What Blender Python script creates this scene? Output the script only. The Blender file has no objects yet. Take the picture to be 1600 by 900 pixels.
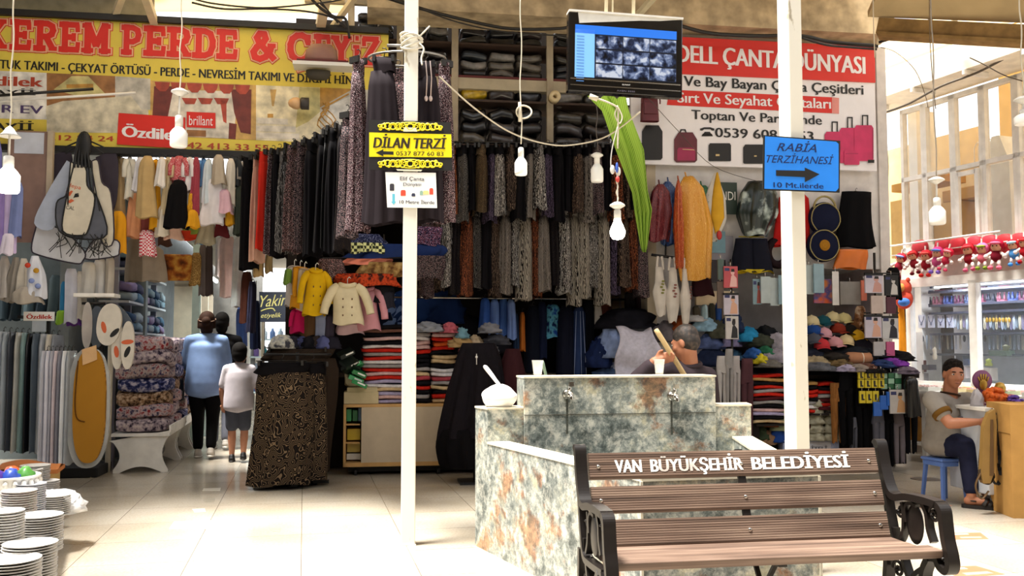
import bpy, bmesh, math, random
from mathutils import Vector, Matrix, noise as mnoise
PI = math.pi
S = bpy.context.scene
COL = S.collection
R = random.Random(7)

# ------------------------------------------------------------------ camera
F = 1450.0
PITCH = math.atan(90 / F)
EYE = 1.28
cam = bpy.data.objects.new('camera', bpy.data.cameras.new('camera'))
COL.objects.link(cam)
cam.location = (0, 0, EYE)
cam.rotation_euler = (PI / 2 + PITCH, 0, 0)
cam.data.sensor_width = 36.0
cam.data.lens = 36.0 * F / 1600
cam.data.clip_end = 200
S.camera = cam
S.view_settings.view_transform = 'Standard'
S.view_settings.look = 'None'
S.view_settings.gamma = 1.0
S.view_settings.use_curve_mapping = False
S.view_settings.exposure = 0.0

# ------------------------------------------------------------------ sky and sun
W = bpy.data.worlds.new('sky'); S.world = W
W.use_nodes = True
bg = W.node_tree.nodes['Background']
bg.inputs[0].default_value = (0.97, 0.98, 1.0, 1)
bg.inputs[1].default_value = 1.95
sun = bpy.data.objects.new('sun', bpy.data.lights.new('sun', 'SUN'))
COL.objects.link(sun)
sun.data.energy = 17.0
sun.data.color = (1.0, 0.97, 0.9)
sun.data.angle = math.radians(14)
sun.rotation_euler = (math.radians(6.5), math.radians(-15), 0)

# ------------------------------------------------------------------ pixel helpers (1600 x 900 photograph -> points in the place)
CP, SP = math.cos(PITCH), math.sin(PITCH)
def ray(px, py):
    a, b = (px - 800) / F, (450 - py) / F
    return Vector((a, CP - b * SP, SP + b * CP))
def U(px, py, Y):
    d = ray(px, py); t = Y / d.y
    return Vector((d.x * t, Y, EYE + d.z * t))
def UF(px, py, z=0.0):
    d = ray(px, py); t = (z - EYE) / d.z
    return Vector((d.x * t, d.y * t, z))
def plane_hit(px, py, o, n):
    d = ray(px, py); c = Vector((0, 0, EYE))
    t = (o - c).dot(n) / d.dot(n)
    return c + d * t
FA = math.radians(8.5)                       # the shop fronts run at this angle
FX = Vector((math.cos(FA), math.sin(FA), 0)); FN = Vector((-math.sin(FA), math.cos(FA), 0))
FO = Vector((0, 9.55, 0))
def Wp(px, py, w=0.0):                       # pixel -> point on the shop front plane, w metres behind it
    return plane_hit(px, py, FO + FN * w, FN)
def Lc(u, w, z):                             # shop front coordinates -> world
    return FO + FX * u + FN * w + Vector((0, 0, z))
def UL(px, py, w=0.0):                       # pixel -> (u, z) on the shop front plane
    p = Wp(px, py, w)
    return (p - FO).dot(FX), p.z

# ------------------------------------------------------------------ materials
MATS = {}
def lin(h):
    if isinstance(h, str):
        h = h.lstrip('#'); c = [int(h[i:i + 2], 16) / 255 for i in (0, 2, 4)]
    else:
        c = list(h)
    return [x / 12.92 if x <= .04045 else ((x + .055) / 1.055) ** 2.4 for x in c] + [1.0]
def newmat(key):
    m = bpy.data.materials.new(key); m.use_nodes = True
    MATS[key] = m
    nt = m.node_tree
    return m, nt, nt.nodes['Principled BSDF']
def M(col, rough=.7, metal=0, key=None, emit=0, alpha=1, trans=0, sheen=0, coat=0, spec=.5, vary=.12, vs=9):
    key = key or f'{col}_{rough}_{metal}_{emit}_{trans}_{alpha}'
    if key in MATS: return MATS[key]
    m, nt, b = newmat(key)
    c = lin(col)
    b.inputs['Base Color'].default_value = c
    b.inputs['Roughness'].default_value = rough
    b.inputs['Metallic'].default_value = metal
    b.inputs['Specular IOR Level'].default_value = spec if rough < .74 else .12
    if vary and not emit and not trans:
        tc = nt.nodes.new('ShaderNodeTexCoord'); n = nt.nodes.new('ShaderNodeTexNoise')
        n.inputs['Scale'].default_value = vs; n.inputs['Detail'].default_value = 4
        nt.links.new(tc.outputs['Object'], n.inputs['Vector'])
        mp = nt.nodes.new('ShaderNodeMapRange')
        mp.inputs[1].default_value = .3; mp.inputs[2].default_value = .7
        mp.inputs[3].default_value = 1 - vary; mp.inputs[4].default_value = 1 + vary * .6
        nt.links.new(n.outputs[0], mp.inputs[0])
        mx = nt.nodes.new('ShaderNodeMix'); mx.data_type = 'RGBA'; mx.blend_type = 'MULTIPLY'
        mx.inputs[0].default_value = 1
        mx.inputs[6].default_value = c
        nt.links.new(mp.outputs[0], mx.inputs[7])
        nt.links.new(mx.outputs[2], b.inputs['Base Color'])
    if emit:
        b.inputs['Emission Color'].default_value = c; b.inputs['Emission Strength'].default_value = emit
    if alpha < 1: b.inputs['Alpha'].default_value = alpha
    if trans:
        b.inputs['Transmission Weight'].default_value = trans; b.inputs['IOR'].default_value = 1.3
    if coat: b.inputs['Coat Weight'].default_value = coat
    if sheen: b.inputs['Sheen Weight'].default_value = sheen
    return m
def vec(nt, scale=(1, 1, 1), rnd=True):
    tc = nt.nodes.new('ShaderNodeTexCoord'); mp = nt.nodes.new('ShaderNodeMapping')
    mp.inputs['Scale'].default_value = scale
    nt.links.new(tc.outputs['Object'], mp.inputs['Vector'])
    if rnd:
        oi = nt.nodes.new('ShaderNodeObjectInfo'); ml = nt.nodes.new('ShaderNodeMath'); ml.operation = 'MULTIPLY'
        ml.inputs[1].default_value = 13; nt.links.new(oi.outputs['Random'], ml.inputs[0])
        nt.links.new(ml.outputs[0], mp.inputs['Location'])
    return mp.outputs[0]
def ramp(nt, src, stops, const=False):
    r = nt.nodes.new('ShaderNodeValToRGB'); e = r.color_ramp.elements
    if const: r.color_ramp.interpolation = 'CONSTANT'
    while len(e) < len(stops): e.new(0.5)
    for x, (p, c) in zip(e, stops): x.position = p; x.color = lin(c)
    nt.links.new(src, r.inputs[0]); return r.outputs[0]
def tex(nt, kind, v, **kw):
    n = nt.nodes.new('ShaderNodeTex' + kind)
    for k, x in kw.items():
        if k in ('wave_type', 'bands_direction', 'rings_direction', 'feature', 'distance', 'wave_profile'): setattr(n, k, x)
        else: n.inputs[k].default_value = x
    nt.links.new(v, n.inputs['Vector']); return n
def pat(key, kind, a, b, sc=20, rough=.8, c=None):
    """printed cloth: kind of print, ground colour a, print colour b (and c)"""
    if key in MATS: return MATS[key]
    m, nt, bs = newmat(key); bs.inputs['Roughness'].default_value = rough
    if rough > .74: bs.inputs['Specular IOR Level'].default_value = .12
    c = c or b
    if kind == 'dots':
        o = tex(nt, 'Voronoi', vec(nt, (sc,) * 3), Randomness=.25).outputs['Distance']; col = ramp(nt, o, [(0, b), (.3, a)], True)
    elif kind == 'floral':
        n = tex(nt, 'Voronoi', vec(nt, (sc,) * 3)); 
        nz = tex(nt, 'Noise', vec(nt, (sc * 2.5,) * 3), Scale=1.0)
        ad = nt.nodes.new('ShaderNodeMath'); ad.operation = 'MULTIPLY_ADD'; ad.inputs[1].default_value = .9
        nt.links.new(nz.outputs[0], ad.inputs[0]); nt.links.new(n.outputs['Distance'], ad.inputs[2])
        col = ramp(nt, ad.outputs[0], [(0, b), (.66, b), (.7, c), (.78, a)], True)
    elif kind == 'leaf':
        n = tex(nt, 'Wave', vec(nt, (sc, sc, sc * .45)), Scale=1.0, Distortion=9, Detail=1.5, **{'Detail Scale': 1.6})
        col = ramp(nt, n.outputs[0], [(0, a), (.77, b), (.92, c)], True)
    elif kind == 'zebra':
        n = tex(nt, 'Wave', vec(nt, (sc * .7, sc * .7, sc * .35)), Scale=1.0, Distortion=7, Detail=.6)
        col = ramp(nt, n.outputs[0], [(0, a), (.5, b)], True)
    elif kind == 'swirl':
        n = tex(nt, 'Noise', vec(nt, (sc, sc, sc * .8)), Scale=.35, Detail=1.0)
        ml = nt.nodes.new('ShaderNodeMath'); ml.operation = 'MULTIPLY'; ml.inputs[1].default_value = 17; nt.links.new(n.outputs[0], ml.inputs[0])
        fr = nt.nodes.new('ShaderNodeMath'); fr.operation = 'FRACT'; nt.links.new(ml.outputs[0], fr.inputs[0])
        col = ramp(nt, fr.outputs[0], [(0, a), (.68, b), (.93, a)], True)
    elif kind == 'speck':
        n = tex(nt, 'Voronoi', vec(nt, (sc,) * 3)); col = ramp(nt, n.outputs['Distance'], [(0, b), (.16, a)], True)
    elif kind == 'leopard':
        n = tex(nt, 'Voronoi', vec(nt, (sc,) * 3), feature='SMOOTH_F1'); col = ramp(nt, n.outputs['Distance'], [(0, b), (.25, a), (.55, c)], True)
    elif kind == 'check':
        n = nt.nodes.new('ShaderNodeTexChecker'); n.inputs['Scale'].default_value = sc
        n.inputs[1].default_value = lin(a); n.inputs[2].default_value = lin(b)
        nt.links.new(vec(nt, (1, 1, 1), False), n.inputs['Vector']); col = n.outputs[0]
    elif kind == 'stripe':
        n = tex(nt, 'Wave', vec(nt, (0, 0, sc)), Scale=1.0, bands_direction='Z'); col = ramp(nt, n.outputs[0], [(0, a), (.5, b)], True)
    elif kind == 'vstripe':
        n = tex(nt, 'Wave', vec(nt, (sc, 0, 0)), Scale=1.0, bands_direction='X'); col = ramp(nt, n.outputs[0], [(0, a), (.5, b)], True)
    elif kind == 'mottle':
        n = tex(nt, 'Noise', vec(nt, (sc,) * 3), Scale=1.0, Detail=5.0); col = ramp(nt, n.outputs[0], [(.36, a), (.5, b), (.64, c)])
    elif kind == 'weave':
        n = tex(nt, 'Wave', vec(nt, (sc, sc, sc)), Scale=1.0, Distortion=2, Detail=2); col = ramp(nt, n.outputs[0], [(.2, a), (.8, b)])
    nt.links.new(col, bs.inputs['Base Color'])
    return m

# ------------------------------------------------------------------ mesh builder
class MB:
    def __init__(s): s.v = []; s.f = []; s.m = []; s.sm = []
    def add(s, vs, fs, mi=0, smooth=False):
        o = len(s.v); s.v += [tuple(x) for x in vs]
        for f in fs: s.f.append(tuple(i + o for i in f)); s.m.append(mi); s.sm.append(smooth)
        return s
    def box(s, c, d, rz=0, mi=0, rot=None):
        x, y, z = (k / 2 for k in d)
        p = [Vector((a * x, b * y, e * z)) for a in (-1, 1) for b in (-1, 1) for e in (-1, 1)]
        mt = rot if rot is not None else Matrix.Rotation(rz, 3, 'Z')
        c = Vector(c); p = [mt @ q + c for q in p]
        return s.add(p, [(0, 1, 3, 2), (4, 6, 7, 5), (0, 4, 5, 1), (2, 3, 7, 6), (0, 2, 6, 4), (1, 5, 7, 3)], mi)
    def bar(s, a, b, w, h=None, mi=0):
        a, b = Vector(a), Vector(b); d = b - a; h = h or w
        q = d.to_track_quat('X', 'Z').to_matrix()
        return s.box((a + b) / 2, (d.length, w, h), rot=q, mi=mi)
    def tube(s, pts, r, n=8, closed=False, mi=0, cap=True, flat=1.0):
        pts = [Vector(p) for p in pts]; k = len(pts)
        rr = r if isinstance(r, (list, tuple)) else [r] * k
        vs, fs = [], []; prev = None
        for i, p in enumerate(pts):
            if closed: d = pts[(i + 1) % k] - pts[i - 1]
            else: d = pts[min(i + 1, k - 1)] - pts[max(i - 1, 0)]
            if d.length < 1e-9: d = Vector((0, 0, 1))
            d.normalize()
            if prev is None:
                up = Vector((0, 0, 1)) if abs(d.z) < .9 else Vector((1, 0, 0))
                x = d.cross(up).normalized()
            else:
                x = (prev - d * prev.dot(d))
                x = x.normalized() if x.length > 1e-6 else d.orthogonal().normalized()
            prev = x; y = d.cross(x)
            for j in range(n):
                a = 2 * PI * j / n
                vs.append(p + (x * math.cos(a) + y * math.sin(a) * flat) * rr[i])
        for i in range(k if closed else k - 1):
            for j in range(n):
                a, b = i * n + j, i * n + (j + 1) % n
                c, d2 = ((i + 1) % k) * n + (j + 1) % n, ((i + 1) % k) * n + j
                fs.append((a, b, c, d2))
        if cap and not closed:
            fs.append(tuple(range(n - 1, -1, -1))); fs.append(tuple((k - 1) * n + j for j in range(n)))
        return s.add(vs, fs, mi, True)
    def lathe(s, prof, n=20, c=(0, 0, 0), mi=0, sx=1, sy=1, cap=True):
        vs, fs = [], []; c = Vector(c); k = len(prof)
        for r, z in prof:
            for j in range(n):
                a = 2 * PI * j / n; vs.append(c + Vector((r * sx * math.cos(a), r * sy * math.sin(a), z)))
        for i in range(k - 1):
            for j in range(n): fs.append((i * n + j, i * n + (j + 1) % n, (i + 1) * n + (j + 1) % n, (i + 1) * n + j))
        if cap:
            if prof[0][0] > 1e-4: fs.append(tuple(range(n - 1, -1, -1)))
            if prof[-1][0] > 1e-4: fs.append(tuple((k - 1) * n + j for j in range(n)))
        return s.add(vs, fs, mi, True)
    def ell(s, c, r, n=16, k=10, mi=0, rot=None, e=1.0):
        c = Vector(c); r = (r,) * 3 if not isinstance(r, (tuple, list)) else r
        pw = lambda q: math.copysign(abs(q) ** e, q)
        vs = []
        for i in range(k + 1):
            t = -PI / 2 + PI * i / k
            for j in range(n):
                a = 2 * PI * j / n
                p = Vector((r[0] * pw(math.cos(t)) * pw(math.cos(a)), r[1] * pw(math.cos(t)) * pw(math.sin(a)), r[2] * pw(math.sin(t))))
                if rot is not None: p = rot @ p
                vs.append(c + p)
        fs = [(i * n + j, i * n + (j + 1) % n, (i + 1) * n + (j + 1) % n, (i + 1) * n + j) for i in range(k) for j in range(n)]
        return s.add(vs, fs, mi, True)
    def prism(s, poly, t0, t1, axis='y', mi=0, smooth=False):
        n = len(poly)
        def P(a, b, t): return {'y': (a, t, b), 'x': (t, a, b), 'z': (a, b, t)}[axis]
        vs = [P(a, b, t0) for a, b in poly] + [P(a, b, t1) for a, b in poly]
        fs = [tuple(range(n)), tuple(range(2 * n - 1, n - 1, -1))]
        s.add(vs, fs, mi, False)
        return s.add(vs, [(i, i + n, (i + 1) % n + n, (i + 1) % n) for i in range(n)], mi, smooth)
    def grid(s, fn, nu, nv, closed=False, mi=0, smooth=True):
        k = nu if closed else nu + 1
        vs = [fn(i / nu, j / nv) for j in range(nv + 1) for i in range(k)]
        fs = []
        for j in range(nv):
            for i in range(nu):
                a, b = j * k + i, j * k + (i + 1) % k
                fs.append((a, b, b + k, a + k))
        return s.add(vs, fs, mi, smooth)
    def sheet(s, fn, nu, nv, th=.004, mi=0):
        """a cloth with thickness: grid offset along its normals and closed round the rim"""
        g = [[Vector(fn(i / nu, j / nv)) for i in range(nu + 1)] for j in range(nv + 1)]
        vs, bk = [], []
        for j in range(nv + 1):
            for i in range(nu + 1):
                du = g[j][min(i + 1, nu)] - g[j][max(i - 1, 0)]; dv = g[min(j + 1, nv)][i] - g[max(j - 1, 0)][i]
                nn = du.cross(dv); nn = nn.normalized() if nn.length > 1e-9 else Vector((0, -1, 0))
                vs.append(g[j][i]); bk.append(g[j][i] - nn * th)
        k = nu + 1; N = len(vs); fs = []
        for j in range(nv):
            for i in range(nu):
                a = j * k + i; fs.append((a, a + 1, a + 1 + k, a + k)); fs.append((N + a, N + a + k, N + a + 1 + k, N + a + 1))
        rim = [i for i in range(k)] + [j * k + nu for j in range(1, nv + 1)] + [nv * k + i for i in range(nu - 1, -1, -1)] + [j * k for j in range(nv - 1, 0, -1)]
        for a, b in zip(rim, rim[1:] + rim[:1]): fs.append((a, N + a, N + b, b))
        return s.add(vs + bk, fs, mi, True)
    def join(s, o, mt=None, mi=0):
        b = len(s.v); s.v += [tuple(mt @ Vector(p)) if mt is not None else p for p in o.v]
        s.f += [tuple(i + b for i in f) for f in o.f]; s.m += [x + mi for x in o.m]; s.sm += o.sm
        return s
    def mesh(s, name, mats, bev=0):
        me = bpy.data.meshes.new(name); me.from_pydata(s.v, [], s.f)
        for m in (mats if isinstance(mats, (list, tuple)) else [mats]): me.materials.append(m)
        me.polygons.foreach_set('material_index', s.m); me.polygons.foreach_set('use_smooth', s.sm)
        bm = bmesh.new(); bm.from_mesh(me)
        if bev: bmesh.ops.bevel(bm, geom=bm.edges[:], offset=bev, segments=2, affect='EDGES', profile=.5, clamp_overlap=True)
        bmesh.ops.recalc_face_normals(bm, faces=bm.faces[:])
        bm.to_mesh(me); bm.free(); me.update()
        return me

def fuse(mb, voxel=.008, smooth=6, fac=.5):
    """melt a set of closed volumes into one continuous skin"""
    me = mb.mesh('fused', [])
    o = bpy.data.objects.new('fused', me); COL.objects.link(o)
    r = o.modifiers.new('r', 'REMESH'); r.mode = 'VOXEL'; r.voxel_size = voxel
    if smooth:
        sm = o.modifiers.new('s', 'SMOOTH'); sm.factor = fac; sm.iterations = smooth
    dg = bpy.context.evaluated_depsgraph_get(); dg.update()
    out = bpy.data.meshes.new_from_object(o.evaluated_get(dg))
    bpy.data.objects.remove(o); bpy.data.meshes.remove(me)
    out.polygons.foreach_set('use_smooth', [True] * len(out.polygons))
    out.materials.clear()
    return out

# ------------------------------------------------------------------ scene objects
def link(name, data, loc=(0, 0, 0), rz=0, parent=None):
    o = bpy.data.objects.new(name, data); COL.objects.link(o)
    o.location = loc
    if isinstance(rz, (tuple, list)): o.rotation_euler = rz
    else: o.rotation_euler = (0, 0, rz)
    if parent is not None: o.parent = parent
    return o
def tag(o, label, cat, group=None, kind=None):
    o['label'] = label; o['category'] = cat
    if group: o['group'] = group
    if kind: o['kind'] = kind
    return o
def T(name, label, cat, loc=(0, 0, 0), rz=0, group=None):
    return tag(link(name, None, loc, rz), label, cat, group)
def P(name, mb, mat, parent, label=None, bev=0, kind=None):
    me = mb.mesh(name, mat, bev) if isinstance(mb, MB) else mb
    if not isinstance(mb, MB):
        me.materials.clear()
        for m in (mat if isinstance(mat, (list, tuple)) else [mat]): me.materials.append(m)
    o = link(name, me, parent=parent)
    if label: o['label'] = label
    if kind: o['kind'] = kind
    return o
def one(name, mb, mat, label, cat, loc=(0, 0, 0), rz=0, group=None, bev=0, kind=None):
    return tag(link(name, mb.mesh(name, mat, bev), loc, rz), label, cat, group, kind)
def ST(name, mb, mat, loc=(0, 0, 0), rz=0, parent=None, bev=0):
    o = link(name, mb.mesh(name, mat, bev), loc, rz, parent)
    if parent is None: o['kind'] = 'structure'
    return o
def dup(r, loc=None, rz=None, label=None, group=None, mats=None):
    """a copy of a thing with copies of its parts and sub-parts"""
    c = r.copy(); COL.objects.link(c)
    if loc is not None: c.location = loc
    if rz is not None: c.rotation_euler = (0, 0, rz) if not isinstance(rz, (tuple, list)) else rz
    if label: c['label'] = label
    if group: c['group'] = group
    def kids(a, b):
        for ch in [x for x in a.children]:
            if ch.name == b.name: continue
            k = ch.copy(); COL.objects.link(k); k.parent = b; kids(ch, k)
    kids(r, c)
    return c
ORD = 'first second third fourth fifth sixth seventh eighth ninth tenth eleventh twelfth thirteenth fourteenth fifteenth sixteenth seventeenth eighteenth nineteenth twentieth'.split()
def on(i): return ORD[i] if i < 20 else 'twenty-' + ORD[i - 20]

# ------------------------------------------------------------------ lettering
FCUR = {}
def text_mesh(s, bold=0, shear=0):
    push = max(0, bold - .006) * 1.6; bold = 0
    cu = bpy.data.curves.new('text', 'FONT'); cu.body = s; cu.size = 1; cu.offset = bold; cu.shear = shear; cu.resolution_u = 3
    o = bpy.data.objects.new('text', cu); COL.objects.link(o)
    dg = bpy.context.evaluated_depsgraph_get(); dg.update()
    me = bpy.data.meshes.new_from_object(o.evaluated_get(dg))
    bpy.data.objects.remove(o); bpy.data.curves.remove(cu)
    if push:                                 # heavier strokes: the outline pushed to both sides
        b = MB()
        for i, dx in enumerate((-push, 0, push)): b.add([(v.co.x + dx, v.co.y, i * .0002) for v in me.vertices], [tuple(p.vertices) for p in me.polygons])
        bpy.data.meshes.remove(me); me = b.mesh('text', [])
    return me
def txt(parent, name, s, mat, x0, x1, z0, z1, y, bold=.012, shear=0, slope=0, depth=.0015, cap=None):
    """lettering fitted to a box on the plane y (facing -y); slope = dz/dx of its base line"""
    me = text_mesh(s, bold, shear)
    xs = [v.co.x for v in me.vertices]; ys = [v.co.y for v in me.vertices]
    ax, bx = min(xs), max(xs)
    ay, by = (min(ys), max(ys)) if cap is None else cap
    out = MB(); vs = []
    for v in me.vertices:
        x = x0 + (v.co.x - ax) / (bx - ax) * (x1 - x0); z = z0 + (v.co.y - ay) / (by - ay) * (z1 - z0)
        vs.append((x, y - v.co.z, z + slope * (x - x0)))
    out.add(vs, [tuple(p.vertices) for p in me.polygons])
    bpy.data.meshes.remove(me)
    return P(name, out, mat, parent)
CAPS = (0.0, .72)                            # letter box of plain capitals (base line, cap height)

# ------------------------------------------------------------------ cloth shapes
def drape(w, d, h, prof=((0, .7), (.12, 1), (1, 1.08)), folds=6, amp=.1, seed=0, hem=.012, n=40, k=12, top=True, mb=None, c=(0, 0, 0)):
    """a hung garment: flattened tube hanging from z = 0 down to -h, folds growing towards the hem"""
    mb = mb or MB(); r = random.Random(seed); ph = r.random() * 6; ph2 = r.random() * 6
    def sc(t):
        for (a, x), (b, y) in zip(prof, prof[1:]):
            if t <= b: return x + (y - x) * (t - a) / max(b - a, 1e-6)
        return prof[-1][1]
    def fn(u, v):
        a = 2 * PI * u; s = sc(v)
        f = 1 + amp * min(1, v * 2.2 + .15) * (math.sin(folds * a + ph + v * 1.3) + .5 * math.sin((folds * 2 + 1) * a + ph2))
        x = w / 2 * s * math.cos(a) * (1 + (f - 1) * .35); y = d / 2 * s * math.sin(a) * f
        x += .06 * w * math.sin(3 * v + ph)
        z = -h * v + (hem * math.sin(3 * a + ph2) if v == 1 else 0)
        return (c[0] + x, c[1] + y, c[2] + z)
    mb.grid(fn, n, k, closed=True)
    if top:
        o = len(mb.v) - n * (k + 1)
        mb.f.append(tuple(range(o, o + n))); mb.m.append(0); mb.sm.append(False)
    return mb
def folded(w, d, h, seed=0, notch=True):
    """a folded garment lying flat, its fold towards -y; origin at the middle of its underside"""
    r = random.Random(seed); mb = MB(); n = 28; k = 10
    ph = [r.random() * 6 for _ in range(4)]; e = .28
    pw = lambda q, ex: math.copysign(abs(q) ** ex, q)
    vs = []
    for i in range(k + 1):
        t = -PI / 2 + PI * i / k
        sz = pw(math.sin(t), .6); cr = pw(math.cos(t), .45)
        if notch and abs(i - k / 2) < .6: cr *= .965
        for j in range(n):
            a = 2 * PI * j / n
            x = w / 2 * cr * pw(math.cos(a), e); y = d / 2 * cr * pw(math.sin(a), e)
            z = h / 2 * (1 + sz) + h * .22 * math.sin(x / w * 5 + ph[0]) * math.sin(y / d * 4 + ph[1])
            x *= 1 + .035 * math.sin(z * 60 + ph[2]); y *= 1 + .03 * math.sin(x * 21 + ph[3])
            vs.append((x, y, z))
    fs = [(i * n + j, i * n + (j + 1) % n, (i + 1) * n + (j + 1) % n, (i + 1) * n + j) for i in range(k) for j in range(n)]
    return mb.add(vs, fs, 0, True)
def crumple(w, d, h, seed=0, fine=1.0, n=26, k=10, amp=.28):
    """a garment dropped in a heap: lumpy closed dome standing on z = 0"""
    mb = MB(); off = Vector((seed * 3.7, seed * 1.3, seed * 2.1))
    vs = []
    for i in range(k + 1):
        t = PI / 2 * i / k
        for j in range(n):
            a = 2 * PI * j / n
            p = Vector((math.cos(a) * math.cos(t), math.sin(a) * math.cos(t), math.sin(t)))
            q = p * 2.2 * fine + off
            f = 1 + amp * mnoise.noise(q) + .12 * math.sin(9 * mnoise.noise(q * .7) + 4 * a)
            vs.append((p.x * w / 2 * f, p.y * d / 2 * f, max(0, p.z * h * (.75 + .35 * f) )))
    fs = [(i * n + j, i * n + (j + 1) % n, (i + 1) * n + (j + 1) % n, (i + 1) * n + j) for i in range(k) for j in range(n)]
    fs.append(tuple(range(n - 1, -1, -1)))
    return mb.add(vs, fs, 0, True)
def arc(cx, cz, r, a0, a1, n=10, rx=None):
    rx = rx or r
    return [(cx + rx * math.cos(math.radians(a0 + (a1 - a0) * i / n)), cz + r * math.sin(math.radians(a0 + (a1 - a0) * i / n))) for i in range(n + 1)]
def sag(a, b, drop, n=12):
    a, b = Vector(a), Vector(b)
    return [a.lerp(b, i / n) - Vector((0, 0, drop * 4 * (i / n) * (1 - i / n))) for i in range(n + 1)]
def smooth_path(pts, n=6):
    """Catmull-Rom through the points"""
    pts = [Vector(p) for p in pts]; out = []
    for i in range(len(pts) - 1):
        p0, p1, p2, p3 = pts[max(i - 1, 0)], pts[i], pts[i + 1], pts[min(i + 2, len(pts) - 1)]
        for j in range(n):
            t = j / n
            out.append(.5 * ((2 * p1) + (p2 - p0) * t + (2 * p0 - 5 * p1 + 4 * p2 - p3) * t * t + (3 * p1 - p0 - 3 * p2 + p3) * t ** 3))
    return out + [pts[-1]]
WHITE = M('#e8e4dc', .5, key='white_paint')
BLACK = M('#0c0b0c', .6, key='black_plain')
IRON = M('#1a1513', .38, .35, key='painted_iron')
CHROME = M('#c9c6c0', .18, 1, key='chrome', vary=0)
CREAM = M('#cfc4ae', .7, key='cream_paint')
WOODL = M('#c79a5c', .5, key='light_wood')
CARD = M('#b98d50', .85, key='cardboard')
BLKCLOTH = M('#070608', .9, key='black_cloth')
PLWHITE = M('#dedbd4', .35, key='white_plastic', vary=.03)
# ================================================================== THE PLACE ITSELF
# floor: polished terrazzo tiles laid at 12 degrees
TA = math.radians(12.6)
def floor_mat():
    m, nt, b = newmat('terrazzo')
    tc = nt.nodes.new('ShaderNodeTexCoord')
    br = nt.nodes.new('ShaderNodeTexBrick'); br.offset = 0.0; br.squash = 1
    br.inputs['Scale'].default_value = 1.0; br.inputs['Brick Width'].default_value = .655; br.inputs['Row Height'].default_value = .655
    br.inputs['Mortar Size'].default_value = .0022; br.inputs['Mortar Smooth'].default_value = .1; br.inputs['Bias'].default_value = 0
    br.inputs[1].default_value = lin('#bdb5a8'); br.inputs[2].default_value = lin('#b4ab9d'); br.inputs[3].default_value = lin('#6d6154')
    nt.links.new(tc.outputs['Object'], br.inputs['Vector'])
    n1 = tex(nt, 'Noise', tc.outputs['Object'], Scale=60.0, Detail=3.0)
    n2 = tex(nt, 'Noise', tc.outputs['Object'], Scale=1.3, Detail=5.0)
    c1 = ramp(nt, n1.outputs[0], [(.35, '#e2dccf'), (.6, '#ffffff')])
    c2 = ramp(nt, n2.outputs[0], [(.3, '#e0d6c4'), (.62, '#ffffff')])
    def mul(a, c, f):
        x = nt.nodes.new('ShaderNodeMix'); x.data_type = 'RGBA'; x.blend_type = 'MULTIPLY'; x.inputs[0].default_value = f
        nt.links.new(a, x.inputs[6]); nt.links.new(c, x.inputs[7]); return x.outputs[2]
    nt.links.new(mul(mul(br.outputs[0], c1, .55), c2, .6), b.inputs['Base Color'])
    rr = nt.nodes.new('ShaderNodeMapRange'); rr.inputs[3].default_value = .1; rr.inputs[4].default_value = .26
    nt.links.new(n2.outputs[0], rr.inputs[0]); nt.links.new(rr.outputs[0], b.inputs['Roughness'])
    return m
mb = MB(); mb.box((0, 11, -.05), (40, 46, .1))
ST('floor', mb, floor_mat(), rz=TA)

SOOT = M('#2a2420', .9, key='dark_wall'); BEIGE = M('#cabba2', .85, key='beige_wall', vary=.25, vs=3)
WALLW = M('#d6d0cb', .7, key='white_wall'); TAN = M('#c2aa80', .85, key='tan_roof', vary=.2, vs=2)
def faceroot(px0, py0, w):
    u, z = UL(px0, py0, w); return Lc(u, w, z), u, z
# back of the centre shop, its sides and ceiling
uL, _ = UL(462, 500, 0); uR, _ = UL(1012, 500, 0); uE, _ = UL(1378, 300, 0)
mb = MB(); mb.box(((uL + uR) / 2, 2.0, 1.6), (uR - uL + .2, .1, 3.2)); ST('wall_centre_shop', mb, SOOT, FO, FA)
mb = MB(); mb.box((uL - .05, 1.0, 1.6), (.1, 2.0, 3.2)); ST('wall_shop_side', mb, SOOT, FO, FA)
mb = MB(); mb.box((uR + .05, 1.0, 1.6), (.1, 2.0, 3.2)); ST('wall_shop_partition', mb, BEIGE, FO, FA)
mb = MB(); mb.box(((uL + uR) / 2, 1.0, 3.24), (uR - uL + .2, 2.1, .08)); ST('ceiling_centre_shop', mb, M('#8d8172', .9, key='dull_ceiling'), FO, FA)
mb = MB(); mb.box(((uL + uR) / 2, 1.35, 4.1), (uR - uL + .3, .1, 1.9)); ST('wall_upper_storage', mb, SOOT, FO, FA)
# white front wall of the bag shop on the right: panel above, opening below
_, zo = UL(1200, 418, 0)
u1, _ = UL(1056, 300, 0); u2, _ = UL(1290, 300, 0)
mb = MB()
mb.box(((uR + uE) / 2, .08, (zo + 4.7) / 2), (uE - uR, .12, 4.7 - zo))
mb.box(((uR + u1) / 2, .08, zo / 2), (u1 - uR, .12, zo))
ST('wall_bag_shop', mb, WALLW, FO, FA)
mb = MB(); mb.box(((uR + uE) / 2, 1.1, 1.4), (uE - uR, .1, 2.8)); ST('wall_bag_shop_back', mb, M('#b9b6b8', .7, key='shop_grey'), FO, FA)
mb = MB(); mb.box(((uR + uE) / 2, .6, zo + .04), (uE - uR, 1.0, .06)); ST('ceiling_bag_shop', mb, WALLW, FO, FA)
mb = MB(); mb.box((uE + .0, .65, 1.4), (.08, 1.0, 2.8)); ST('wall_bag_shop_side', mb, M('#b9a8a8', .7, key='shop_rose'), FO, FA)
mb = MB(); mb.box((uE + .02, .1, 2.3), (.11, .22, 4.6)); ST('pillar_front', mb, M('#cdc6c0', .6, key='pillar_paint'), FO, FA)
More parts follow.
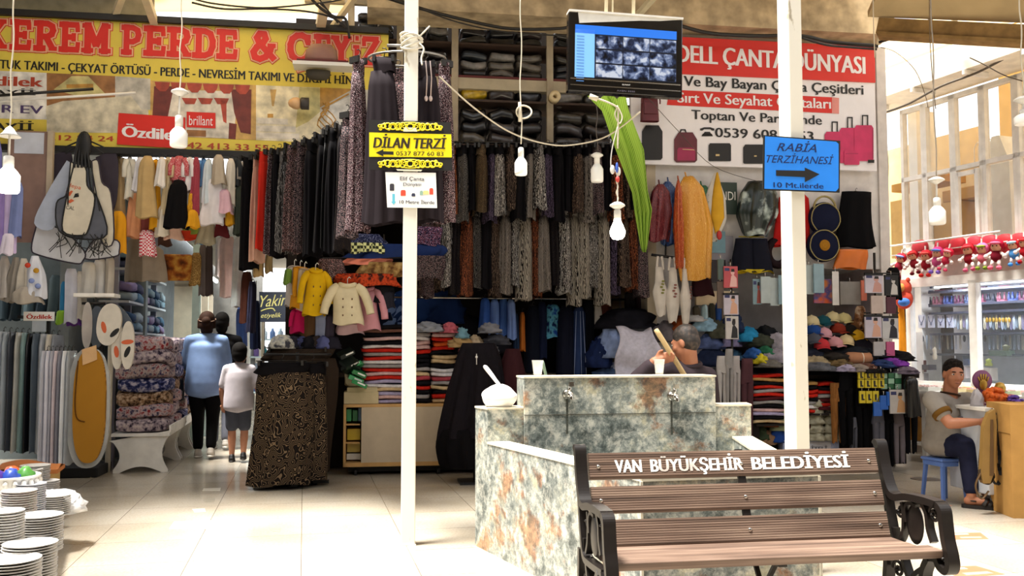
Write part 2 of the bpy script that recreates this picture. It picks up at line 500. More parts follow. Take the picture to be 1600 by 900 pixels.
uG, _ = UL(240, 30, .3); mb = MB(); mb.box(((uG - 8) / 2, .3, 4.75), (uG + 8, .06, .9)); ST('wall_above_sign', mb, M('#8f897e', .8, key='grey_boarding', vary=.2), FO, FA)
# rough plastered beam over the shop fronts, cables under it
mb = MB(); mb.box(((uE - 1.5) / 2, -.05, 4.95), (uE + 1.5, .5, .62)); ST('beam_shop_front', mb, M('#b5a283', .95, key='rough_plaster', vary=.4, vs=6), FO, FA)
# far right roof beam and its roof boards
p = U(1372, 42, 9.0); q = U(1680, 58, 8.2)
mb = MB(); mb.bar(p, q, .12, .15); mb.bar(p + Vector((0, 0, -.09)), q + Vector((0, 0, -.09)), .2, .03)
ST('beam_roof_edge', mb, M('#8a6c42', .8, key='brown_beam', vary=.3))
# sloping roof boards over the walkway (the courtyard in front stays open to the sky)
def slab(name, a, b, c, d, th, mat):
    a, b, c, d = map(Vector, (a, b, c, d)); up = Vector((0, 0, th))
    mb = MB(); mb.add([a, b, c, d, a + up, b + up, c + up, d + up], [(0, 1, 2, 3), (7, 6, 5, 4), (0, 4, 5, 1), (1, 5, 6, 2), (2, 6, 7, 3), (3, 7, 4, 0)])
    return ST(name, mb, mat)
eav = 3.4
def rf(u, w, z): return Lc(u, w, z)
slab('ceiling_walkway', rf(-1.75, .4, 5.15), rf(3.6, .4, 5.15), rf(3.6, -eav, 5.75), rf(-1.75, -eav, 5.75), .06, TAN)
slab('ceiling_walkway_right', p + Vector((-.1, 0, .1)), q + Vector((.3, 0, .1)), q + Vector((.8, -2.2, 1.3)), p + Vector((-.1, -2.4, 1.3)), .06, TAN)
m, nt, b = newmat('sun_sheet'); b.inputs['Base Color'].default_value = lin('#efe2c4'); b.inputs['Roughness'].default_value = .6
tr = nt.nodes.new('ShaderNodeBsdfTranslucent'); tr.inputs[0].default_value = lin('#f6e6c4'); mx = nt.nodes.new('ShaderNodeMixShader'); mx.inputs[0].default_value = .6
nt.links.new(b.outputs[0], mx.inputs[1]); nt.links.new(tr.outputs[0], mx.inputs[2]); nt.links.new(mx.outputs[0], nt.nodes['Material Output'].inputs[0])
slab('ceiling_sun_sheet', rf(-3.95, .5, 4.75), rf(-1.75, .5, 4.85), rf(-1.75, -2.2, 5.75), rf(-3.95, -2.2, 5.75), .02, m)
slab('ceiling_left_sheet', rf(-8.5, .5, 4.7), rf(-3.95, .5, 4.75), rf(-3.95, -1.9, 5.6), rf(-8.5, -1.9, 5.6), .05, M('#9c968a', .8, key='grey_sheet'))
RAF = M('#cbbf9f', .6, key='rafter_paint')
k = 0
for px0, py0, px1, py1, Y0, Y1, wd in ((178, 28, 200, -30, 8.9, 8.4, .06), (241, 34, 222, -20, 8.9, 8.3, .07), (500, 44, 512, -20, 9.2, 8.4, .09), (517, 46, 560, -12, 9.25, 8.6, .05),
                                 (1372, 68, 1392, -20, 9.6, 9.0, .045), (1373, 66, 1425, -40, 9.6, 8.8, .05), (1490, 36, 1506, -20, 9.5, 9.0, .05), (998, 22, 1030, -14, 8.6, 8.2, .05)):
    mb = MB(); mb.bar(U(px0, py0, Y0), U(px1, py1, Y1), wd, wd)
    k += 1; ST('trim_%d' % k, mb, RAF)
# the rest of the covered bazaar round the open court: roofs to the left and behind, the fronts opposite
ROOF = M('#a89a80', .9, key='bazaar_roof')
slab('ceiling_court_left', (-9, -7, 5.6), (-4.3, -7, 5.6), (-4.3, 7.0, 5.7), (-9, 8, 5.6), .06, ROOF)
slab('sun_blocker_right', (2.3, .2, 5.7), (3.3, .2, 5.7), (3.3, 7.0, 5.7), (2.3, 6.6, 5.7), .06, ROOF)  # unseen slab, added to keep the sun off the floor at the right
slab('ceiling_court_back', (-4.3, -7, 5.6), (7, -7, 5.6), (7, .2, 5.9), (-4.3, .2, 5.9), .06, ROOF)
mb = MB(); mb.box((0, -7, 2.8), (18, .1, 5.6)); ST('wall_court_back', mb, M('#6e6459', .85, key='opposite_fronts'))
mb = MB(); mb.box((-9, 0, 2.8), (.1, 15, 5.6)); ST('wall_court_left', mb, M('#6e6459', .85, key='opposite_fronts'))
mb = MB(); mb.box((8.5, -1, 2.8), (.1, 12, 5.6)); ST('wall_court_right', mb, M('#6e6459', .85, key='opposite_fronts'))
# left aisle running away between the shops
AD = Vector((-.218, .976, 0))
a0 = UF(150, 742)
aa = math.atan2(AD.y, AD.x)
def Ap(d, s, z): return a0 + AD * d + Vector((AD.y, -AD.x, 0)) * s + Vector((0, 0, z))    # d along the aisle, s to the right of its left edge
mb = MB(); mb.box((8.2, .43, 1.7), (15.6, .1, 3.4)); ST('wall_aisle_left', mb, M('#8f979c', .8, key='aisle_wall'), a0, aa)
mb = MB(); mb.box((9.3, -3.0, 1.6), (13.6, .1, 3.2)); ST('wall_aisle_right', mb, M('#56525a', .8, key='aisle_dark'), a0, aa)
mb = MB(); mb.box((8.4, -1.4, 3.32), (12.8, 3.3, .06)); ST('ceiling_aisle', mb, M('#cdc8bc', .7, key='aisle_ceiling'), a0, aa)
mb = MB(); mb.box((15.5, -.05, 1.7), (.1, 1.7, 3.4)); ST('wall_aisle_end', mb, M('#c8c6c0', .7, key='aisle_end'), a0, aa)
# left linen shop: back wall and ceiling
uA, _ = UL(-60, 400, 0); uB, _ = UL(140, 400, 0)
mb = MB(); mb.box(((uA + uB) / 2 - .6, 1.9, 1.6), (uB - uA + 1.4, .1, 3.2)); ST('wall_linen_shop', mb, M('#7d878c', .8, key='linen_wall'), FO, FA)
mb = MB(); mb.box(((uA + uB) / 2 - .5, 1.0, 3.2), (uB - uA + 1.2, 1.9, .06)); ST('ceiling_linen_shop', mb, M('#aeb4b6', .6, key='linen_ceiling'), FO, FA)

# right wing with the trinket shop
WA = math.atan2(-.935, .355); WX = Vector((.355, -.935, 0)); WN = Vector((.935, .355, 0)); WO = Vector((4.71, 11.2, 0))
def WL(px, py, w=0.0):
    p = plane_hit(px, py, WO + WN * w, WN); return (p - WO).dot(WX), p.z
def Wc(x, w, z): return WO + WX * x + WN * w + Vector((0, 0, z))
WEND = 4.2
mb = MB(); mb.box((WEND / 2, .08, 2.16), (WEND, .16, .36)); ST('wall_wing_spandrel', mb, M('#dcd0c4', .6, key='spandrel'), WO, WA)
mb = MB(); mb.box((WEND / 2, .95, 1.15), (WEND + .2, .08, 2.3)); ST('wall_wing_back', mb, M('#c3c6d2', .6, key='case_back'), WO, WA)
mb = MB(); mb.box((WEND / 2, 2.3, 3.8), (WEND + 1, .1, 3.6)); ST('wall_wing_upper_back', mb, M('#d2b27c', .8, key='upper_room'), WO, WA)
mb = MB(); mb.box((WEND / 2, 1.2, 2.38), (WEND, 2.3, .07)); ST('floor_wing_upper', mb, M('#b9a98c', .8, key='upper_floor'), WO, WA)
mb = MB(); mb.box((-.12, .5, 2.1), (.14, .3, 4.2)); ST('pillar_wing', mb, WHITE, WO, WA)
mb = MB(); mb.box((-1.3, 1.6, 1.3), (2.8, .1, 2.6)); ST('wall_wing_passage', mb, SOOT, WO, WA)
mb = MB(); mb.box((-1.3, 1.3, 3.2), (2.8, .1, 1.7)); ST('wall_wing_passage_top', mb, M('#d9bf8f', .7, key='passage_board'), WO, WA)
# eave of the wing and the sunlit tarpaulin roof on it
mb = MB()
mb.box((WEND / 2 - .3, -.25, 4.22), (WEND + .8, .6, .1)); mb.box((WEND / 2 - .3, -.52, 4.34), (WEND + .8, .05, .22))
ST('trim_20', mb, M('#e9e0cf', .6, key='eave'), WO, WA)
mb = MB()
for i in range(7): mb.box((.1 + i * .72, -.4, 4.14), (.035, .34, .05))
ST('trim_21', mb, WHITE, WO, WA)
slab('ceiling_wing_tarp', Wc(-1.2, -.5, 4.5), Wc(WEND, -.5, 4.5), Wc(WEND, 2.6, 6.6), Wc(-1.2, 2.6, 6.6), .03, MATS['sun_sheet'])

# wing windows: white frames, glass, the boxes stored behind
GLASS = None
m, nt, b = newmat('window_glass'); GLASS = m
b.inputs['Base Color'].default_value = lin('#8f9aa0'); b.inputs['Roughness'].default_value = .03; b.inputs['Alpha'].default_value = .13; b.inputs['Specular IOR Level'].default_value = .6
xs = [WL(x, 285)[0] for x in (1412, 1448, 1493, 1540, 1593)] + [WL(1593, 240)[0] + .55, WL(1593, 240)[0] + 1.1]
zb, zm, zt = 2.40, 3.27, 4.12
for i in range(len(xs) - 1):
    fr = MB(); a, c = xs[i], xs[i + 1]
    for x in (a + .02, c - .02): fr.box((x, 0, (zb + zt) / 2), (.045, .07, zt - zb))
    for z in (zb + .02, zm, zt - .02): fr.box(((a + c) / 2, 0, z), (c - a, .07, .05))
    w_ = ST('window_%d' % (i + 1), fr, WHITE, WO, WA)
    g = MB(); g.box(((a + c) / 2, .01, (zb + zm) / 2), (c - a - .08, .012, zm - zb - .08)); P('lower_pane', g, GLASS, w_)
    g = MB(); g.box(((a + c) / 2, .01, (zm + zt) / 2), (c - a - .08, .012, zt - zm - .08)); P('upper_pane', g, GLASS, w_)
    if i == 2:
        s = MB()
        for x in (a + .07, c - .07): s.box((x, -.045, (zb + zm) / 2), (.05, .03, zm - zb - .1))
        for z in (zb + .08, zm - .08): s.box(((a + c) / 2, -.045, z), (c - a - .16, .03, .05))
        P('opening_sash', s, WHITE, w_)
cx = WL(1445, 330, .7)[0]
for i, (px, zz, ww, hh) in enumerate(((1440, 2.42, .42, .75), (1470, 2.42, .34, .62), (1512, 2.42, .4, .6), (1530, 3.02, .5, .14), (1460, 3.17, .9, .1))):
    x = WL(px, 330, .9)[0]; b_ = MB(); b_.box((0, 0, hh / 2), (ww, .34, hh))
    one('cardboard_box', b_, M('#c9a56a', .85, key='box_tan') if i < 3 else CARD, ['tall tan cardboard box behind the window nearest the passage', 'tan cardboard box behind the second wing window', 'tan cardboard box behind the opening sash of the wing',
        'flat cardboard box lying above the opening sash inside the window', 'long flat carton high behind the first wing windows'][i], 'box', Wc((x, .95, x, x, x)[i], (.75, .75, .72, .75, .8)[i], (2.42, 2.42, 2.42, 3.03, 3.3)[i]), WA, bev=.006)
x = WL(1568, 300, .6)[0]; b_ = MB(); b_.prism([(-.19, 0), (.19, 0), (.17, .95), (.05, 1.25), (-.05, 1.25), (-.17, .95)], -.1, .1)
one('wardrobe_cover', b_, M('#e7e8e8', .6, key='grey_cover'), 'tall pale pointed cover standing behind the wing window', 'cover', Wc(x, .6, 2.42), WA, bev=.01)
b_ = MB()
for i in range(4): b_.tube([(i * .06, 0, 0), (i * .06, 0, .5), (i * .06 + .05, 0, .56), (i * .06 + .15, 0, .5), (i * .06 + .15, 0, 0)], .006, 6)
one('wire_rack', b_, WHITE, 'small white wire rack behind the upper wing window', 'rack', Wc(WL(1522, 225, .8)[0], .8, 3.17), WA)
# glass front of the trinket shop: white frame and two panes
f_ = MB(); zc0, zc1 = .84, 1.99
xf = [WL(1425, 500)[0], WL(1523, 500)[0], WL(1532, 500)[0], WEND]
f_.box((WEND / 2, 0, zc1 + .03), (WEND, .08, .1)); f_.box((WEND / 2, 0, zc0), (WEND, .08, .06))
f_.box((xf[0] - .02, 0, 1.4), (.07, .08, 1.2)); f_.box(((xf[1] + xf[2]) / 2 - .03, 0, 1.4), (.1, .08, 1.2))
w_ = ST('window_8', f_, WHITE, WO, WA)
g = MB(); g.box(((xf[0] + xf[1]) / 2, .01, 1.41), (xf[1] - xf[0], .01, 1.12)); P('left_pane', g, GLASS, w_)
g = MB(); g.box(((xf[2] + xf[3]) / 2, .01, 1.41), (xf[3] - xf[2], .01, 1.12)); P('right_pane', g, GLASS, w_)

# ================================================================== SIGNS
def slab_letter(ch):
    """stroke plan of a fat slab-serif capital in a unit box: list of polylines, then half-serifs"""
    L = {
     'E': ([[(.3, 0), (.3, 1)], [(.06, .08), (.92, .08)], [(.06, .92), (.9, .92)], [(.3, .5), (.7, .5)]], [[(.88, .08), (.9, .32)], [(.86, .92), (.88, .7)], [(.7, .38), (.7, .62)]]),
     'R': ([[(.28, 0), (.28, 1)], [(.04, .08), (.5, .08)], [(.04, .92), (.6, .92)], [(.6, .92), (.8, .84), (.84, .7), (.78, .56), (.6, .48)], [(.28, .48), (.6, .48)], [(.55, .46), (.82, .1)]], [[(.7, .08), (1, .08)]]),
     'M': ([[(.2, 0), (.2, 1)], [(.8, 0), (.8, 1)], [(.2, .95), (.5, .25)], [(.8, .95), (.5, .25)]], [[(0, .08), (.38, .08)], [(.62, .08), (1, .08)], [(.02, .92), (.25, .92)], [(.75, .92), (.98, .92)]]),
     'P': ([[(.28, 0), (.28, 1)], [(.04, .08), (.52, .08)], [(.04, .92), (.6, .92)], [(.6, .92), (.84, .84), (.9, .68), (.84, .52), (.6, .44)], [(.28, .44), (.6, .44)]], []),
     'D': ([[(.28, 0), (.28, 1)], [(.04, .08), (.55, .08)], [(.04, .92), (.55, .92)], [(.55, .92), (.78, .84), (.88, .6), (.88, .4), (.78, .16), (.55, .08)]], []),
     'K': ([[(.28, 0), (.28, 1)], [(.04, .08), (.5, .08)], [(.04, .92), (.5, .92)], [(.35, .42), (.78, .9)], [(.45, .52), (.8, .1)]], [[(.65, .92), (.95, .92)], [(.68, .08), (1, .08)]]),
     'Y': ([[(.5, 0), (.5, .5)], [(.5, .48), (.2, .92)], [(.5, .48), (.8, .92)]], [[(.28, .08), (.72, .08)], [(.04, .92), (.38, .92)], [(.62, .92), (.96, .92)]]),
     'Z': ([[(.1, .92), (.88, .92)], [(.84, .88), (.16, .1)], [(.1, .08), (.9, .08)]], [[(.12, .92), (.14, .68)], [(.88, .08), (.86, .32)]]),
     'I': ([[(.5, 0), (.5, .66)]], [[(.15, .06), (.85, .06)], [(.2, .62), (.5, .62)], [(.5, .86), (.5, .99)]]),
     'C': ([[(.86, .7), (.8, .86), (.6, .94), (.4, .92), (.22, .8), (.14, .6), (.14, .4), (.22, .2), (.4, .08), (.6, .06), (.8, .14), (.9, .3)]], [[(.86, .62), (.88, .95)], [(.52, .02), (.52, -.12), (.62, -.2), (.46, -.25)]]),
     '&': ([[(.95, .05), (.35, .6), (.25, .78), (.36, .93), (.54, .92), (.6, .76), (.5, .62), (.26, .46), (.12, .28), (.18, .1), (.38, .04), (.6, .12), (.78, .34), (.84, .52)]], [[(.7, .52), (.98, .52)]]),
    }
    return L[ch]
def fat_letters(parent, items, w0, serif, layers, cap=True):
    """items: (char, x0, x1, z0, z1); layers: (material, growth, y, name)"""
    for mat, grow, y, name in layers:
        out = MB(); nq = 0
        for ch, x0, x1, z0, z1 in items:
            sx, sz = x1 - x0, z1 - z0
            big, small = slab_letter(ch)
            for lines, wd in ((big, w0), (small, serif)):
                for pl in lines:
                    pts = [Vector((x0 + a * sx, 0, z0 + b * sz)) for a, b in pl]
                    hw = wd * (sz * .5 + sx * .5) / 2 + grow
                    for i in range(len(pts) - 1):
                        a, b = pts[i], pts[i + 1]; d = (b - a).normalized(); nrm = Vector((-d.z, 0, d.x))
                        ea = hw * .55 if 0 < i else hw * .3 + grow * .7; eb = hw * .55 if i < len(pts) - 2 else hw * .3 + grow * .7
                        a = a - d * ea; b = b + d * eb
                        q = [a + nrm * hw, b + nrm * hw, b - nrm * hw, a - nrm * hw]
                        nq += 1; out.add([(p.x, y - nq * 2.5e-5, p.z) for p in q], [(0, 1, 2, 3)])
        P(name, out, mat, parent)
SY = M('#d9c24a', .55, key='sign_yellow', vary=.05); SR = M('#cf2312', .5, key='sign_red', vary=.05); SBLK = M('#15120f', .5, key='sign_black', vary=0)
SPINK = M('#e6b08c', .5, key='sign_pink', vary=0); SWH = M('#e6e2e4', .5, key='sign_white', vary=.03)
# ---- the long yellow sign over the curtain shop
w = -.12
loc, u0, z0 = faceroot(300, 236, w)
sg = T('shop_sign', 'long yellow curtain shop sign with big red letters and printed curtain photographs', 'sign', loc, FA)
def G(px, py): u, z = UL(px, py, w); return u - u0, z - z0
xa, zt = G(-70, 22)[0], G(300, 38)[1]; xb = G(607, 55)[0]
zt = (G(20, 24)[1] + G(590, 54)[1]) / 2; zb_ = (G(260, 234)[1] + G(400, 241)[1]) / 2
b_ = MB(); b_.box(((xa + xb) / 2, .03, (zt + zb_) / 2), (xb - xa, .06, zt - zb_)); P('sign_panel', b_, SY, sg)
b_ = MB(); b_.box(((xa + xb) / 2, .01, zt + .025), (xb - xa, .12, .06)); b_.box(((xa + xb) / 2, .01, zb_ - .02), (xb - xa, .12, .06)); P('sign_frame', b_, SBLK, sg)
zA, zB = G(30, 30)[1], G(30, 76)[1]; zA2, zB2 = G(350, 49)[1], G(350, 94)[1]
zT, zBt = (zA + zA2) / 2, (zB + zB2) / 2
its = [(c, G(a, 60)[0], G(b, 60)[0], zBt, zT) for c, a, b in (('K', -26, 11), ('E', 15, 50), ('R', 53, 89), ('E', 92, 126), ('M', 129, 173), ('P', 190, 220), ('E', 224, 260), ('R', 261, 299), ('D', 301, 337), ('E', 338, 372),
       ('&', 392, 431), ('C', 449, 487), ('E', 490, 517), ('Y', 517, 550), ('I', 549, 567), ('Z', 565, 594))]
fat_letters(sg, its, .235, .17, ((SR, .018, -.002, 'letter_rim'), (SPINK, .012, -.007, 'letter_outline'), (SR, 0, -.012, 'title_lettering')))
def line(parent, G, s, mat, pxa, pxb, pyt_a, pyb_a, pyt_b, pyb_b, y=-.003, bold=.012, shear=0, cap=None, name='lettering', slope=None):
    """a line of writing whose box runs from (pxa: top, base) to (pxb: top, base) in the photograph"""
    x0, zt0 = G(pxa, pyt_a); _, zb0 = G(pxa, pyb_a); x1, zt1 = G(pxb, pyt_b); _, zb1 = G(pxb, pyb_b)
    sl = ((zb1 - zb0) / (x1 - x0)) if slope is None else slope
    h = ((zt0 - zb0) + (zt1 - zb1)) / 2
    if slope is not None: zb0 = (zb0 + zb1) / 2
    return txt(parent, name, s, mat, x0, x1, zb0, zb0 + h, y, bold, shear, sl, cap=cap)
line(sg, G, 'TUK TAKIMI - ÇEKYAT ÖRTÜSÜ - PERDE - NEVRESİM TAKIMI VE DİKİMİ HİN', SBLK, 0, 551, 92, 107, 119, 132, bold=.028, cap=CAPS, name='goods_lettering')
# printed pictures along the lower half of the sign
def quad(out, G, pts, y, mi=0): out.add([(G(x, yy)[0], y, G(x, yy)[1]) for x, yy in pts], [tuple(range(len(pts)))], mi)
PB = [M(c, .5, key='print_' + c, vary=.42, vs=9) for c in ('#9a6a3c', '#cfc6ae', '#c9bd80', '#a8432e', '#d8cfc0', '#b98a3c', '#6e2c22', '#e2d6b4', '#c7a05a', '#beb8ac', '#dcd8d0')]
o = MB()
quad(o, G, [(-60, 108), (73, 114), (73, 187), (-60, 184)], -.002, 10)
quad(o, G, [(73, 114), (180, 119), (180, 170), (73, 165)], -.002, 0)
quad(o, G, [(73, 165), (180, 170), (232, 172), (232, 208), (73, 207)], -.002, 1)
quad(o, G, [(180, 119), (235, 123), (235, 172), (180, 170)], -.002, 9)
quad(o, G, [(84, 140), (112, 119), (138, 119), (166, 148), (120, 150)], -.003, 2)
quad(o, G, [(104, 132), (146, 131), (146, 137), (104, 138)], -.004, 5)
quad(o, G, [(72, 166), (98, 158), (205, 150), (225, 176), (72, 182)], -.003, 1)
quad(o, G, [(235, 126), (400, 133), (400, 219), (235, 212)], -.002, 8)
quad(o, G, [(262, 140), (372, 143), (365, 217), (262, 212)], -.003, 4)
quad(o, G, [(241, 135), (272, 135), (262, 184), (238, 186)], -.004, 6)
quad(o, G, [(361, 140), (393, 140), (392, 210), (376, 207), (366, 176)], -.004, 6)
quad(o, G, [(358, 192), (370, 194), (368, 218), (357, 217)], -.004, 6)
for i in range(6): 
    x = 242 + i * 25; yy = 128 + i * .9
    quad(o, G, [(x, yy), (x + 24, yy + 1), (x + 22, yy + 9), (x + 17, yy + 15), (x + 8, yy + 15), (x + 2, yy + 9)], -.006, 3)
for i in range(3):
    x = 284 + i * 25; quad(o, G, [(x, 153), (x + 24, 154), (x + 20, 163), (x + 6, 163)], -.005, 3)
quad(o, G, [(344, 157), (354, 157), (354, 193), (349, 190)], -.005, 3)
quad(o, G, [(292, 203), (322, 204), (322, 214), (292, 213)], -.005, 0)
quad(o, G, [(400, 133), (500, 137), (500, 223), (400, 219)], -.002, 7)
for i, (x, yy, ww) in enumerate(((402, 184, 48), (400, 196, 62), (400, 207, 68))): quad(o, G, [(x, yy), (x + ww, yy + 2), (x + ww, yy + 11), (x, yy + 9)], -.004, 4)
quad(o, G, [(422, 140), (432, 140), (428, 166), (425, 166)], -.004, 8); quad(o, G, [(418, 178), (427, 178), (427, 184), (418, 184)], -.004, 5)
quad(o, G, [(468, 136), (500, 138), (500, 175), (482, 190), (462, 200)], -.003, 2)
quad(o, G, [(500, 137), (607, 142), (607, 228), (500, 223)], -.002, 9)
quad(o, G, [(500, 137), (552, 139), (500, 168)], -.003, 5); quad(o, G, [(516, 165), (548, 150), (548, 200), (505, 215)], -.003, 10)
P('printed_pictures', o, PB, sg)
o = MB()
for i in range(5):
    pts = [(G(504 + 3 * i + 9 * math.sin(t * 1.3 + i), 160 + t * 9)[0], -.004, G(504, 160 + t * 9)[1]) for t in range(6)]
    o.tube(pts, .006, 5)
o.tube([(G(x, 170 - (x - 503) * .55)[0], -.004, G(x, 170 - (x - 503) * .55)[1]) for x in range(503, 550, 6)], .008, 5)
P('lace_print', o, PB[5], sg)
DKR = M('#a83c22', .5, key='brick_red', vary=0); PURP = M('#4b3a63', .5, key='print_purple', vary=0)
line(sg, G, 'dilek', DKR, -8, 68, 118, 134, 122, 136, bold=.03, name='maker_lettering')
line(sg, G, 'AYİİ', SBLK, -12, 56, 140, 148, 141, 149, bold=.03, cap=CAPS, name='dealer_lettering')
line(sg, G, 'R EV', PURP, 3, 68, 163, 176, 165, 178, bold=.02, cap=CAPS, name='home_lettering')
line(sg, G, 'AYİİ', SBLK, -12, 53, 191, 203, 193, 204, bold=.03, cap=CAPS, name='dealer_lettering')
line(sg, G, '432 212 24 24', DKR, 28, 178, 209, 218, 213, 221, bold=.02, cap=CAPS, name='number_lettering')
line(sg, G, '0442 413 33 55 - 0.5', DKR, 268, 470, 221, 231, 228, 238, bold=.02, cap=CAPS, name='number_lettering')
o = MB(); quad(o, G, [(186, 177), (290, 184), (290, 233), (183, 226)], -.012); so = P('red_panel', o, SR, sg)
line(sg, G, 'Özdilek', SWH, 191, 288, 193, 214, 200, 221, y=-.015, bold=.035, name='panel_lettering')
o = MB(); quad(o, G, [(292, 175), (337, 177), (337, 201), (292, 199)], -.012); P('small_red_panel', o, SR, sg)
line(sg, G, 'brillant', SWH, 296, 333, 181, 196, 182, 197, y=-.015, bold=.0, name='panel_lettering')

# ---- the red and white sign of the bag shop
w = -.08
loc, u0, z0 = faceroot(1200, 258, w)
sg = T('shop_sign', 'white bag shop sign with a red title band and pictures of bags', 'sign', loc, FA)
x0, zt = G(985, 50); x1, _ = G(1366, 80); zt = (G(1100, 55)[1] + G(1360, 78)[1]) / 2; zb_ = G(1200, 262)[1]
zr = (G(1070, 116)[1] + G(1360, 129)[1]) / 2
b_ = MB(); b_.box(((x0 + x1) / 2, .03, (zt + zb_) / 2), (x1 - x0, .05, zt - zb_)); P('sign_panel', b_, SWH, sg)
b_ = MB(); b_.box(((x0 + x1) / 2, 0, (zt + zr) / 2), (x1 - x0, .02, zt - zr)); P('title_band', b_, SR, sg)
line(sg, G, 'DELL ÇANTA DÜNYASI', SWH, 1056, 1351, 68, 97, 89, 116, y=-.014, bold=.03, cap=CAPS, name='title_lettering')
line(sg, G, 'Ve Bay Bayan Çanta Çeşitleri', SBLK, 1068, 1349, 117, 134, 133, 148, y=-.002, bold=.022, cap=CAPS, name='goods_lettering')
b_ = MB(); quad(b_, G, [(1046, 140), (1300, 152), (1300, 177), (1042, 164)], 0); P('red_strip', b_, SR, sg)
b_ = MB(); quad(b_, G, [(1300, 152), (1311, 153), (1311, 178), (1300, 177)], 0); P('strip_end', b_, M('#d98a80', .5, key='faded_red'), sg)
line(sg, G, 'Sırt Ve Seyahat Çantaları', SWH, 1058, 1298, 144, 160, 153, 170, y=-.004, bold=.02, cap=CAPS, name='strip_lettering')
line(sg, G, 'Toptan Ve Parekende', SBLK, 1080, 1284, 171, 186, 180, 195, y=-.002, bold=.02, cap=CAPS, name='trade_lettering')
line(sg, G, '0539 608 6453', SBLK, 1117, 1271, 199, 214, 205, 220, y=-.002, bold=.02, cap=CAPS, name='number_lettering')
o = MB()
quad(o, G, [(1097, 212), (1101, 206), (1109, 206), (1113, 212)], -.002); quad(o, G, [(1096, 213), (1114, 213), (1112, 209), (1098, 209)], -.002)
quad(o, G, [(1094, 204), (1094, 201), (1100, 199), (1110, 199), (1116, 201), (1116, 204), (1112, 204), (1110, 202), (1100, 202), (1098, 204)], -.002)
P('telephone_symbol', o, SBLK, sg)
def printed(name, polys, y=-.004):
    mats = []; o = MB()
    for mat, pts in polys:
        if mat not in mats: mats.append(mat)
        y -= .001; quad(o, G, pts, y, mats.index(mat))
    P(name, o, mats, sg)
MAR = M('#5c1f28', .5, key='print_maroon', vary=.2, vs=10); PNK = M('#c2295c', .45, key='print_pink', vary=.15, vs=8); GOLD = M('#c9b07a', .4, key='print_gold', vary=0); DPK = M('#96204a', .5, key='print_dark_pink')
def oct_(x0, y0, x1, y1, c=4): return [(x0 + c, y0), (x1 - c, y0), (x1, y0 + c * 1.6), (x1, y1 - c * .5), (x1 - c * .5, y1), (x0 + c * .5, y1), (x0, y1 - c * .5), (x0, y0 + c * 1.6)]
printed('red_backpack_picture', [(SBLK, [(1061, 208), (1063, 202), (1071, 202), (1073, 208), (1071, 208), (1069, 204), (1065, 204), (1063, 208)]), (MAR, oct_(1053, 207, 1089, 254, 7)), (DPK, oct_(1058, 231, 1086, 251, 2)), (GOLD, [(1066, 233), (1086, 234), (1086, 235), (1066, 234)])])
printed('black_bag_picture', [(SBLK, oct_(1107, 224, 1142, 252, 2)), (GOLD, [(1118, 241), (1124, 241), (1124, 244), (1118, 244)])])
printed('black_bag_picture', [(SBLK, oct_(1161, 226, 1200, 256, 3)), (GOLD, [(1178, 243), (1182, 243), (1182, 245), (1178, 245)])])
printed('pink_suitcase_picture', [(SBLK, [(1299, 209), (1299, 190), (1309, 190), (1309, 209), (1307, 209), (1307, 192), (1301, 192), (1301, 209)]), (PNK, oct_(1288, 206, 1318, 254, 3)),
    (SBLK, [(1323, 202), (1323, 183), (1332, 183), (1332, 202), (1330, 202), (1330, 185), (1325, 185), (1325, 202)]), (PNK, oct_(1311, 200, 1338, 255, 3)), (DPK, [(1336, 204), (1338, 204), (1338, 252), (1336, 252)]),
    (SBLK, [(1346, 198), (1346, 180), (1356, 180), (1356, 198), (1354, 198), (1354, 182), (1348, 182), (1348, 198)]), (PNK, oct_(1334, 196, 1364, 252, 3)), (DPK, [(1362, 202), (1364, 204), (1364, 248), (1362, 248)]), (PNK, oct_(1318, 234, 1342, 258, 2)), (DPK, [(1320, 240), (1340, 240), (1340, 241), (1320, 241)]), (SBLK, [(1355, 250), (1365, 250), (1365, 255), (1355, 255)])])
printed('black_backpack_picture', [(SBLK, oct_(1003, 196, 1035, 250, 6))])
# two real bags hung against the sign, left edge
o = T('handbag', 'dark maroon handbag with a round strap hanging on the bag sign', 'bag', Lc(*[UL(1015, 190, -.2)[0], -.2, UL(1015, 190, -.2)[1]]), FA)
b_ = MB(); b_.grid(lambda a, v: ((.085 + .012 * v) * math.copysign(abs(math.cos(2 * PI * a)) ** .5, math.cos(2 * PI * a)), .045 * math.copysign(abs(math.sin(2 * PI * a)) ** .5, math.sin(2 * PI * a)), .24 - .24 * v), 20, 6, True); b_.f.append(tuple(range(20))); b_.m.append(0); b_.sm.append(False); P('bag_body', b_, MAR, o)
b_ = MB(); b_.tube([(x, -.05, z) for x, z in arc(0, .2, .13, -10, 190, 14, .1)], .008, 6); P('strap', b_, MAR, o)
b_ = MB(); b_.box((0, -.05, .13), (.15, .02, .12)); P('flap', b_, MAR, o, bev=.005)

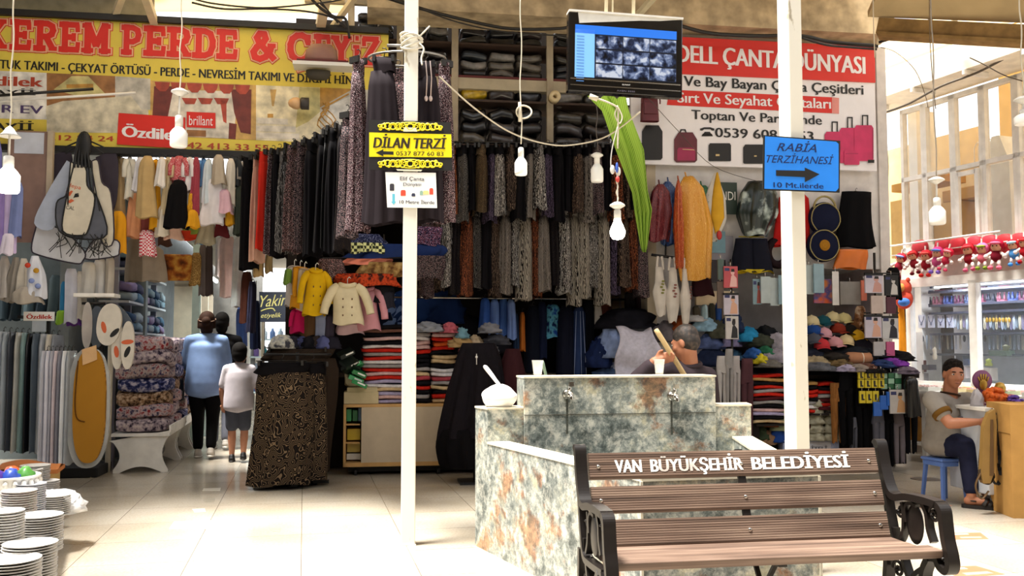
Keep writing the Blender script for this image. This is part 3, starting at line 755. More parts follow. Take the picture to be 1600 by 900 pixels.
# small shelf with a net basket, and a lamp, sticking out before the sign
sb = T('bracket_shelf', 'small white shelf with a dark red edge before the yellow sign', 'shelf', Wp(505, 104, -.35), FA); s_ = Wp(505, 104, -.35).y / F
P('board', MB().box((0, 0, 0), (92 * s_, .22, .035)), PLWHITE, sb); P('red_edge', MB().box((0, 0, .028), (80 * s_, .2, .022)), M('#5a1614', .6, key='edge_red'), sb)
b_ = MB(); b_.lathe([(.0, 0), (24 * s_, 0), (26 * s_, .04), (24 * s_, .12), (16 * s_, .175), (.001, .19)], 24, sy=.4); o = one('net_basket', b_, M('#9a7468', .5, key='basket_rose', alpha=.75), 'rounded rose grey basket on the small shelf before the yellow sign', 'basket', Wp(502, 104, -.35) + Vector((0, 0, .04)), FA)
b_ = MB(); b_.lathe([(.0, 0), (14 * s_, .01), (19 * s_, .05), (19 * s_, .1)], 20, sy=.4); one('dark_bowl', b_, M('#3c3424', .7, key='bowl_olive'), 'dark olive bowl hung under the small shelf before the sign', 'bowl', Wp(497, 126, -.35), FA)
b_ = MB(); b_.join(MB().lathe([(.001, 0), (.03, .01), (.055, .05), (.06, .09), (.045, .12)], 18), Matrix.Rotation(PI / 2, 4, 'Y')); b_.join(MB().lathe([(.05, .12), (.06, .13), (.06, .2), (.001, .2)], 16, mi=1), Matrix.Rotation(PI / 2, 4, 'Y')); one('sign_lamp', b_, [M('#d9ad7c', .4, key='lamp_amber'), M('#3a3430', .5, key='lamp_dark')], 'amber lamp with a dark base lying before the printed towels', 'lamp', Wp(450, 161, -.3), FA)
# ---- shop awning of the linen shop: a sloping white pole with black lamp bar before the sign
o = MB(); o.tube([U(-40, 160, 8.2), U(212, 145, 8.55)], .012, 8); o.tube([U(-40, 152, 8.25), U(146, 139, 8.5)], .014, 8, mi=1)
one('awning_pole', o, [PLWHITE, SBLK], 'thin white and black awning poles slanting across the yellow sign', 'pole')
# ================================================================== POLES AND WHAT IS TIED TO THEM
def pole_paint():
    m,nt,b = newmat('chipped_white_paint'); b.inputs['Roughness'].default_value = .45
    n = tex(nt,'Noise',vec(nt,(14,14,5),False),Scale=1.0,Detail=6.0)
    nt.links.new(ramp(nt,n.outputs[0],[(.0,'#e9e4d6'),(.66,'#e9e4d6'),(.7,'#b9ae97'),(.76,'#6d5f4c')]),b.inputs['Base Color']); return m
PP = pole_paint()
p1 = UF(636,853); p2 = Vector((1.615,5.3,0))
def pole(p,w,rz,label):
    o = T('support_pole',label,'pole',p,rz)
    b = MB(); b.box((0,0,3.1),(w,w,6.2)); P('post',b,PP,o,bev=.006)
    b = MB(); b.box((0,0,.004),(w*1.12,w*1.12,.008)); P('base_plate',b,PP,o)
    return o
pl1 = pole(p1 + Vector((0,.05,0)),.092,math.radians(6),'white square steel pole carrying the yellow and black tailor sign')
pl2 = pole(p2,.098,math.radians(24),'white square steel pole carrying the blue tailor sign')
# rope knot on the pole
kz = U(636,64,p1.y).z
b = MB()
for i in range(5):
    pts = [p1 + Vector((.066*math.cos(a)*(1 + .12*math.sin(3*a + i)),.05 + .066*math.sin(a)*(1 + .1*math.cos(2*a + i)),0)) + Vector((0,0,kz + .03*math.sin(a + i) + (i - 2)*.014)) for a in [2*PI*j/20 for j in range(20)]]
    b.tube(pts,.008,6,closed=True)
b.tube(smooth_path([p1 + Vector((.06,-.01,kz - .02)),p1 + Vector((.09,-.02,kz - .06)),p1 + Vector((.075,-.02,kz - .12)),p1 + Vector((.08,-.03,kz - .17))]),.006,6)
b.tube([p1 + Vector((.05,0,kz + .02)),p1 + Vector((.13,-.03,kz + .09))],.005,6)
one('rope_knot',b,M('#d9d3c4',.8,key='rope'),'white rope knotted round the pole above the hung skirts','rope')
# yellow tailor sign
def board_sign(name,label,corners,Y,rz,thick=.006,mat=SY):
    """flat board; corners = top-left, top-right, bottom-right, bottom-left pixels at depth Y"""
    c = [U(x,y,Y) for x,y in corners]; mid = sum(c,Vector())/4
    o = T(name,label,'sign',mid,rz)
    inv = Matrix.Rotation(-rz,3,'Z')
    def G(px,py):
        q = plane_hit(px,py,mid,Matrix.Rotation(rz,3,'Z') @ Vector((0,-1,0))); v = inv @ (q - mid); return v.x,v.z
    pts = [G(*k) for k in corners]
    b = MB(); b.prism(pts[::-1],0,thick); P('board',b,mat,o)
    return o,G
YEL = M('#f0dc10',.45,key='board_yellow',vary=.04)
o,G = board_sign('pole_sign','yellow and black tailor sign with a left arrow on the white pole',((576,187),(704,191),(707,267),(577,265)),p1.y - .008,math.radians(3),mat=SBLK)
b = MB(); quad(b,G,[(577,207),(705,210),(706,246),(577,245)],-.002); P('yellow_band',b,YEL,o)
DKB = M('#2b1c0a',.5,key='sign_brown',vary=0)
line(o,G,'DİLAN TERZİ',DKB,583,698,214,231,216,233,y=-.004,bold=.035,shear=.18,cap=CAPS,name='name_lettering')
line(o,G,'0537 877 60 83',DKB,619,693,236.5,243,237,244,y=-.004,bold=.01,cap=CAPS,name='number_lettering')
b = MB(); quad(b,G,[(587,239),(599,233.5),(599,236.5),(615,237),(615,242),(599,241.5),(599,244.5)],-.004); P('arrow',b,SBLK,o)
for nm,yy in (('top_scroll',198),('bottom_scroll',256)):
    b = MB(); cx0 = G(641,yy)[0]
    def sc_ring(px,rx,ry,r=.0032):
        cx,cz = G(px,yy + (px - 641)*.02); b.tube([(cx + rx*math.cos(a),-.003,cz + ry*math.sin(a)) for a in [2*PI*i/16 for i in range(16)]],r,5,closed=True)
    mpp = p1.y/F
    sc_ring(641,21*mpp,7*mpp); sc_ring(641,5*mpp,5*mpp,.005); sc_ring(641,12*mpp,4*mpp)
    for sgn in (-1,1):
        for dx,rx,ry in ((19,5,5.5),(27,6,5),(35,5,5),(42,4,3),(12,5,6),(47,3,2)): sc_ring(641 + sgn*dx,rx*mpp,ry*mpp,.0045)
        for i in range(6): 
            x,z = G(641 + sgn*(14 + i*6.5),yy + (4 if i % 2 else -4)); b.ell((x,-.002,z),(.012,.003,.009),8,6)
    P(nm,b,YEL,o)
b = MB(); quad(b,G,[(632,199),(650,200),(652,206),(630,206)],-.007); P('tape',b,M('#efe9d0',.3,key='tape',alpha=.8),o)
b = MB(); quad(b,G,[(619,264.5),(660,265.5),(658,268),(621,267)],-.007); P('tape',b,M('#efe9d0',.3,key='tape'),o)
PAPER = M('#f2f0ec',.6,key='paper',vary=.02)
o,G = board_sign('paper_sign','white paper bag shop notice with a blue down arrow below the tailor sign',((602,269),(681,270),(683,325),(605,324)),p1.y - .006,math.radians(3),.003,PAPER)
GRY = M('#5a5a60',.6,key='print_grey',vary=0); CYN = M('#5cb8cf',.6,key='print_cyan',vary=0)
line(o,G,'Elif Çanta',GRY,625,663,276,283,277,284,y=-.001,bold=.014,name='name_lettering')
line(o,G,'Dünyası',GRY,630,658,285,292,286,292,y=-.001,bold=.014,name='name_lettering')
line(o,G,'10 Metre İlerde',GRY,624,679,311,318,312,319,y=-.001,bold=.022,name='distance_lettering')
b = MB(); quad(b,G,[(613,303),(617,303),(617,315),(619,315),(615,320),(611,315),(613,315)],-.001); P('arrow',b,CYN,o)
b = MB(); mm = [M('#33303a',.6,key='pb1'),M('#d8472e',.6,key='pb2'),M('#2a2f4a',.6,key='pb3'),M('#8fb0a0',.6,key='pb4'),M('#e0d38c',.6,key='pb5')]
for i,(x0,y0,x1,y1,k) in enumerate(((609,287,616,298,0),(626,297,634,306,1),(643,302,649,307,2),(656,298,661,305,3),(661,298,670,304,4),(671,294,677,304,1))): quad(b,G,oct_(x0,y0,x1,y1,1.2),-.001,k)
P('bag_pictures',b,mm,o)
# blue tailor sign on the second pole
BLU = M('#2186f2',.4,key='sign_blue',vary=.05); NVY = M('#0a1a52',.5,key='sign_navy',vary=0)
Yb = p2.y - .085
o,G = board_sign('pole_sign','blue tailor sign with a black right arrow on the white pole',((1193,211),(1313,220),(1312,301),(1192,297)),Yb,math.radians(14),.006,SBLK)
b = MB(); quad(b,G,[(1195,213),(1306,221.5),(1310,225),(1310,294),(1306,299),(1194,295)],-.002); P('blue_face',b,BLU,o)
line(o,G,'RABİA',NVY,1213,1275,222,236,226,238,y=-.004,bold=.008,shear=.35,cap=CAPS,name='name_lettering')
line(o,G,'TERZİHANESİ',NVY,1197,1302,242,254,245,257,y=-.004,bold=.004,shear=.35,cap=CAPS,name='trade_lettering')
line(o,G,'10 Mt.ilerde',NVY,1208,1286,285,293,287,295,y=-.004,bold=.012,name='distance_lettering')
b = MB(); quad(b,G,[(1212,266),(1257,267),(1257,262),(1280,272.5),(1257,285),(1257,277),(1212,275)],-.004); P('arrow',b,SBLK,o)
for cx,cy in ((1221,247),(1272,249)): pass

# ---- circle of skirts hung from the first pole
hb = U(614,70,p1.y + .05)
b = MB(); b.tube([U(605,71,p1.y + .1),U(640,72,p1.y + .1)],.011,8)
b.tube([U(636,72,p1.y + .12),U(636,88,p1.y + .3)],.009,8)
ring_c = U(636,92,p1.y + .32)
b.tube([ring_c + Vector((.27*math.cos(a),.17*math.sin(a),0)) for a in [2*PI*i/24 for i in range(24)]],.008,6,closed=True)
one('skirt_ring',b,M('#8d8a86',.4,.6,key='hanger_steel'),'steel hoop tied behind the white pole for hanging skirts','rail')
TAUPE = M('#241d21',.85,key='taupe_jersey'); FLW = pat('floral_white','floral','#191015','#d9cfd0',55,c='#9c4a52'); FLR = pat('floral_red','floral','#150c10','#b56a6a',48,c='#d9c9c4')
FLD = pat('floral_dark','floral','#131015','#6e3a44',42,c='#b9a9a4')
def skirt(label,loc,w,d,h,mat,rz=0,group=None,seed=0,band=None,flare=1.25,folds=9,amp=.12,hang=True,top=.6):
    o = T('skirt',label,'skirt',loc,rz,group)
    P('skirt_panel',drape(w,d,h - .09,((0,top),(.05,top + .1),(1,flare)),folds,amp,seed,n=48,k=10,c=(0,0,-.09)),mat,o)
    P('waistband',drape(w*top*1.02,d*top*1.02,.1,((0,1),(1,1)),2,.02,seed,n=28,k=2),band or mat,o)
    if hang:
        b = MB(); b.tube([(-w*top*.5,0,.012),(w*top*.5,0,.012)],.005,5); b.tube([(0,0,.012)] + [(.018*math.sin(t),0,.04 + .018 - .018*math.cos(t)) for t in (.2,.9,1.6,2.4,3.2,4)],.0035,5)
        for sx in (-1,1): b.box((sx*w*top*.42,0,-.005),(.02,d*top*1.1 + .01,.045))
        P('clip_hanger',b,SBLK,o)
    return o
gp = 'skirts hung round the first white pole'
mp_ = (p1.y + .32)/F
for i,(px,py,pb,dy,wpx,mat,lb,rz) in enumerate((
    (600,92,356,-.14,62,TAUPE,'plain taupe skirt with a gathered waist hanging beside the white pole',0),
    (665,100,352,-.12,52,TAUPE,'plain taupe skirt with drawstring tassels on the other side of the pole',.1),
    (560,94,368,.05,34,FLW,'white flowered dark skirt hanging edge-on beside the plain taupe skirt',.9),
    (694,100,352,.02,34,FLW,'white flowered skirt hanging edge-on at the outer right of the pole',-.9),
    (622,110,350,.2,60,FLR,'dark red flowered skirt showing below the yellow tailor sign',0),
    (655,110,340,.24,50,FLD,'black flowered skirt behind the white paper notice',.1),
    (543,180,375,.25,26,FLD,'narrow black and wine flowered skirt beside the white flowered one',1.0))):
    Y = p1.y + .32 + dy
    o = skirt(lb,U(px,py,Y),wpx*Y/F*.95,.12,(pb - py)*Y/F,mat,rz,gp,i,folds=10 if i < 2 else 6,amp=.16)
    if i == 1:
        b = MB()
        for q in (0,1):
            b.tube([(.0 + q*.03,-.07,0),(.01 + q*.03,-.085,-.12),(.005 + q*.03,-.08,-.24)],.004,5); b.ell((.005 + q*.03,-.08,-.26),(.012,.012,.02),8,6)
        P('drawstring',b,M('#cdb9b4',.6,key='tassel'),o)
# ---- cords and light bulbs
BULB_ON = M('#fff6e8',.4,emit=9,key='bulb_lit'); BULB_OFF = M('#e9e7e2',.35,key='bulb_unlit',vary=.02); CORD = M('#cfc5b0',.6,key='cord_cream',vary=.05)
def lamp(label,px,ptop,pcap,psock,pbase,pend,Y,shape,lit=False,cord=CORD,wpx=20,rose=True):
    """lamp on a cord: cord from ptop to pcap, rod to psock, bulb from psock to pend"""
    c = U(px,pend,Y); s = Y/F; H = lambda y: (U(px,y,Y).z - c.z)
    o = T('pendant_bulb',label,'light bulb',c,0,'bulbs on hanging cords')
    b = MB(); pts = [(.006*math.sin(i*1.7),0,H(pcap) + (H(ptop) - H(pcap))*i/7) for i in range(8)]; pts[0] = (0,0,H(pcap)); b.tube(smooth_path(pts,3),.0045,6); P('cord',b,cord,o)
    if rose:
        b = MB(); hz = H(pcap); r = wpx*s*.5
        b.lathe([(.006,hz),(r*.45,hz - .004),(r*.95,hz - .02),(r,hz - .028),(r*.3,hz - .05),(.009,hz - .055)] if rose == 'up' else [(.005,hz + .004),(r*.35,hz - .012),(r*.6,hz - .04),(r,hz - .062),(r*.9,hz - .062),(.004,hz - .03)],18)
        b.tube([(0,0,hz - .04),(0,0,H(psock))],.007,8); P('ceiling_rose',b,PLWHITE,o)
    b = MB(); zs = H(psock); zb = H(pbase); r = wpx*s*.22
    b.lathe([(r*.7,zs + .006),(r,zs),(r*1.05,(zs*2 + zb)/3),(r*1.05,zb)],16); P('socket',b,PLWHITE,o)
    b = MB(); R_ = wpx*s*.5
    if shape == 'jar': pr = [(r,zb),(R_*.75,zb*.86),(R_,zb*.7),(R_,zb*.14),(R_*.95,zb*.04),(R_*.82,0),(.001,0)]
    else: pr = [(r,zb),(r*1.15,zb*.85),(R_*.75,zb*.66),(R_,zb*.4),(R_*.92,zb*.2),(R_*.6,zb*.05),(.001,0)]
    b.lathe(pr,24,cap=False); P('glass_bulb',b,BULB_ON if lit else BULB_OFF,o,'lit bulb' if lit else None)
    if lit:
        l = bpy.data.lights.new('bulb_light','POINT'); l.energy = 28; l.shadow_soft_size = .06; l.color = (1,.93,.82)
        lo = link('bulb_light',l,(0,-.01,-.09),parent=o)
    return o
lamp('lit white bulb low at the picture edge beside the lilac scarves',12,-5,198,245,262,301,5.6,'jar',True,wpx=34)
lamp('unlit jar shaped bulb on a rod before the red printed panel',279,-5,138,182,199,230,6.2,'jar',wpx=27,rose='up')
lamp('unlit bulb on a white looped cord before the upper shelves',814,-5,225,232,246,274,6.0,'jar',wpx=20,rose=False)
lamp('grey unlit bulb hanging in front of the black skirts',933,150,238,240,256,285,7.4,'jar',cord=M('#4a4038',.6,key='cord_brown'),wpx=20,rose='up')
lamp('lit pear shaped bulb hanging before the skirts',965,280,315,329,342,375,5.9,'pear',True,wpx=25,rose='up')
lamp('grey jar shaped unlit bulb before the white framed windows',1465,-5,276,310,322,351,6.6,'jar',wpx=25,rose='up',cord=M('#8a7f70',.6,key='cord_grey'))
o_ = lamp('white hanging lampshade cut by the picture edge before the windows',1600,-5,150,172,178,195,6.0,'jar',wpx=28,rose='up')
# loop in the white cord
c = U(820,175,6.0); b = MB(); b.tube([c + Vector((.05*math.cos(a) - .005,.01*math.sin(a*2),.042*math.sin(a))) for a in [2*PI*i/20 for i in range(20)]],.006,6,closed=True)
b.tube([U(812,160,6),U(812,190,6)],.011,6)
one('cord_loop',b,CORD,'loop knotted in the white cord above the unlit bulb','cord')
# cord from the screen with plug, strings and clip
b = MB(); b.tube(smooth_path([U(922,151,5.85),U(930,153,5.85),U(950,160,5.85),U(964,168,5.88),U(966,180,5.9),U(965,232,5.9)]),.006,6); b.tube([U(921,150,5.85),U(934,155,5.85)],.017,8)
b.tube(smooth_path([U(964,165,5.88),U(972,182,5.88),U(968,193,5.88),U(961,180,5.88),U(964,168,5.88)]),.005,6)
one('plug_cord',b,CORD,'cream cord with a plug hanging from under the screen','cord')
b = MB(); b.tube(smooth_path([U(965,198,5.9),U(956,235,5.9),U(955,262,5.9),U(964,272,5.9),U(965,318,5.9)]),.004,6)
for x,y,r in ((957,265,.016),(966,268,.016)): b.ell(U(x,y,5.9),(r,r*.7,r*1.9),10,8,0)
b.ell(U(964,262,5.89),(.01,.01,.035),10,8,1); b.ell(U(965,280,5.89),(.014,.012,.02),10,8,2)
one('bulb_string',b,[PLWHITE,M('#3358b8',.5,key='clip_blue'),M('#c03a34',.5,key='clip_red')],'white string with blue and red clips holding the lit pear bulb','cord')
b = MB(); b.tube(smooth_path([U(687,120,6.15),U(740,168,6.5),U(800,208,7.0),U(860,226,7.3),U(905,225,7.4),U(950,212,7.2),U(1000,175,6.6)]),.006,6)
one('washing_line',b,CORD,'cream cord sagging from the pole across the black skirts','cord')
def cable(label,pts,r=.008,mat=SBLK,name='cable'):
    b = MB(); b.tube(smooth_path([U(*p) for p in pts],5),r,6); return one(name,b,mat,label,'cable')
cable('black cable looping down from the roof over the white sun sheet',((290,-6,7.6),(330,5,7.7),(400,12,7.9),(450,10,8),(520,2,8.1),(560,-8,8.1)))
cable('black cable drooping above the yellow sign towards the corner',((300,4,7.8),(350,14,8),(420,14,8.2),(480,18,8.4),(520,28,8.6),(545,46,8.7)),.009)
cable('black cable bundle hanging at the end of the yellow sign',((484,-5,8.2),(500,12,8.3),(522,26,8.4),(540,30,8.5),(546,60,8.6)),.014)
cable('second black cable curling beside the roof corner',((495,-6,8.2),(515,20,8.3),(528,36,8.4),(514,18,8.3),(498,4,8.2)),.007)
cable('long black cable slung in front of the upper shelves',((590,-8,8.2),(660,14,8.6),(730,32,8.9),(800,45,9.1),(880,44,9.2),(900,36,9.2)),.016)
cable('thin black cable above the upper shelves',((600,-12,8.2),(700,30,8.7),(790,50,9.0),(890,56,9.1)),.007)
cable('black cable bundle along the top of the bag sign',((1062,40,9.4),(1110,52,9.5),(1180,56,9.6),(1250,56,9.6),(1300,66,9.65),(1372,72,9.6)),.02)
cable('black cable drooping over the title of the bag sign',((1250,58,9.5),(1290,70,9.55),(1330,74,9.6),(1370,77,9.6)),.012)
cable('black cable rising from the pillar towards the roof',((1374,66,9.5),(1420,50,9.2),(1470,20,9),(1512,-8,8.8)),.015)
cable('thin wire hanging before the white sunlit roof',((1452,-8,8.2),(1453,60,8.3),(1457,120,8.3),(1462,170,8.3)),.004,M('#6b5a44',.7,key='wire_brown'),'wire')
cable('pale wire hanging beside the brown roof beam',((1364,-8,8.6),(1365,40,8.6),(1367,90,8.7)),.005,CORD,'wire')
cable('thin wire curling down past the bright tarpaulin',((1376,74,9.4),(1400,82,9.8),(1430,110,10),(1446,150,10.2),(1450,168,10.3)),.004,M('#6b5a44',.7,key='wire_brown'),'wire')
cable('cable running along the eave of the windowed wing',((1376,178,10.5),(1420,162,10.3),(1470,135,9.8),(1530,112,9.5),(1590,80,9.1)),.012,M('#5d544a',.7,key='cable_grey'))
cable('wire crossing the eave towards the upper corner',((1515,90,9.2),(1540,102,9.2),(1570,118,9.3),(1610,130,9.3)),.006,M('#5d544a',.7,key='cable_grey'),'wire')
cable('thin wires hanging beside the white wing post',((1382,200,10.2),(1388,260,10.2),(1384,320,10.2),(1386,352,10.2)),.005,M('#a89a80',.7,key='wire_tan'),'wire')
cable('thin wire strung from the bag sign down to the stall',((1010,150,8.6),(1060,205,8.9),(1115,260,9.3),(1190,285,9.5)),.003,M('#4a4038',.6,key='cord_brown'),'wire')

# ---- screen hung from the roof
tv = T('screen','black framed security screen showing nine camera pictures hung from the roof','television',U(978,84,5.9),(0,math.radians(1.0),math.radians(9)))
inv = tv.rotation_euler.to_matrix().inverted(); tn = tv.rotation_euler.to_matrix() @ Vector((0,1,0))
def G(px,py): v = inv @ (plane_hit(px,py,tv.location,tn) - tv.location); return v.x,v.z
x0,z1 = G(889,17); x1,_ = G(1067,30); _,z0 = G(889,141)
z1 = (G(889,17)[1] + G(1067,31)[1])/2; z0 = (G(889,143)[1] + G(1067,152)[1])/2
b = MB(); b.box(((x0 + x1)/2,.035,(z0 + z1)/2),(x1 - x0,.07,z1 - z0)); P('casing',b,M('#0d0d10',.12,key='gloss_black',vary=0,coat=.5),tv,bev=.008)
b = MB(); fp = [G(*k_) for k_ in ((903,18),(1066,31),(1030,33),(1000,32.5),(905,36))]; b.prism(fp[::-1],-.004,-.001); P('film_glare',b,M('#e6e3da',.5,key='glare_white'),tv)  # white strip: glare on the dusty top film, put into the colour
b = MB(); b.box(((x0 + x1)/2,.03,z1 + .004),(x1 - x0,.085,.012)); P('dusty_top',b,M('#d8d4cc',.8,key='dust'),tv)
sx0,sz1 = x0 + .042,z1 - .085; sx1,sz0 = x1 - .044,z0 + .095
def scr_mat():
    m,nt,bs = newmat('camera_picture'); bs.inputs['Base Color'].default_value = (0,0,0,1); bs.inputs['Roughness'].default_value = .2
    n = tex(nt,'Noise',vec(nt,(17,17,17)),Scale=1.0,Detail=6.0,Distortion=.2)
    c = ramp(nt,n.outputs[0],[(.36,'#070a14'),(.46,'#2c3a5c'),(.55,'#8a9bc2'),(.62,'#e6ecfa')])
    nt.links.new(c,bs.inputs['Emission Color']); bs.inputs['Emission Strength'].default_value = .8; return m
SCRB = M('#1c62c4',.3,emit=.55,key='screen_blue'); SCRL = M('#6fa6e4',.3,emit=.55,key='screen_light'); SCRD = M('#0b1122',.3,emit=.5,key='screen_dark'); SCRP = scr_mat()
b = MB(); b.box(((sx0 + sx1)/2,-.002,(sz0 + sz1)/2),(sx1 - sx0,.004,sz1 - sz0)); sc_ = P('display',b,SCRD,tv)
def pane(name,a,c,e,f,mat,y=-.005):
    b = MB(); b.box(((a + c)/2,y,(e + f)/2),(c - a,.002,f - e)); P(name,b,mat,sc_)
sw,sh = sx1 - sx0,sz1 - sz0
pane('menu_bar',sx0,sx1,sz1 - .055,sz1,SCRB); pane('side_panel',sx0,sx0 + sw*.19,sz0,sz1 - .03,SCRL)
for i in range(3):
    for j in range(3):
        pw,ph = sw*.8/3,(sh - .06)/3
        pane('camera_picture',sx0 + sw*.2 + i*pw + .003,sx0 + sw*.2 + (i + 1)*pw - .003,sz0 + j*ph + .008,sz0 + (j + 1)*ph - .003,SCRP)
b = MB()
for i in range(16): b.box((sx0 + .035,-.0065,sz1 - .075 - i*.0195),(.05,.001,.005))
P('list_lines',b,M('#4a76ad',.3,emit=.4,key='screen_text'),sc_)
b = MB()
for zz,hh in ((z0 + .083,.009),(z0 + .042,.006)): b.box(((x0 + x1)/2,-.002,zz),(x1 - x0 - .03,.004,hh))
P('silver_trim',b,CHROME,tv)
xm = (x0 + x1)/2
txt(tv,'maker_lettering','SUNNY',PLWHITE,xm - .025,xm + .03,z0 + .058,z0 + .067,-.002,.02)
txt(tv,'badge_lettering','AXEN 5550',M('#7c7686',.4,key='badge'),xm - .06,xm + .06,z0 + .016,z0 + .026,-.002,0)
for px,nm in ((950,'hanger_rod'),(960,'hanger_rod'),(993,'hanger_rod')):
    x,z = G(px,22); b = MB(); b.tube([(x,.05,z - .03),(x + .003,.05,z + .9)],.012 if px != 960 else .006,8); P(nm,b,RAF,tv)

# ================================================================== FOUNTAIN
def stone_mat():
    m,nt,b = newmat('slate_stone'); b.inputs['Roughness'].default_value = .42
    v = vec(nt,(1,1,1),False)
    n1 = tex(nt,'Noise',v,Scale=3.6,Detail=10.0,Roughness=.78); n2 = tex(nt,'Noise',v,Scale=13.0,Detail=9.0,Roughness=.82,Distortion=.25)
    n3 = tex(nt,'Noise',v,Scale=3.4,Detail=6.0,Roughness=.65)
    c1 = ramp(nt,n1.outputs[0],[(.4,'#2c3432'),(.47,'#6d7573'),(.53,'#9c9f96'),(.6,'#d6cba8')])
    c2 = ramp(nt,n2.outputs[0],[(.4,'#353e3c'),(.47,'#717976'),(.53,'#bcbdb4'),(.59,'#f4efe0')])
    mx = nt.nodes.new('ShaderNodeMix'); mx.data_type = 'RGBA'; mx.inputs[0].default_value = .45; nt.links.new(c1,mx.inputs[6]); nt.links.new(c2,mx.inputs[7])
    fac = ramp(nt,n3.outputs[0],[(.545,'#000000'),(.61,'#e0e0e0')])
    rust = ramp(nt,n2.outputs[0],[(.42,'#4a260e'),(.56,'#9c5c20')])
    m2 = nt.nodes.new('ShaderNodeMix'); m2.data_type = 'RGBA'; nt.links.new(fac,m2.inputs[0]); nt.links.new(mx.outputs[2],m2.inputs[6]); nt.links.new(rust,m2.inputs[7])
    nt.links.new(m2.outputs[2],b.inputs['Base Color']); return m
STONE = stone_mat(); CAPST = M('#d8d0bb',.5,key='stone_edge',vary=.2,vs=12)
LB = Vector((-.238,6.05,0)); LF = Vector((.586,4.25,0)); RF = Vector((1.45,4.43,0)); RB = Vector((1.612,6.433,0))
bd = (RB - LB).normalized(); bn = Vector((bd.y,-bd.x,0))        # along the back, and towards the viewer
fz = math.atan2(bd.y,bd.x)
ft = T('drinking_fountain','grey and rust slate clad drinking fountain with a high back and open basin','fountain',LB,fz)
rm = Matrix.Rotation(-fz,3,'Z')
def fl(v): q = rm @ (v - LB); return (q.x,q.y)
bl,lf,rf_,br = (0,0),fl(LF),fl(RF),fl(RB)
th = .2; hz,hs,hb_ = .665,.878,1.075
s0,s1 = .28,1.578
llen = br[0]
def lerp2(a,b,t): return (a[0] + (b[0] - a[0])*t,a[1] + (b[1] - a[1])*t)
# the back row: shoulder, high block, shoulder
fr = th/math.hypot(*lf)
bl2 = lerp2(bl,lf,.104); br2 = lerp2(br,rf_,.1)
def fxy(x,y): return (x,y)
b = MB(); b.prism([(s0,-.2),(s1,-.2),(s1,.02),(s0,.02)],0,hb_,'z'); P('back_block',b,STONE,ft,bev=.004)
b = MB(); b.prism([bl,bl2,(s0,-.185),(s0,0)],0,hs,'z'); P('shoulder_block',b,STONE,ft,bev=.004)
b = MB(); b.prism([(s1,0),(s1,-.185),br2,br],0,hs,'z'); P('shoulder_block',b,STONE,ft,bev=.004)
b = MB(); b.box(((s0 + s1)/2,-.09,hb_ + .004),(s1 - s0 + .006,.235,.012)); P('coping',b,CAPST,ft)
b = MB(); b.prism([(bl[0] - .004,bl[1]),(bl2[0] - .004,bl2[1] - .004),(s0,-.19),(s0,0)],hs,hs + .012,'z'); P('coping',b,CAPST,ft)
b = MB(); b.prism([(s1,0),(s1,-.19),(br2[0] + .004,br2[1] - .004),(br[0] + .004,br[1])],hs,hs + .012,'z'); P('coping',b,CAPST,ft)
def wallseg(name,a,c,t,h,lip=True):
    d = Vector((c[0] - a[0],c[1] - a[1])); d.normalize(); n_ = Vector((-d.y,d.x))*t
    q = [a,c,(c[0] + n_.x,c[1] + n_.y),(a[0] + n_.x,a[1] + n_.y)]
    b = MB(); b.prism(q,0,h,'z'); o = P(name,b,STONE,ft)
    e = .004; q2 = [(x - n_.x/t*e*(1 if i < 2 else -1),y - n_.y/t*e*(1 if i < 2 else -1)) for i,(x,y) in enumerate(q)]
    b = MB(); b.prism(q2,h,h + .014,'z'); P('wall_coping',b,CAPST,o)
wallseg('basin_wall',bl2,lf,.13,hz); wallseg('basin_wall',lf,rf_,.13,hz); wallseg('basin_wall',rf_,br2,.13,hz)
b = MB(); b.prism([(bl2[0] + .09,bl2[1] - .03),(lf[0] + .05,lf[1] + .09),(rf_[0] - .05,rf_[1] + .09),(br2[0] - .09,br2[1] - .03)],.0,.22,'z'); P('basin_floor',b,M('#6f7068',.3,key='wet_stone'),ft)
b = MB(); b.box(((s0 + s1)/2,-.2015,hb_ - .235),(s1 - s0,.002,.004)); P('tile_joint',b,M('#55524a',.8,key='joint'),ft)
b = MB()
for c_ in (lf,rf_): b.box((c_[0],c_[1],hz/2),(.012,.012,hz))
P('corner_edge',b,CAPST,ft)
def local(px,py,yl):
    o_ = LB + Matrix.Rotation(fz,3,'Z') @ Vector((0,yl,0)); q = plane_hit(px,py,o_,-bn); v = rm @ (q - LB); return v.x,v.z
for px,py in ((886,616),(1049,619)):
    x,z = local(px,py,-.2)
    t = MB(); t.lathe([(.0,0),(.03,0),(.036,.012),(.026,.02),(.02,.03),(.02,.055)],18)
    q = MB(); q.join(t,Matrix.Translation((x,-.2,z)) @ Matrix.Rotation(PI/2,4,'X'))
    q.ell((x,-.27,z),(.024,.024,.024),14,10); q.tube([(x,-.25,z + .01),(x + .006,-.25,z + .06)],.012,10); q.box((x + .012,-.255,z + .066),(.03,.024,.028))
    q.tube(smooth_path([(x,-.27,z),(x,-.3,z - .005),(x,-.305,z - .03)]),.011,8)
    tp = P('tap',q,CHROME,ft)
    s = MB(); s.box((x,-.2012,z - .14),(.014,.0015,.22)); P('water_stain',s,M('#4d5049',.4,key='stain',alpha=.6),ft)
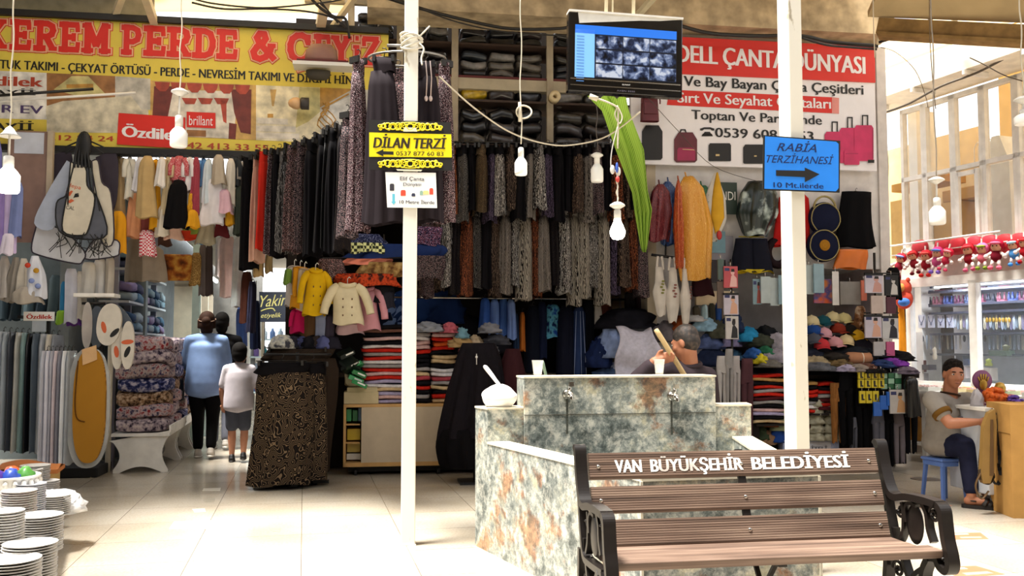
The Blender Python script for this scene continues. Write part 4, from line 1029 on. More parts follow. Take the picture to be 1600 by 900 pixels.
# plaster bag, cups
def put(px,py,Y): return U(px,py,Y)
bb = T('plastic_bag','bright white tied plastic bag on the left shoulder of the fountain','bag',put(780,638,5.98))
b = MB(); off = Vector((3.1,2,7))
def bagf(u,v):
    a = 2*PI*u; r = [.02,.095,.112,.105,.08,.035,.018][min(6,int(v*6))] if False else .112*(math.sin(PI*min(1,v*.86 + .12)) ** .6)
    p = Vector((r*math.cos(a),r*.85*math.sin(a),.155*v)); f = 1 + .16*mnoise.noise(p*22 + off) + .05*math.sin(9*a)*v
    return (p.x*f,p.y*f,p.z)
b.grid(bagf,28,12,True); b.f.append(tuple(range(27,-1,-1))); b.m.append(0); b.sm.append(False); P('bag_body',b,M('#f4f2ee',.45,key='bag_white',vary=.02),bb)
b = MB(); b.tube(smooth_path([(0,0,.15),(-.03,0,.2),(-.075,0,.26),(-.092,-.005,.27),(-.085,-.01,.255),(-.04,-.01,.2),(.0,-.01,.15)]),.012,6,flat=.5); P('tied_handles',b,M('#f4f2ee',.45,key='bag_white'),bb)
for px,lb in ((840,'clear plastic cup standing on the fountain back near the white bag'),(1030,'clear plastic cup standing on the fountain back before the man')):
    Yc = 6.02 + (px - 840)*.0012; b = MB(); hc = 24*Yc/F
    b.lathe([(.024,0),(.027,.01),(.038,hc - .004),(.0405,hc),(.0385,hc),(.036,hc - .006),(.0255,.012),(.001,.012)],20)
    one('plastic_cup',b,M('#d8d6d0',.15,key='cup_plastic',alpha=.28,vary=0),lb,'cup',(U(px,560,Yc).x,Yc,hb_ + .0105),0,'cups on the fountain')
b = MB(); b.tube([UF(885,720),U(848,566,7.05)],.012,8)
one('green_stick',b,pat('green_tape','stripe','#3f9c6c','#dfe8dc',60),'green striped stick leaning behind the fountain','stick')

# ================================================================== BENCH
BZ = math.radians(9.5)
bo = Vector((.39,3.62,0))
bn_ = T('park_bench','brown slatted park bench with black cast iron ends and white lettering','bench',bo,BZ)
BL = 1.345
def wood_mat():
    m,nt,b = newmat('grooved_brown_wood'); b.inputs['Roughness'].default_value = .5
    n = tex(nt,'Noise',vec(nt,(1.2,26,60)),Scale=1.0,Detail=5.0); n2 = tex(nt,'Noise',vec(nt,(3,3,3)),Scale=1.0,Detail=2.0)
    c = ramp(nt,n.outputs[0],[(.3,'#4a3a30'),(.5,'#6c574a'),(.7,'#8a7565')]); c2 = ramp(nt,n2.outputs[0],[(.35,'#d8d2d0'),(.65,'#ffffff')])
    mx = nt.nodes.new('ShaderNodeMix'); mx.data_type = 'RGBA'; mx.blend_type = 'MULTIPLY'; mx.inputs[0].default_value = .8; nt.links.new(c,mx.inputs[6]); nt.links.new(c2,mx.inputs[7])
    nt.links.new(mx.outputs[2],b.inputs['Base Color']); return m
WOOD = wood_mat()
# side profile: (y, z) of the back slats
BW = .112
bk = [(.395,.765),(.352,.628),(.312,.495)]
tilt = math.radians(17)
def slat(y,z,w,t,ang,x0,x1,name,grooves=11):
    """board across the bench: its face grooved along its length"""
    prof = []
    for i in range(grooves):
        a = -w/2 + w*i/grooves; c = a + w/grooves
        prof += [(a + .0006,0),(c - .0026,0),(c - .0022,.0016),(c - .0002,.0016)]
    prof[0] = (-w/2,.004); prof += [(w/2,.004),(w/2,t),(-w/2,t)]
    ca,sa = math.cos(ang),math.sin(ang)
    poly = [(y + q*sa + d*ca,z + q*ca - d*sa) for q,d in prof]
    b = MB(); b.prism(poly,x0,x1,'x'); return P(name,b,WOOD,bn_)
back_slats = [slat(y,z,BW,.03,tilt,.0 + .005,BL - .005,'back_slat') for y,z in bk]
seat = []
for i,(y,z) in enumerate(((.02,.437),(.135,.428),(.25,.425))):
    b = MB(); b.box((BL/2,y,z),(BL + (.05 if i == 0 else 0),.104,.032)); o = P('seat_slat',b,WOOD,bn_,bev=.004); seat.append(o)
# screws
for i,(y,z) in enumerate(bk):
    b = MB()
    for x in (.045,BL*.515,BL - .045):
        b.ell((x,y - .002,z - .004),(.009,.006,.009),10,8)
    P('screw_heads',b,CHROME,back_slats[i])
# lettering on the top slat, in the plane of the slat
def bench_text(s,mat,x0,x1,q0,q1,y,z):
    me = text_mesh(s,.03); xs_ = [v.co.x for v in me.vertices]; a_,c_ = min(xs_),max(xs_); ca,sa = math.cos(tilt),math.sin(tilt); vs = []
    for v in me.vertices:
        X = x0 + (v.co.x - a_)/(c_ - a_)*(x1 - x0); q = q0 + v.co.y/.72*(q1 - q0)
        e_ = .0015 + v.co.z; vs.append((X,y + q*sa - e_*ca,z + q*ca + e_*sa))
    b = MB(); b.add(vs,[tuple(p.vertices) for p in me.polygons]); P('bench_lettering',b,mat,back_slats[0])
def wornmat():
    m,nt,b = newmat('worn_white_lettering'); b.inputs['Roughness'].default_value = .6
    n = tex(nt,'Noise',vec(nt,(4,4,4)),Scale=1.0,Detail=1.0)
    nt.links.new(ramp(nt,n.outputs[0],[(.3,'#a89c94'),(.42,'#f2efe8')]),b.inputs['Base Color']); return m
WORN = wornmat()
bench_text('VAN',WORN,.118,.238,-.03,.026,*bk[0]); bench_text('BÜYÜKŞEHİR',WORN,.277,.70,-.03,.026,*bk[0]); bench_text('BELEDİYESİ',WORN,.74,1.205,-.03,.026,*bk[0])
# worn orange patch on the middle slat
ca,sa = math.cos(tilt),math.sin(tilt)
# cast iron ends: swept rails, scrolls, oval medallion, curved legs
def iron_end(x):
    w = .05
    def rail(pts,r,ww=None):
        q = smooth_path([(0,a,c) for a,c in pts],6); b.tube([(x + p.x,p.y,p.z) for p in q],r,8)
    def strap(pts,t,ww=w):
        """flat iron bar following a curve in the side plane, ww wide across the bench"""
        q = smooth_path([(0,a,c) for a,c in pts],7); L_,R_ = [],[]
        for i,p in enumerate(q):
            d = (q[min(i + 1,len(q) - 1)] - q[max(i - 1,0)]).normalized(); n_ = Vector((0,-d.z,d.y))*t/2; L_.append((p + n_).yz); R_.append((p - n_).yz)
        for i in range(len(q) - 1): b.prism([L_[i],L_[i + 1],R_[i + 1],R_[i]],x - ww/2,x + ww/2,'x')
    def scroll(cy,cz,r,turns=1.5,a0=0,dirn=1,t=.016):
        n_ = int(26*turns); pts = [(x,cy + r*(1 - .78*i/n_)*math.cos(a0 + dirn*2*PI*turns*i/n_),cz + r*(1 - .78*i/n_)*math.sin(a0 + dirn*2*PI*turns*i/n_)) for i in range(n_ + 1)]
        b.tube(pts,t/2,7); b.ell((x,cy,cz),(.02,r*.22,r*.22),10,8)
    e = T_end = P('cast_iron_end',(lambda m_: m_)(MB().box((x,.31,.45),(.03,.02,.06))),IRON,bn_)
    b = MB(); strap([(.425,.845),(.415,.80),(.385,.70),(.345,.60),(.285,.545),(.2,.585),(.09,.63)][:5] + [(.22,.628)],.03); 
    b = MB(); strap([(.44,.83),(.43,.84),(.415,.825),(.39,.73),(.345,.64),(.29,.615),(.2,.63),(.08,.635),(-.01,.632)],.03); P('arm_rail',b,IRON,e)
    b = MB(); strap([(.0,.634),(-.035,.615),(-.045,.56),(-.055,.5),(-.075,.44),(-.08,.4),(-.06,.375),(-.02,.385),(.0,.41)],.028); P('front_rail',b,IRON,e)
    b = MB(); strap([(.395,.74),(.37,.62),(.34,.50),(.3,.41),(.2,.40),(.0,.41)],.026,.04); P('seat_rail',b,IRON,e)
    b = MB(); b.ell((x,.165,.52),(.012,.06,.085),20,12); P('medallion',b,IRON,e)
    b = MB(); scroll(.03,.585,.036,1.6,0,1,.016); scroll(-.035,.42,.036,1.6,PI,-1,.016); scroll(.268,.56,.03,1.3,0,-1,.014); P('scroll',b,IRON,e)
    b = MB(); strap([(.245,.60),(.235,.56),(.24,.48),(.27,.43)],.018,.03); strap([(.1,.62),(.07,.58),(.06,.52),(.035,.47)],.02,.03); strap([(.14,.6),(.19,.605),(.22,.58),(.215,.52)],.014,.03); P('tracery',b,IRON,e)
    b = MB(); strap([(.36,.43),(.37,.3),(.4,.14),(.44,.02)],.03,.045); b.box((x,.45,.008),(.06,.08,.016)); P('leg',b,IRON,e)
    b = MB(); strap([(.06,.4),(.1,.33),(.09,.22),(.02,.12),(.0,.02)],.03,.045); b.box((x,-.005,.008),(.06,.08,.016)); P('leg',b,IRON,e)
    b = MB(); strap([(.27,.41),(.24,.34),(.2,.26),(.22,.19),(.3,.17),(.38,.2)],.022,.035); strap([(.1,.35),(.16,.31),(.2,.25),(.17,.18),(.08,.18)],.022,.035); scroll(.3,.3,.04,1.3,0,1,.015); P('leg_tracery',b,IRON,e)
    return e
iron_end(-.03); iron_end(BL + .03)
b = MB(); b.tube([(0,.19,.255),(BL,.19,.255)],.013,8); P('tie_rod',b,M('#6b5a4a',.6,.3,key='worn_iron'),bn_)
b = MB(); b.box((BL*.515,.36,.6),(.035,.012,.46),rot=Matrix.Rotation(tilt,3,'X') if False else Matrix.Rotation(-tilt,3,'X')); b.bar((BL*.515,.3,.41),(BL*.515,.0,.41),.035,.01); b.bar((BL*.515,.3,.41),(BL*.52,.2,.255),.02,.012); b.bar((BL*.515,.06,.41),(BL*.51,.19,.255),.02,.012); P('middle_brace',b,IRON,bn_)
# ================================================================== LEFT: LINEN SHOP AND AISLE
def hung(name,label,cat,px,ptop,pbot,wpx,w,mat,d=.06,group=None,seed=0,prof=((0,.55),(.1,.9),(1,1.1)),folds=4,amp=.14,rz=0,hook=True,n=30,k=9):
    """a garment hung on the shop front rail at a pixel column: its top, bottom and width in pixels"""
    p = Wp(px,ptop,w); s = p.y/F
    o = T(name,label,cat,p,FA + rz,group)
    P('cloth',drape(wpx*s,d,(pbot - ptop)*s,prof,folds,amp,seed,n=n,k=k),mat,o)
    if hook:
        b = MB(); b.tube([(0,0,-.01),(0,0,.03),(.012,0,.045),(.02,0,.032)],.003,5); b.tube([(-wpx*s*.24,0,-.006),(0,0,.008),(wpx*s*.24,0,-.006)],.005,5); P('hanger',b,SBLK,o)
    return o
c_ = lambda h,r=.85: M(h,r)
# rail under the sign
b = MB(); b.tube([Wp(168,243,-.02),Wp(400,246,-.02)],.012,8); b.tube([Wp(168,243,-.02),Wp(168,232,-.08)],.01,6); b.tube([Wp(399,246,-.02),Wp(399,238,-.08)],.01,6)
one('clothes_rail',b,IRON,'black rail under the yellow sign holding the small children\'s clothes','rail')
kids = [(186,245,392,22,'#a58a63','tan frilled child dress next to the aprons',-.05),(184,330,396,26,'#d3931f','mustard child skirt below the tan dress by the aprons',-.12),(203,246,312,13,'#d9d3c4','cream long sleeved baby top near the aprons',-.1),(219,246,300,18,'#d5d2d6','white baby shirt next to the cream long sleeved top',-.14),
        (210,300,372,22,'#cf9168','peach child dress behind the gold tulle dress',-.08),(232,244,342,28,'#b79a6a','gold tulle child dress with a pale hem',-.2),(244,250,360,16,'#dc9d22','bright mustard child dress beside the gold tulle one',-.16),(252,246,292,14,'#e0d9d2','small white baby top above the mustard dress',-.24),
        (262,246,338,14,'#cbb893','beige baby cardigan before the black pinafore',-.2),(256,320,370,20,'#d8ccb8','cream long child dress hanging low by the black pinafore',-.12),(281,244,285,24,None,'red and white patterned baby blouse above the black pinafore',-.2),(279,282,358,32,'#0d0b0d','black child pinafore under the red patterned blouse',-.22),
        (297,246,300,14,'#e4dede','white baby top next to the black pinafore',-.2),(306,246,338,14,'DOT','red spotted child dress beside the white baby top',-.16),(299,300,332,12,'YDOT','yellow spotted child bodice under the white baby top',-.24),(301,328,356,18,'#d79a24','mustard frill skirt under the yellow spotted bodice',-.24),
        (318,248,292,13,'#6d9bcd','light blue baby shirt next to the red spotted dress',-.1),(326,250,320,16,'#c9d3da','pale blue baby shirt beside the white tulle dress',-.16),(332,280,352,34,'#dcd6d8','wide white tulle child dress',-.26),(343,242,290,20,'#b5a794','taupe hooded baby coat above the white tulle dress',-.22),
        (352,296,334,20,'#dcb2be','pale pink tulle child skirt beside the white tulle dress',-.28),(360,248,322,16,'#d8d0c4','cream baby coat with a brown edge',-.14),(369,246,292,15,'#33363a','charcoal baby jacket beside the cream coat',-.16),(374,290,368,16,'#3c4239','dark green child trousers under the charcoal jacket',-.1),
        (383,250,346,13,'#a59c92','grey beige child trousers next to the long black skirt',-.16),(390,252,300,10,'#8f7c76','dull rose baby top beside the grey beige trousers',-.1),(230,336,370,24,'#8a4a48','dusty red child skirt below the gold tulle dress',-.05),(360,322,352,14,'#d49a26','mustard baby leggings below the cream coat',-.12),
        (322,338,382,26,'#a89d84','khaki pleated child skirt below the white tulle dress',-.08),(348,340,370,20,'#5d1f22','maroon child skirt below the pale pink tulle skirt',-.06),(273,346,374,26,'#e0b8a4','pale peach child skirt below the black pinafore',-.14)]
KRED = pat('kid_red','floral','#b53a44','#e6d3cf',50); KDOT = pat('kid_dot','dots','#a34450','#2a1216',34); KYD = pat('kid_ydot','dots','#d59a28','#231a10',34)
for i,(px,a,z,w_,col,lb,w) in enumerate(kids):
    mat = KRED if col is None else KDOT if col == 'DOT' else KYD if col == 'YDOT' else M(col,.85)
    sh = (a < 296)
    o = hung('child_garment',lb,'child clothes',px,a,z,w_,w - .08*(i % 2),mat,.1,'small children\'s clothes under the yellow sign',i,((0,.4),(.14,.85),(.5,.9),(1,1.2)),5,.2,rz=.15*((i % 3) - 1),hook=sh)
    if sh and i % 2 == 0 and a < 260:
        s = o.location.y/F; b = MB()
        for sx in (-1,1): b.tube([(sx*w_*s*.3,-.03,-.03),(sx*w_*s*.5,-.045,-.1),(sx*w_*s*.52,-.05,-.2)],[.03,.026,.022],8)
        P('sleeve',b,mat,o)
o = hung('child_garment','red and white checked child skirt hanging lowest under the row','child clothes',231,360,400,24,-.15,pat('gingham','check','#c3263c','#e9d9d8',62),.12,'small children\'s clothes under the yellow sign',77,hook=False)
for px,a,z,w_,col,lb in ((258,368,384,20,'#4a3328','brown lace hem hanging below the cream child dress'),(296,360,374,40,'#c03a20','red orange folded baby cloth below the black pinafore'),(316,366,380,18,'#4a78a8','blue folded baby cloth below the khaki pleated skirt'),(302,352,366,34,'#7c8a3c','olive green baby cloth below the mustard frill skirt')):
    hung('child_garment',lb,'child clothes',px,a,z,w_,-.05,M(col,.85),.1,'small children\'s clothes under the yellow sign',px,hook=False)
# curtains and cushion behind the children's clothes
for px,a,z,w_,col,lb in ((212,370,440,26,'#6f6457','dark taupe curtain sample below the mustard dress'),(240,385,440,36,'#988b7c','beige curtain sample hanging behind the checked skirt')):
    hung('curtain_sample',lb,'curtain',px,a,z,w_,.25,M(col,.85),.08,None,px,hook=False)
b = MB(); b.box((0,0,0),(.3,.06,.27)); one('tapestry_cushion',b,pat('tapestry','mottle','#3a1e10','#8a4a1c',9,c='#b98a3a'),'brown and orange tapestry cushion below the olive baby cloth','cushion',Wp(277,418,.3),FA,bev=.03)
hung('bag','slim brown spotted bag hanging beside the tapestry cushion','bag',306,395,446,16,.3,pat('brown_spot','leopard','#8a6a3a','#3a2412',26,c='#a98a55'),.07,None,3,hook=False)
for i,px in enumerate((318,328)): hung('curtain_sample',('grey brown curtain strip beside the brown spotted bag','dark brown curtain strip nearest the bright garments')[i],'curtain',px,380,462,12,.35,M(('#5d5350','#3e3432')[i],.85),.06,None,px,hook=False)

# aprons on hangers
AP = -.45
def apron(label,pts,w,mat,seed=0,trim=None,thick=.012):
    q = [Wp(x,y,w) for x,y in pts]; mid = sum(q,Vector())/len(q)
    o = T('apron',label,'apron',mid,FA,'kitchen aprons on the left rail')
    inv = Matrix.Rotation(-FA,3,'Z'); l2 = [(inv @ (p - mid)) for p in q]; poly = [(p.x,p.z) for p in l2]
    # rounded outline
    sm = [(p.x,p.z) for p in smooth_path([Vector((a,0,c)) for a,c in poly] + [Vector((poly[0][0],0,poly[0][1]))],4)][:-1]
    P('apron_cloth',MB().prism(sm,-thick,0,smooth=True),mat,o)
    if trim:
        b = MB(); b.tube([(a,-thick,c) for a,c in sm],.007,5,closed=True); P('binding',b,trim,o)
    def G(px,py): v = inv @ (Wp(px,py,w) - mid); return v.x,v.z
    return o,G
LB_ = M('#a9b0c0',.8,key='apron_blue_white'); CRM = M('#cbc2b0',.8,key='apron_cream'); AGR = M('#5b5d66',.85,key='apron_grey'); AWH = M('#c6c6ca',.8,key='apron_white'); DGR = M('#3d3740',.9,key='apron_dark')
apron('dark grey apron at the back beside the notice board',[(83,242),(112,240),(108,290),(86,330)],AP + .3,DGR)
apron('dark grey apron at the back next to the children\'s clothes',[(150,246),(182,240),(184,300),(176,330),(160,320)],AP + .3,DGR)
apron('large white apron lowest at the left of the bunch',[(58,352),(96,358),(132,392),(130,408),(118,412),(62,399),(50,388)],AP + .12,AWH,trim=DGR)
apron('white apron showing lowest at the right of the bunch',[(150,372),(184,376),(187,392),(180,401),(132,404)],AP + .14,AWH,trim=DGR)
apron('blue white apron spreading to the notice board side',[(105,251),(112,262),(100,312),(83,358),(54,349),(74,302)],AP + .06,LB_)
apron('cream apron with leaf print at the children\'s clothes side',[(144,252),(154,252),(160,285),(174,302),(178,376),(160,380),(150,330)],AP + .05,CRM,trim=DGR)
o,G = apron('grey apron with dark binding in the middle of the bunch',[(128,252),(138,254),(142,292),(154,312),(168,366),(130,374),(93,361),(89,318),(104,306),(112,290)],AP,AGR,trim=BLACK)
o,G = apron('cream fronted apron with an orange and black leaf print',[(111,254),(134,262),(137,290),(149,310),(139,358),(128,368),(99,361),(103,318),(107,300)],AP - .02,CRM,trim=BLACK)
ORG = M('#c25a33',.7,key='print_orange',vary=0)
line(o,G,'depa',ORG,107,127,286,294,290,299,y=-.013,bold=.01,shear=.2)
line(o,G,'CAL',BLACK,104,117,321,327,323,329,y=-.013,bold=.01,shear=.2)
b = MB()
for pts,k in (([(105,304),(112,298),(115,299),(110,307)],0),([(105,316),(112,311),(117,314),(110,318)],0),([(115,310),(118,303),(124,302),(120,308)],1),([(118,309),(124,303),(124,308)],1)): b.add([(G(x,y)[0],-.0135,G(x,y)[1]) for x,y in pts],[tuple(range(len(pts)))],k)
P('leaf_print',b,[ORG,BLACK],o)
b = MB()
for i in range(5): b.tube(smooth_path([Wp(116 + i*6,262,AP - .03),Wp(120 + i*4,235,AP - .03),Wp(131,207,AP - .03)]),.014,6)
b.ell(Wp(131,228,AP - .01),(.075,.04,.14),12,8); b.tube(smooth_path([Wp(117,252,AP - .03),Wp(108,290,AP - .05),Wp(106,320,AP - .05)]),.006,6); b.tube(smooth_path([Wp(141,250,AP - .03),Wp(150,300,AP - .05),Wp(156,330,AP - .05)]),.006,6)
rr = random.Random(5)
for i in range(26):
    x = 85 + rr.random()*82; y = 358 + (x - 85)*.1 + rr.random()*12; b.tube(smooth_path([Wp(x,y,AP - .03),Wp(x + rr.uniform(-8,8),y + 12,AP - .05),Wp(x + rr.uniform(-14,14),y + 18 + rr.random()*16,AP - .03)],4),.004,5)
one('apron_ties',b,BLACK,'black apron straps and ties bunched over the aprons','apron ties')
for px,lb in ((112,'black hanger with drooping arms on the left of the apron straps'),(152,'black hanger with drooping arms on the right of the apron straps')):
    b = MB()
    for q in (0,1): b.tube(smooth_path([Wp(131,218 + q*5,AP + .1),Wp(px + (132 - px)*.4,222 + q*6,AP + .1),Wp(px - (132 - px)*.5,230 + q*10,AP + .1)]),.008,6)
    one('hanger',b,BLACK,lb,'hanger')

# notice board, scarves, and things at the picture edge
b = T('notice_board','brown notice board with a white paper on it beside the lilac scarves','board',Wp(40,378,-.25),FA)
x0 = -.13; P('board',MB().box((.0,0,.52),(.36,.03,1.05)),M('#8a7066',.8,key='pinboard'),b); P('paper',MB().box((.01,-.018,.93),(.26,.004,.2)),M('#c2c6d2',.7,key='paper_grey'),b)
P('frame_post',MB().box((.2,-.01,.52),(.05,.05,1.05)),M('#b7a790',.7,key='post_beige'),b)
for i,(px,a,z,col,lb) in enumerate(((-4,220,380,'#6f6fae','blue violet scarf at the picture edge above the lit bulb'),(6,270,390,'#9d86c4','lilac scarf behind the lit bulb'),(17,290,396,'#c9b5dd','pale lilac scarf beside the lilac one'),(27,285,372,'#7480b0','grey blue scarf nearest the notice board'),(12,365,398,'#d8cfe0','white scarf end with small flowers below the lilac scarves'))):
    hung('scarf',lb,'scarf',px,a,z,18,-.4 - .04*i,M(col,.8),.06,'lilac scarves by the lit bulb',i,folds=5,hook=False)
for i,(px,a,z,w_,col,lb) in enumerate(((8,400,468,26,'#b4ada6','grey cream embroidered cloth at the picture edge under the scarves'),(24,402,472,22,'#8d867c','dark cream folded cloth in the middle of the embroidered bunch'),(38,404,470,24,'#bdb5a8','cream folded cloth beside the flowered white one'),(56,400,466,28,'#cfd2dc','white cloth embroidered with red and yellow flowers'),(44,448,474,40,'#a59c90','beige cloth end hanging lowest in the embroidered bunch'))):
    o = hung('table_linen',lb,'linen',px,a,z,w_,-.4 - .03*i,M(col,.85),.12,'embroidered linens under the scarves',i + 20,((0,.35),(.4,.9),(1,1.1)),5,.25,rz=.2*(i - 2),hook=False)
    if i == 3:
        b = MB(); s = o.location.y/F
        for dx,dz,k in ((-9,-16,0),(3,-24,1),(-3,-40,2),(6,-48,2)): b.ell((dx*s,-.085,dz*s),(.025,.012,.024),10,6,k)
        P('embroidery',b,[M('#b8402c',.8,key='emb_red'),M('#b88a2c',.8,key='emb_yellow'),M('#7f8fc0',.8,key='emb_blue')],o)

# hanging rack of wrapped tablecloths
rk = T('display_rack','black two armed rack carrying wrapped tablecloths, with a black wheeled base','rack',UF(112,742),FA)
b = MB(); b.box((0,0,.05),(.62,.5,.1)); P('base',b,BLACK,rk,bev=.01)
b = MB(); b.box((-.36,.3,.8),(.04,.04,1.62)); b.box((-.36,-.1,1.55),(.03,.8,.03)); b.box((.17,.3,.8),(.04,.04,1.6)); b.box((-.1,.3,1.6),(.6,.03,.03)); b.box((.17,0,1.42),(.03,.7,.03)); P('frame',b,BLACK,rk)
b = MB()
for x in (-.25,.25): b.lathe([(.03,0),(.03,.03)],12,(x,-.22,.0))
P('caster',b,CHROME,rk)
cols = ['#b9bfc6','#a8b0b6','#2f333c','#b9b7ae','#7d9896','#15151a','#54606c','#a9adb2','#c9c1b2','#8a8d92']
hues = ['pale grey','silver grey','charcoal speckled','ivory','teal grey','black','slate blue','light grey','cream','mid grey']
for i in range(10):
    px = 6 + i*9.4
    hung('wrapped_tablecloth',f'{hues[i]} wrapped tablecloth on the rack back arm, {on(i)} from the picture edge','tablecloth',px,518 + i*.6,700 + i*.6,12,-.12 + .02*(i % 2),M(cols[i],.32),.34,'wrapped tablecloths on the black rack',i,((0,.8),(.05,1),(1,1)),2,.05)
cols2 = ['#a5a6b0','#bdbcc6','#9898a2','#b6aab0','#6d6d78','#c9ccd0','#8c9094']
hu2 = ['grey lilac','pale lilac','ash grey','rose grey','dark grey','clear silver','steel grey']
for i in range(7):
    hung('wrapped_tablecloth',f'{hu2[i]} wrapped tablecloth on the rack front arm, {on(6 - i)} from the ochre mat','tablecloth',74 + i*6.4,548,728 - i*1,9,-.62 + .015*i,M(cols2[i],.3),.3,'wrapped tablecloths on the black rack',i + 30,((0,.8),(.05,1),(1,1)),2,.05)
# ochre oval mat in its clear bag
w = -.66
om = T('woven_mat','ochre oval woven mat in a clear bag hung on the rack front','mat',Wp(140,634,w),FA)
s = om.location.y/F
ov = [(24*s*math.copysign(abs(math.cos(t)) ** .8,math.cos(t)),88*s*math.copysign(abs(math.sin(t)) ** .75,math.sin(t))) for t in [2*PI*i/40 for i in range(40)]]
P('mat',MB().prism(ov,-.02,.02,smooth=True),pat('ochre_weave','weave','#8a5f1c','#b07c2a',60),om)
P('clear_bag',MB().prism([(x*1.32 - .02,z*1.06 - .02) for x,z in ov],.025,.06,smooth=True),M('#c4c6c4',.2,key='clear_bag',alpha=.55),om)
P('paper_tag',MB().prism([(-.07,.5),(.05,.54),(.06,.41),(-.06,.36)],-.03,-.024),M('#c9a377',.8,key='tag_tan'),om)
b = MB(); b.tube(smooth_path([(-.1,-.024,.4),(-.115,-.024,.1),(-.11,-.024,-.05),(-.085,-.024,-.12),(-.03,-.024,-.14)]),.006,6); P('edge_fold',b,M('#5c3a12',.8,key='ochre_dark'),om)
b = MB(); b.tube([UF(168,738),UF(168,738) + Vector((0,0,1.3))],.027,12); one('rack_post',b,CREAM,'round cream post beside the ochre mat','post')
# small maker sign on the rack, white towels, shelf and oval runners
sgn = T('rack_sign','small white sign with red lettering above the wrapped tablecloths','sign',Wp(61,500,-.2),FA)
P('sign_board',MB().box((0,0,.035),(.27,.012,.085)),PAPER,sgn); txt(sgn,'lettering','Özdilek',M('#c03a2c',.6,key='letter_red'),-.11,.12,.01,.06,-.008,.03); P('stand',MB().box((.0,.01,-.05),(.12,.02,.12)),M('#b9c2cc',.4,key='stand_grey'),sgn)
for i,(px,a,z,w_,col,lb) in enumerate(((102,440,490,12,'#2f6d94','blue towel hanging beside the white bathrobes'),(96,485,506,14,'#7aa032','lime green cloth below the blue towel'),(112,420,505,18,'#c4c3cc','white bathrobe hanging beside the blue towel'),(116,494,508,22,'#6a3f8c','purple cloth end below the white bathrobe'),(128,424,500,14,'#cfc8bc','cream bathrobe next to the white one'),(138,410,462,20,'#c9c4bb','cream towel hanging above the white shelf'),(157,405,462,18,'#cfccc8','white towel hanging above the white shelf'),(172,400,462,12,'#bfb6a8','beige towel hanging nearest the aisle above the shelf'))):
    hung('towel',lb,'towel',px,a,z,w_,-.1 - .03*(i % 3),M(col,.9),.1,'towels and robes in the linen shop',i + 50,((0,.7),(.1,1),(1,1.05)),4,.12,hook=False)
for i in range(6):
    hung('folded_linen',f'folded grey blue linen on the linen shop back wall, {on(i)} from the picture edge','linen',6 + i*20,430 + (i % 2)*30,500,18,1.6,M(('#5d6f7c','#39444c','#7f98a4','#4c5c6a','#6a7a80','#2f3a44')[i],.8),.2,None,i,hook=False)
b = MB(); b.box((0,0,0),(.36,.22,.035)); one('wall_shelf',b,WHITE,'short white shelf under the hanging towels','shelf',Wp(152,462,-.3),FA,bev=.004)
b = MB(); b.tube([Wp(128,474,-.42),Wp(165,474,-.4)],.012,8); b.tube([Wp(150,466,-.3),Wp(150,474,-.41)],.01,6); one('rail',b,IRON,'short black rail carrying the oval runners','rail')
def oval(label,px,pa,pb,wpx,w,mat,rz=0,leaf=(),tilt=0):
    c = Wp(px,(pa + pb)/2,w); s = c.y/F; o = T('table_runner',label,'table runner',c,(0,tilt,FA + rz),'oval runners on the short black rail')
    ov = [(wpx/2*s*math.cos(t),(pb - pa)/2*s*math.copysign(abs(math.sin(t)) ** .85,math.sin(t))) for t in [2*PI*i/32 for i in range(32)]]
    P('cloth',MB().prism(ov,-.02,.02,smooth=True),mat,o)
    if leaf:
        b = MB()
        for dx,dz,a,k in leaf:
            pts = [(.055*math.cos(t),.022*math.sin(t)) for t in [2*PI*i/12 for i in range(12)]]
            b.add([(dx + x*math.cos(a) - z*math.sin(a),-.0215,dz + x*math.sin(a) + z*math.cos(a)) for x,z in pts],[tuple(range(12))],k)
        P('leaf_print',b,[ORG,BLACK],o)
oval('grey cream oval runner seen edge-on on the short rail',136,472,545,15,-.42,M('#a7a09a',.8,key='run_grey'),.3)
oval('slate grey oval runner behind the white one with a leaf',152,478,543,22,-.38,M('#5a6068',.8,key='run_slate'))
oval('slate grey oval runner leaning out behind the white leaf runner',190,472,525,22,-.36,M('#5a6068',.8,key='run_slate'),0,tilt=-.6)
oval('white oval runner with an orange and a black leaf',171,474,540,36,-.5,M('#c9c2b6',.8,key='run_white'),0,((-.04,-.03,1.9,0),(.06,-.07,.9,1)),tilt=.1)
oval('long white runner with an orange leaf hanging under the white oval',184,505,577,17,-.48,M('#c9c2b6',.8,key='run_white'),0,((-.005,-.05,1.7,0),))
oval('long white runner with an orange sprig nearest the aisle',200,502,577,19,-.52,M('#c9c2b6',.8,key='run_white'),0,((0,.03,.1,0),(0,-.06,1.2,1)))

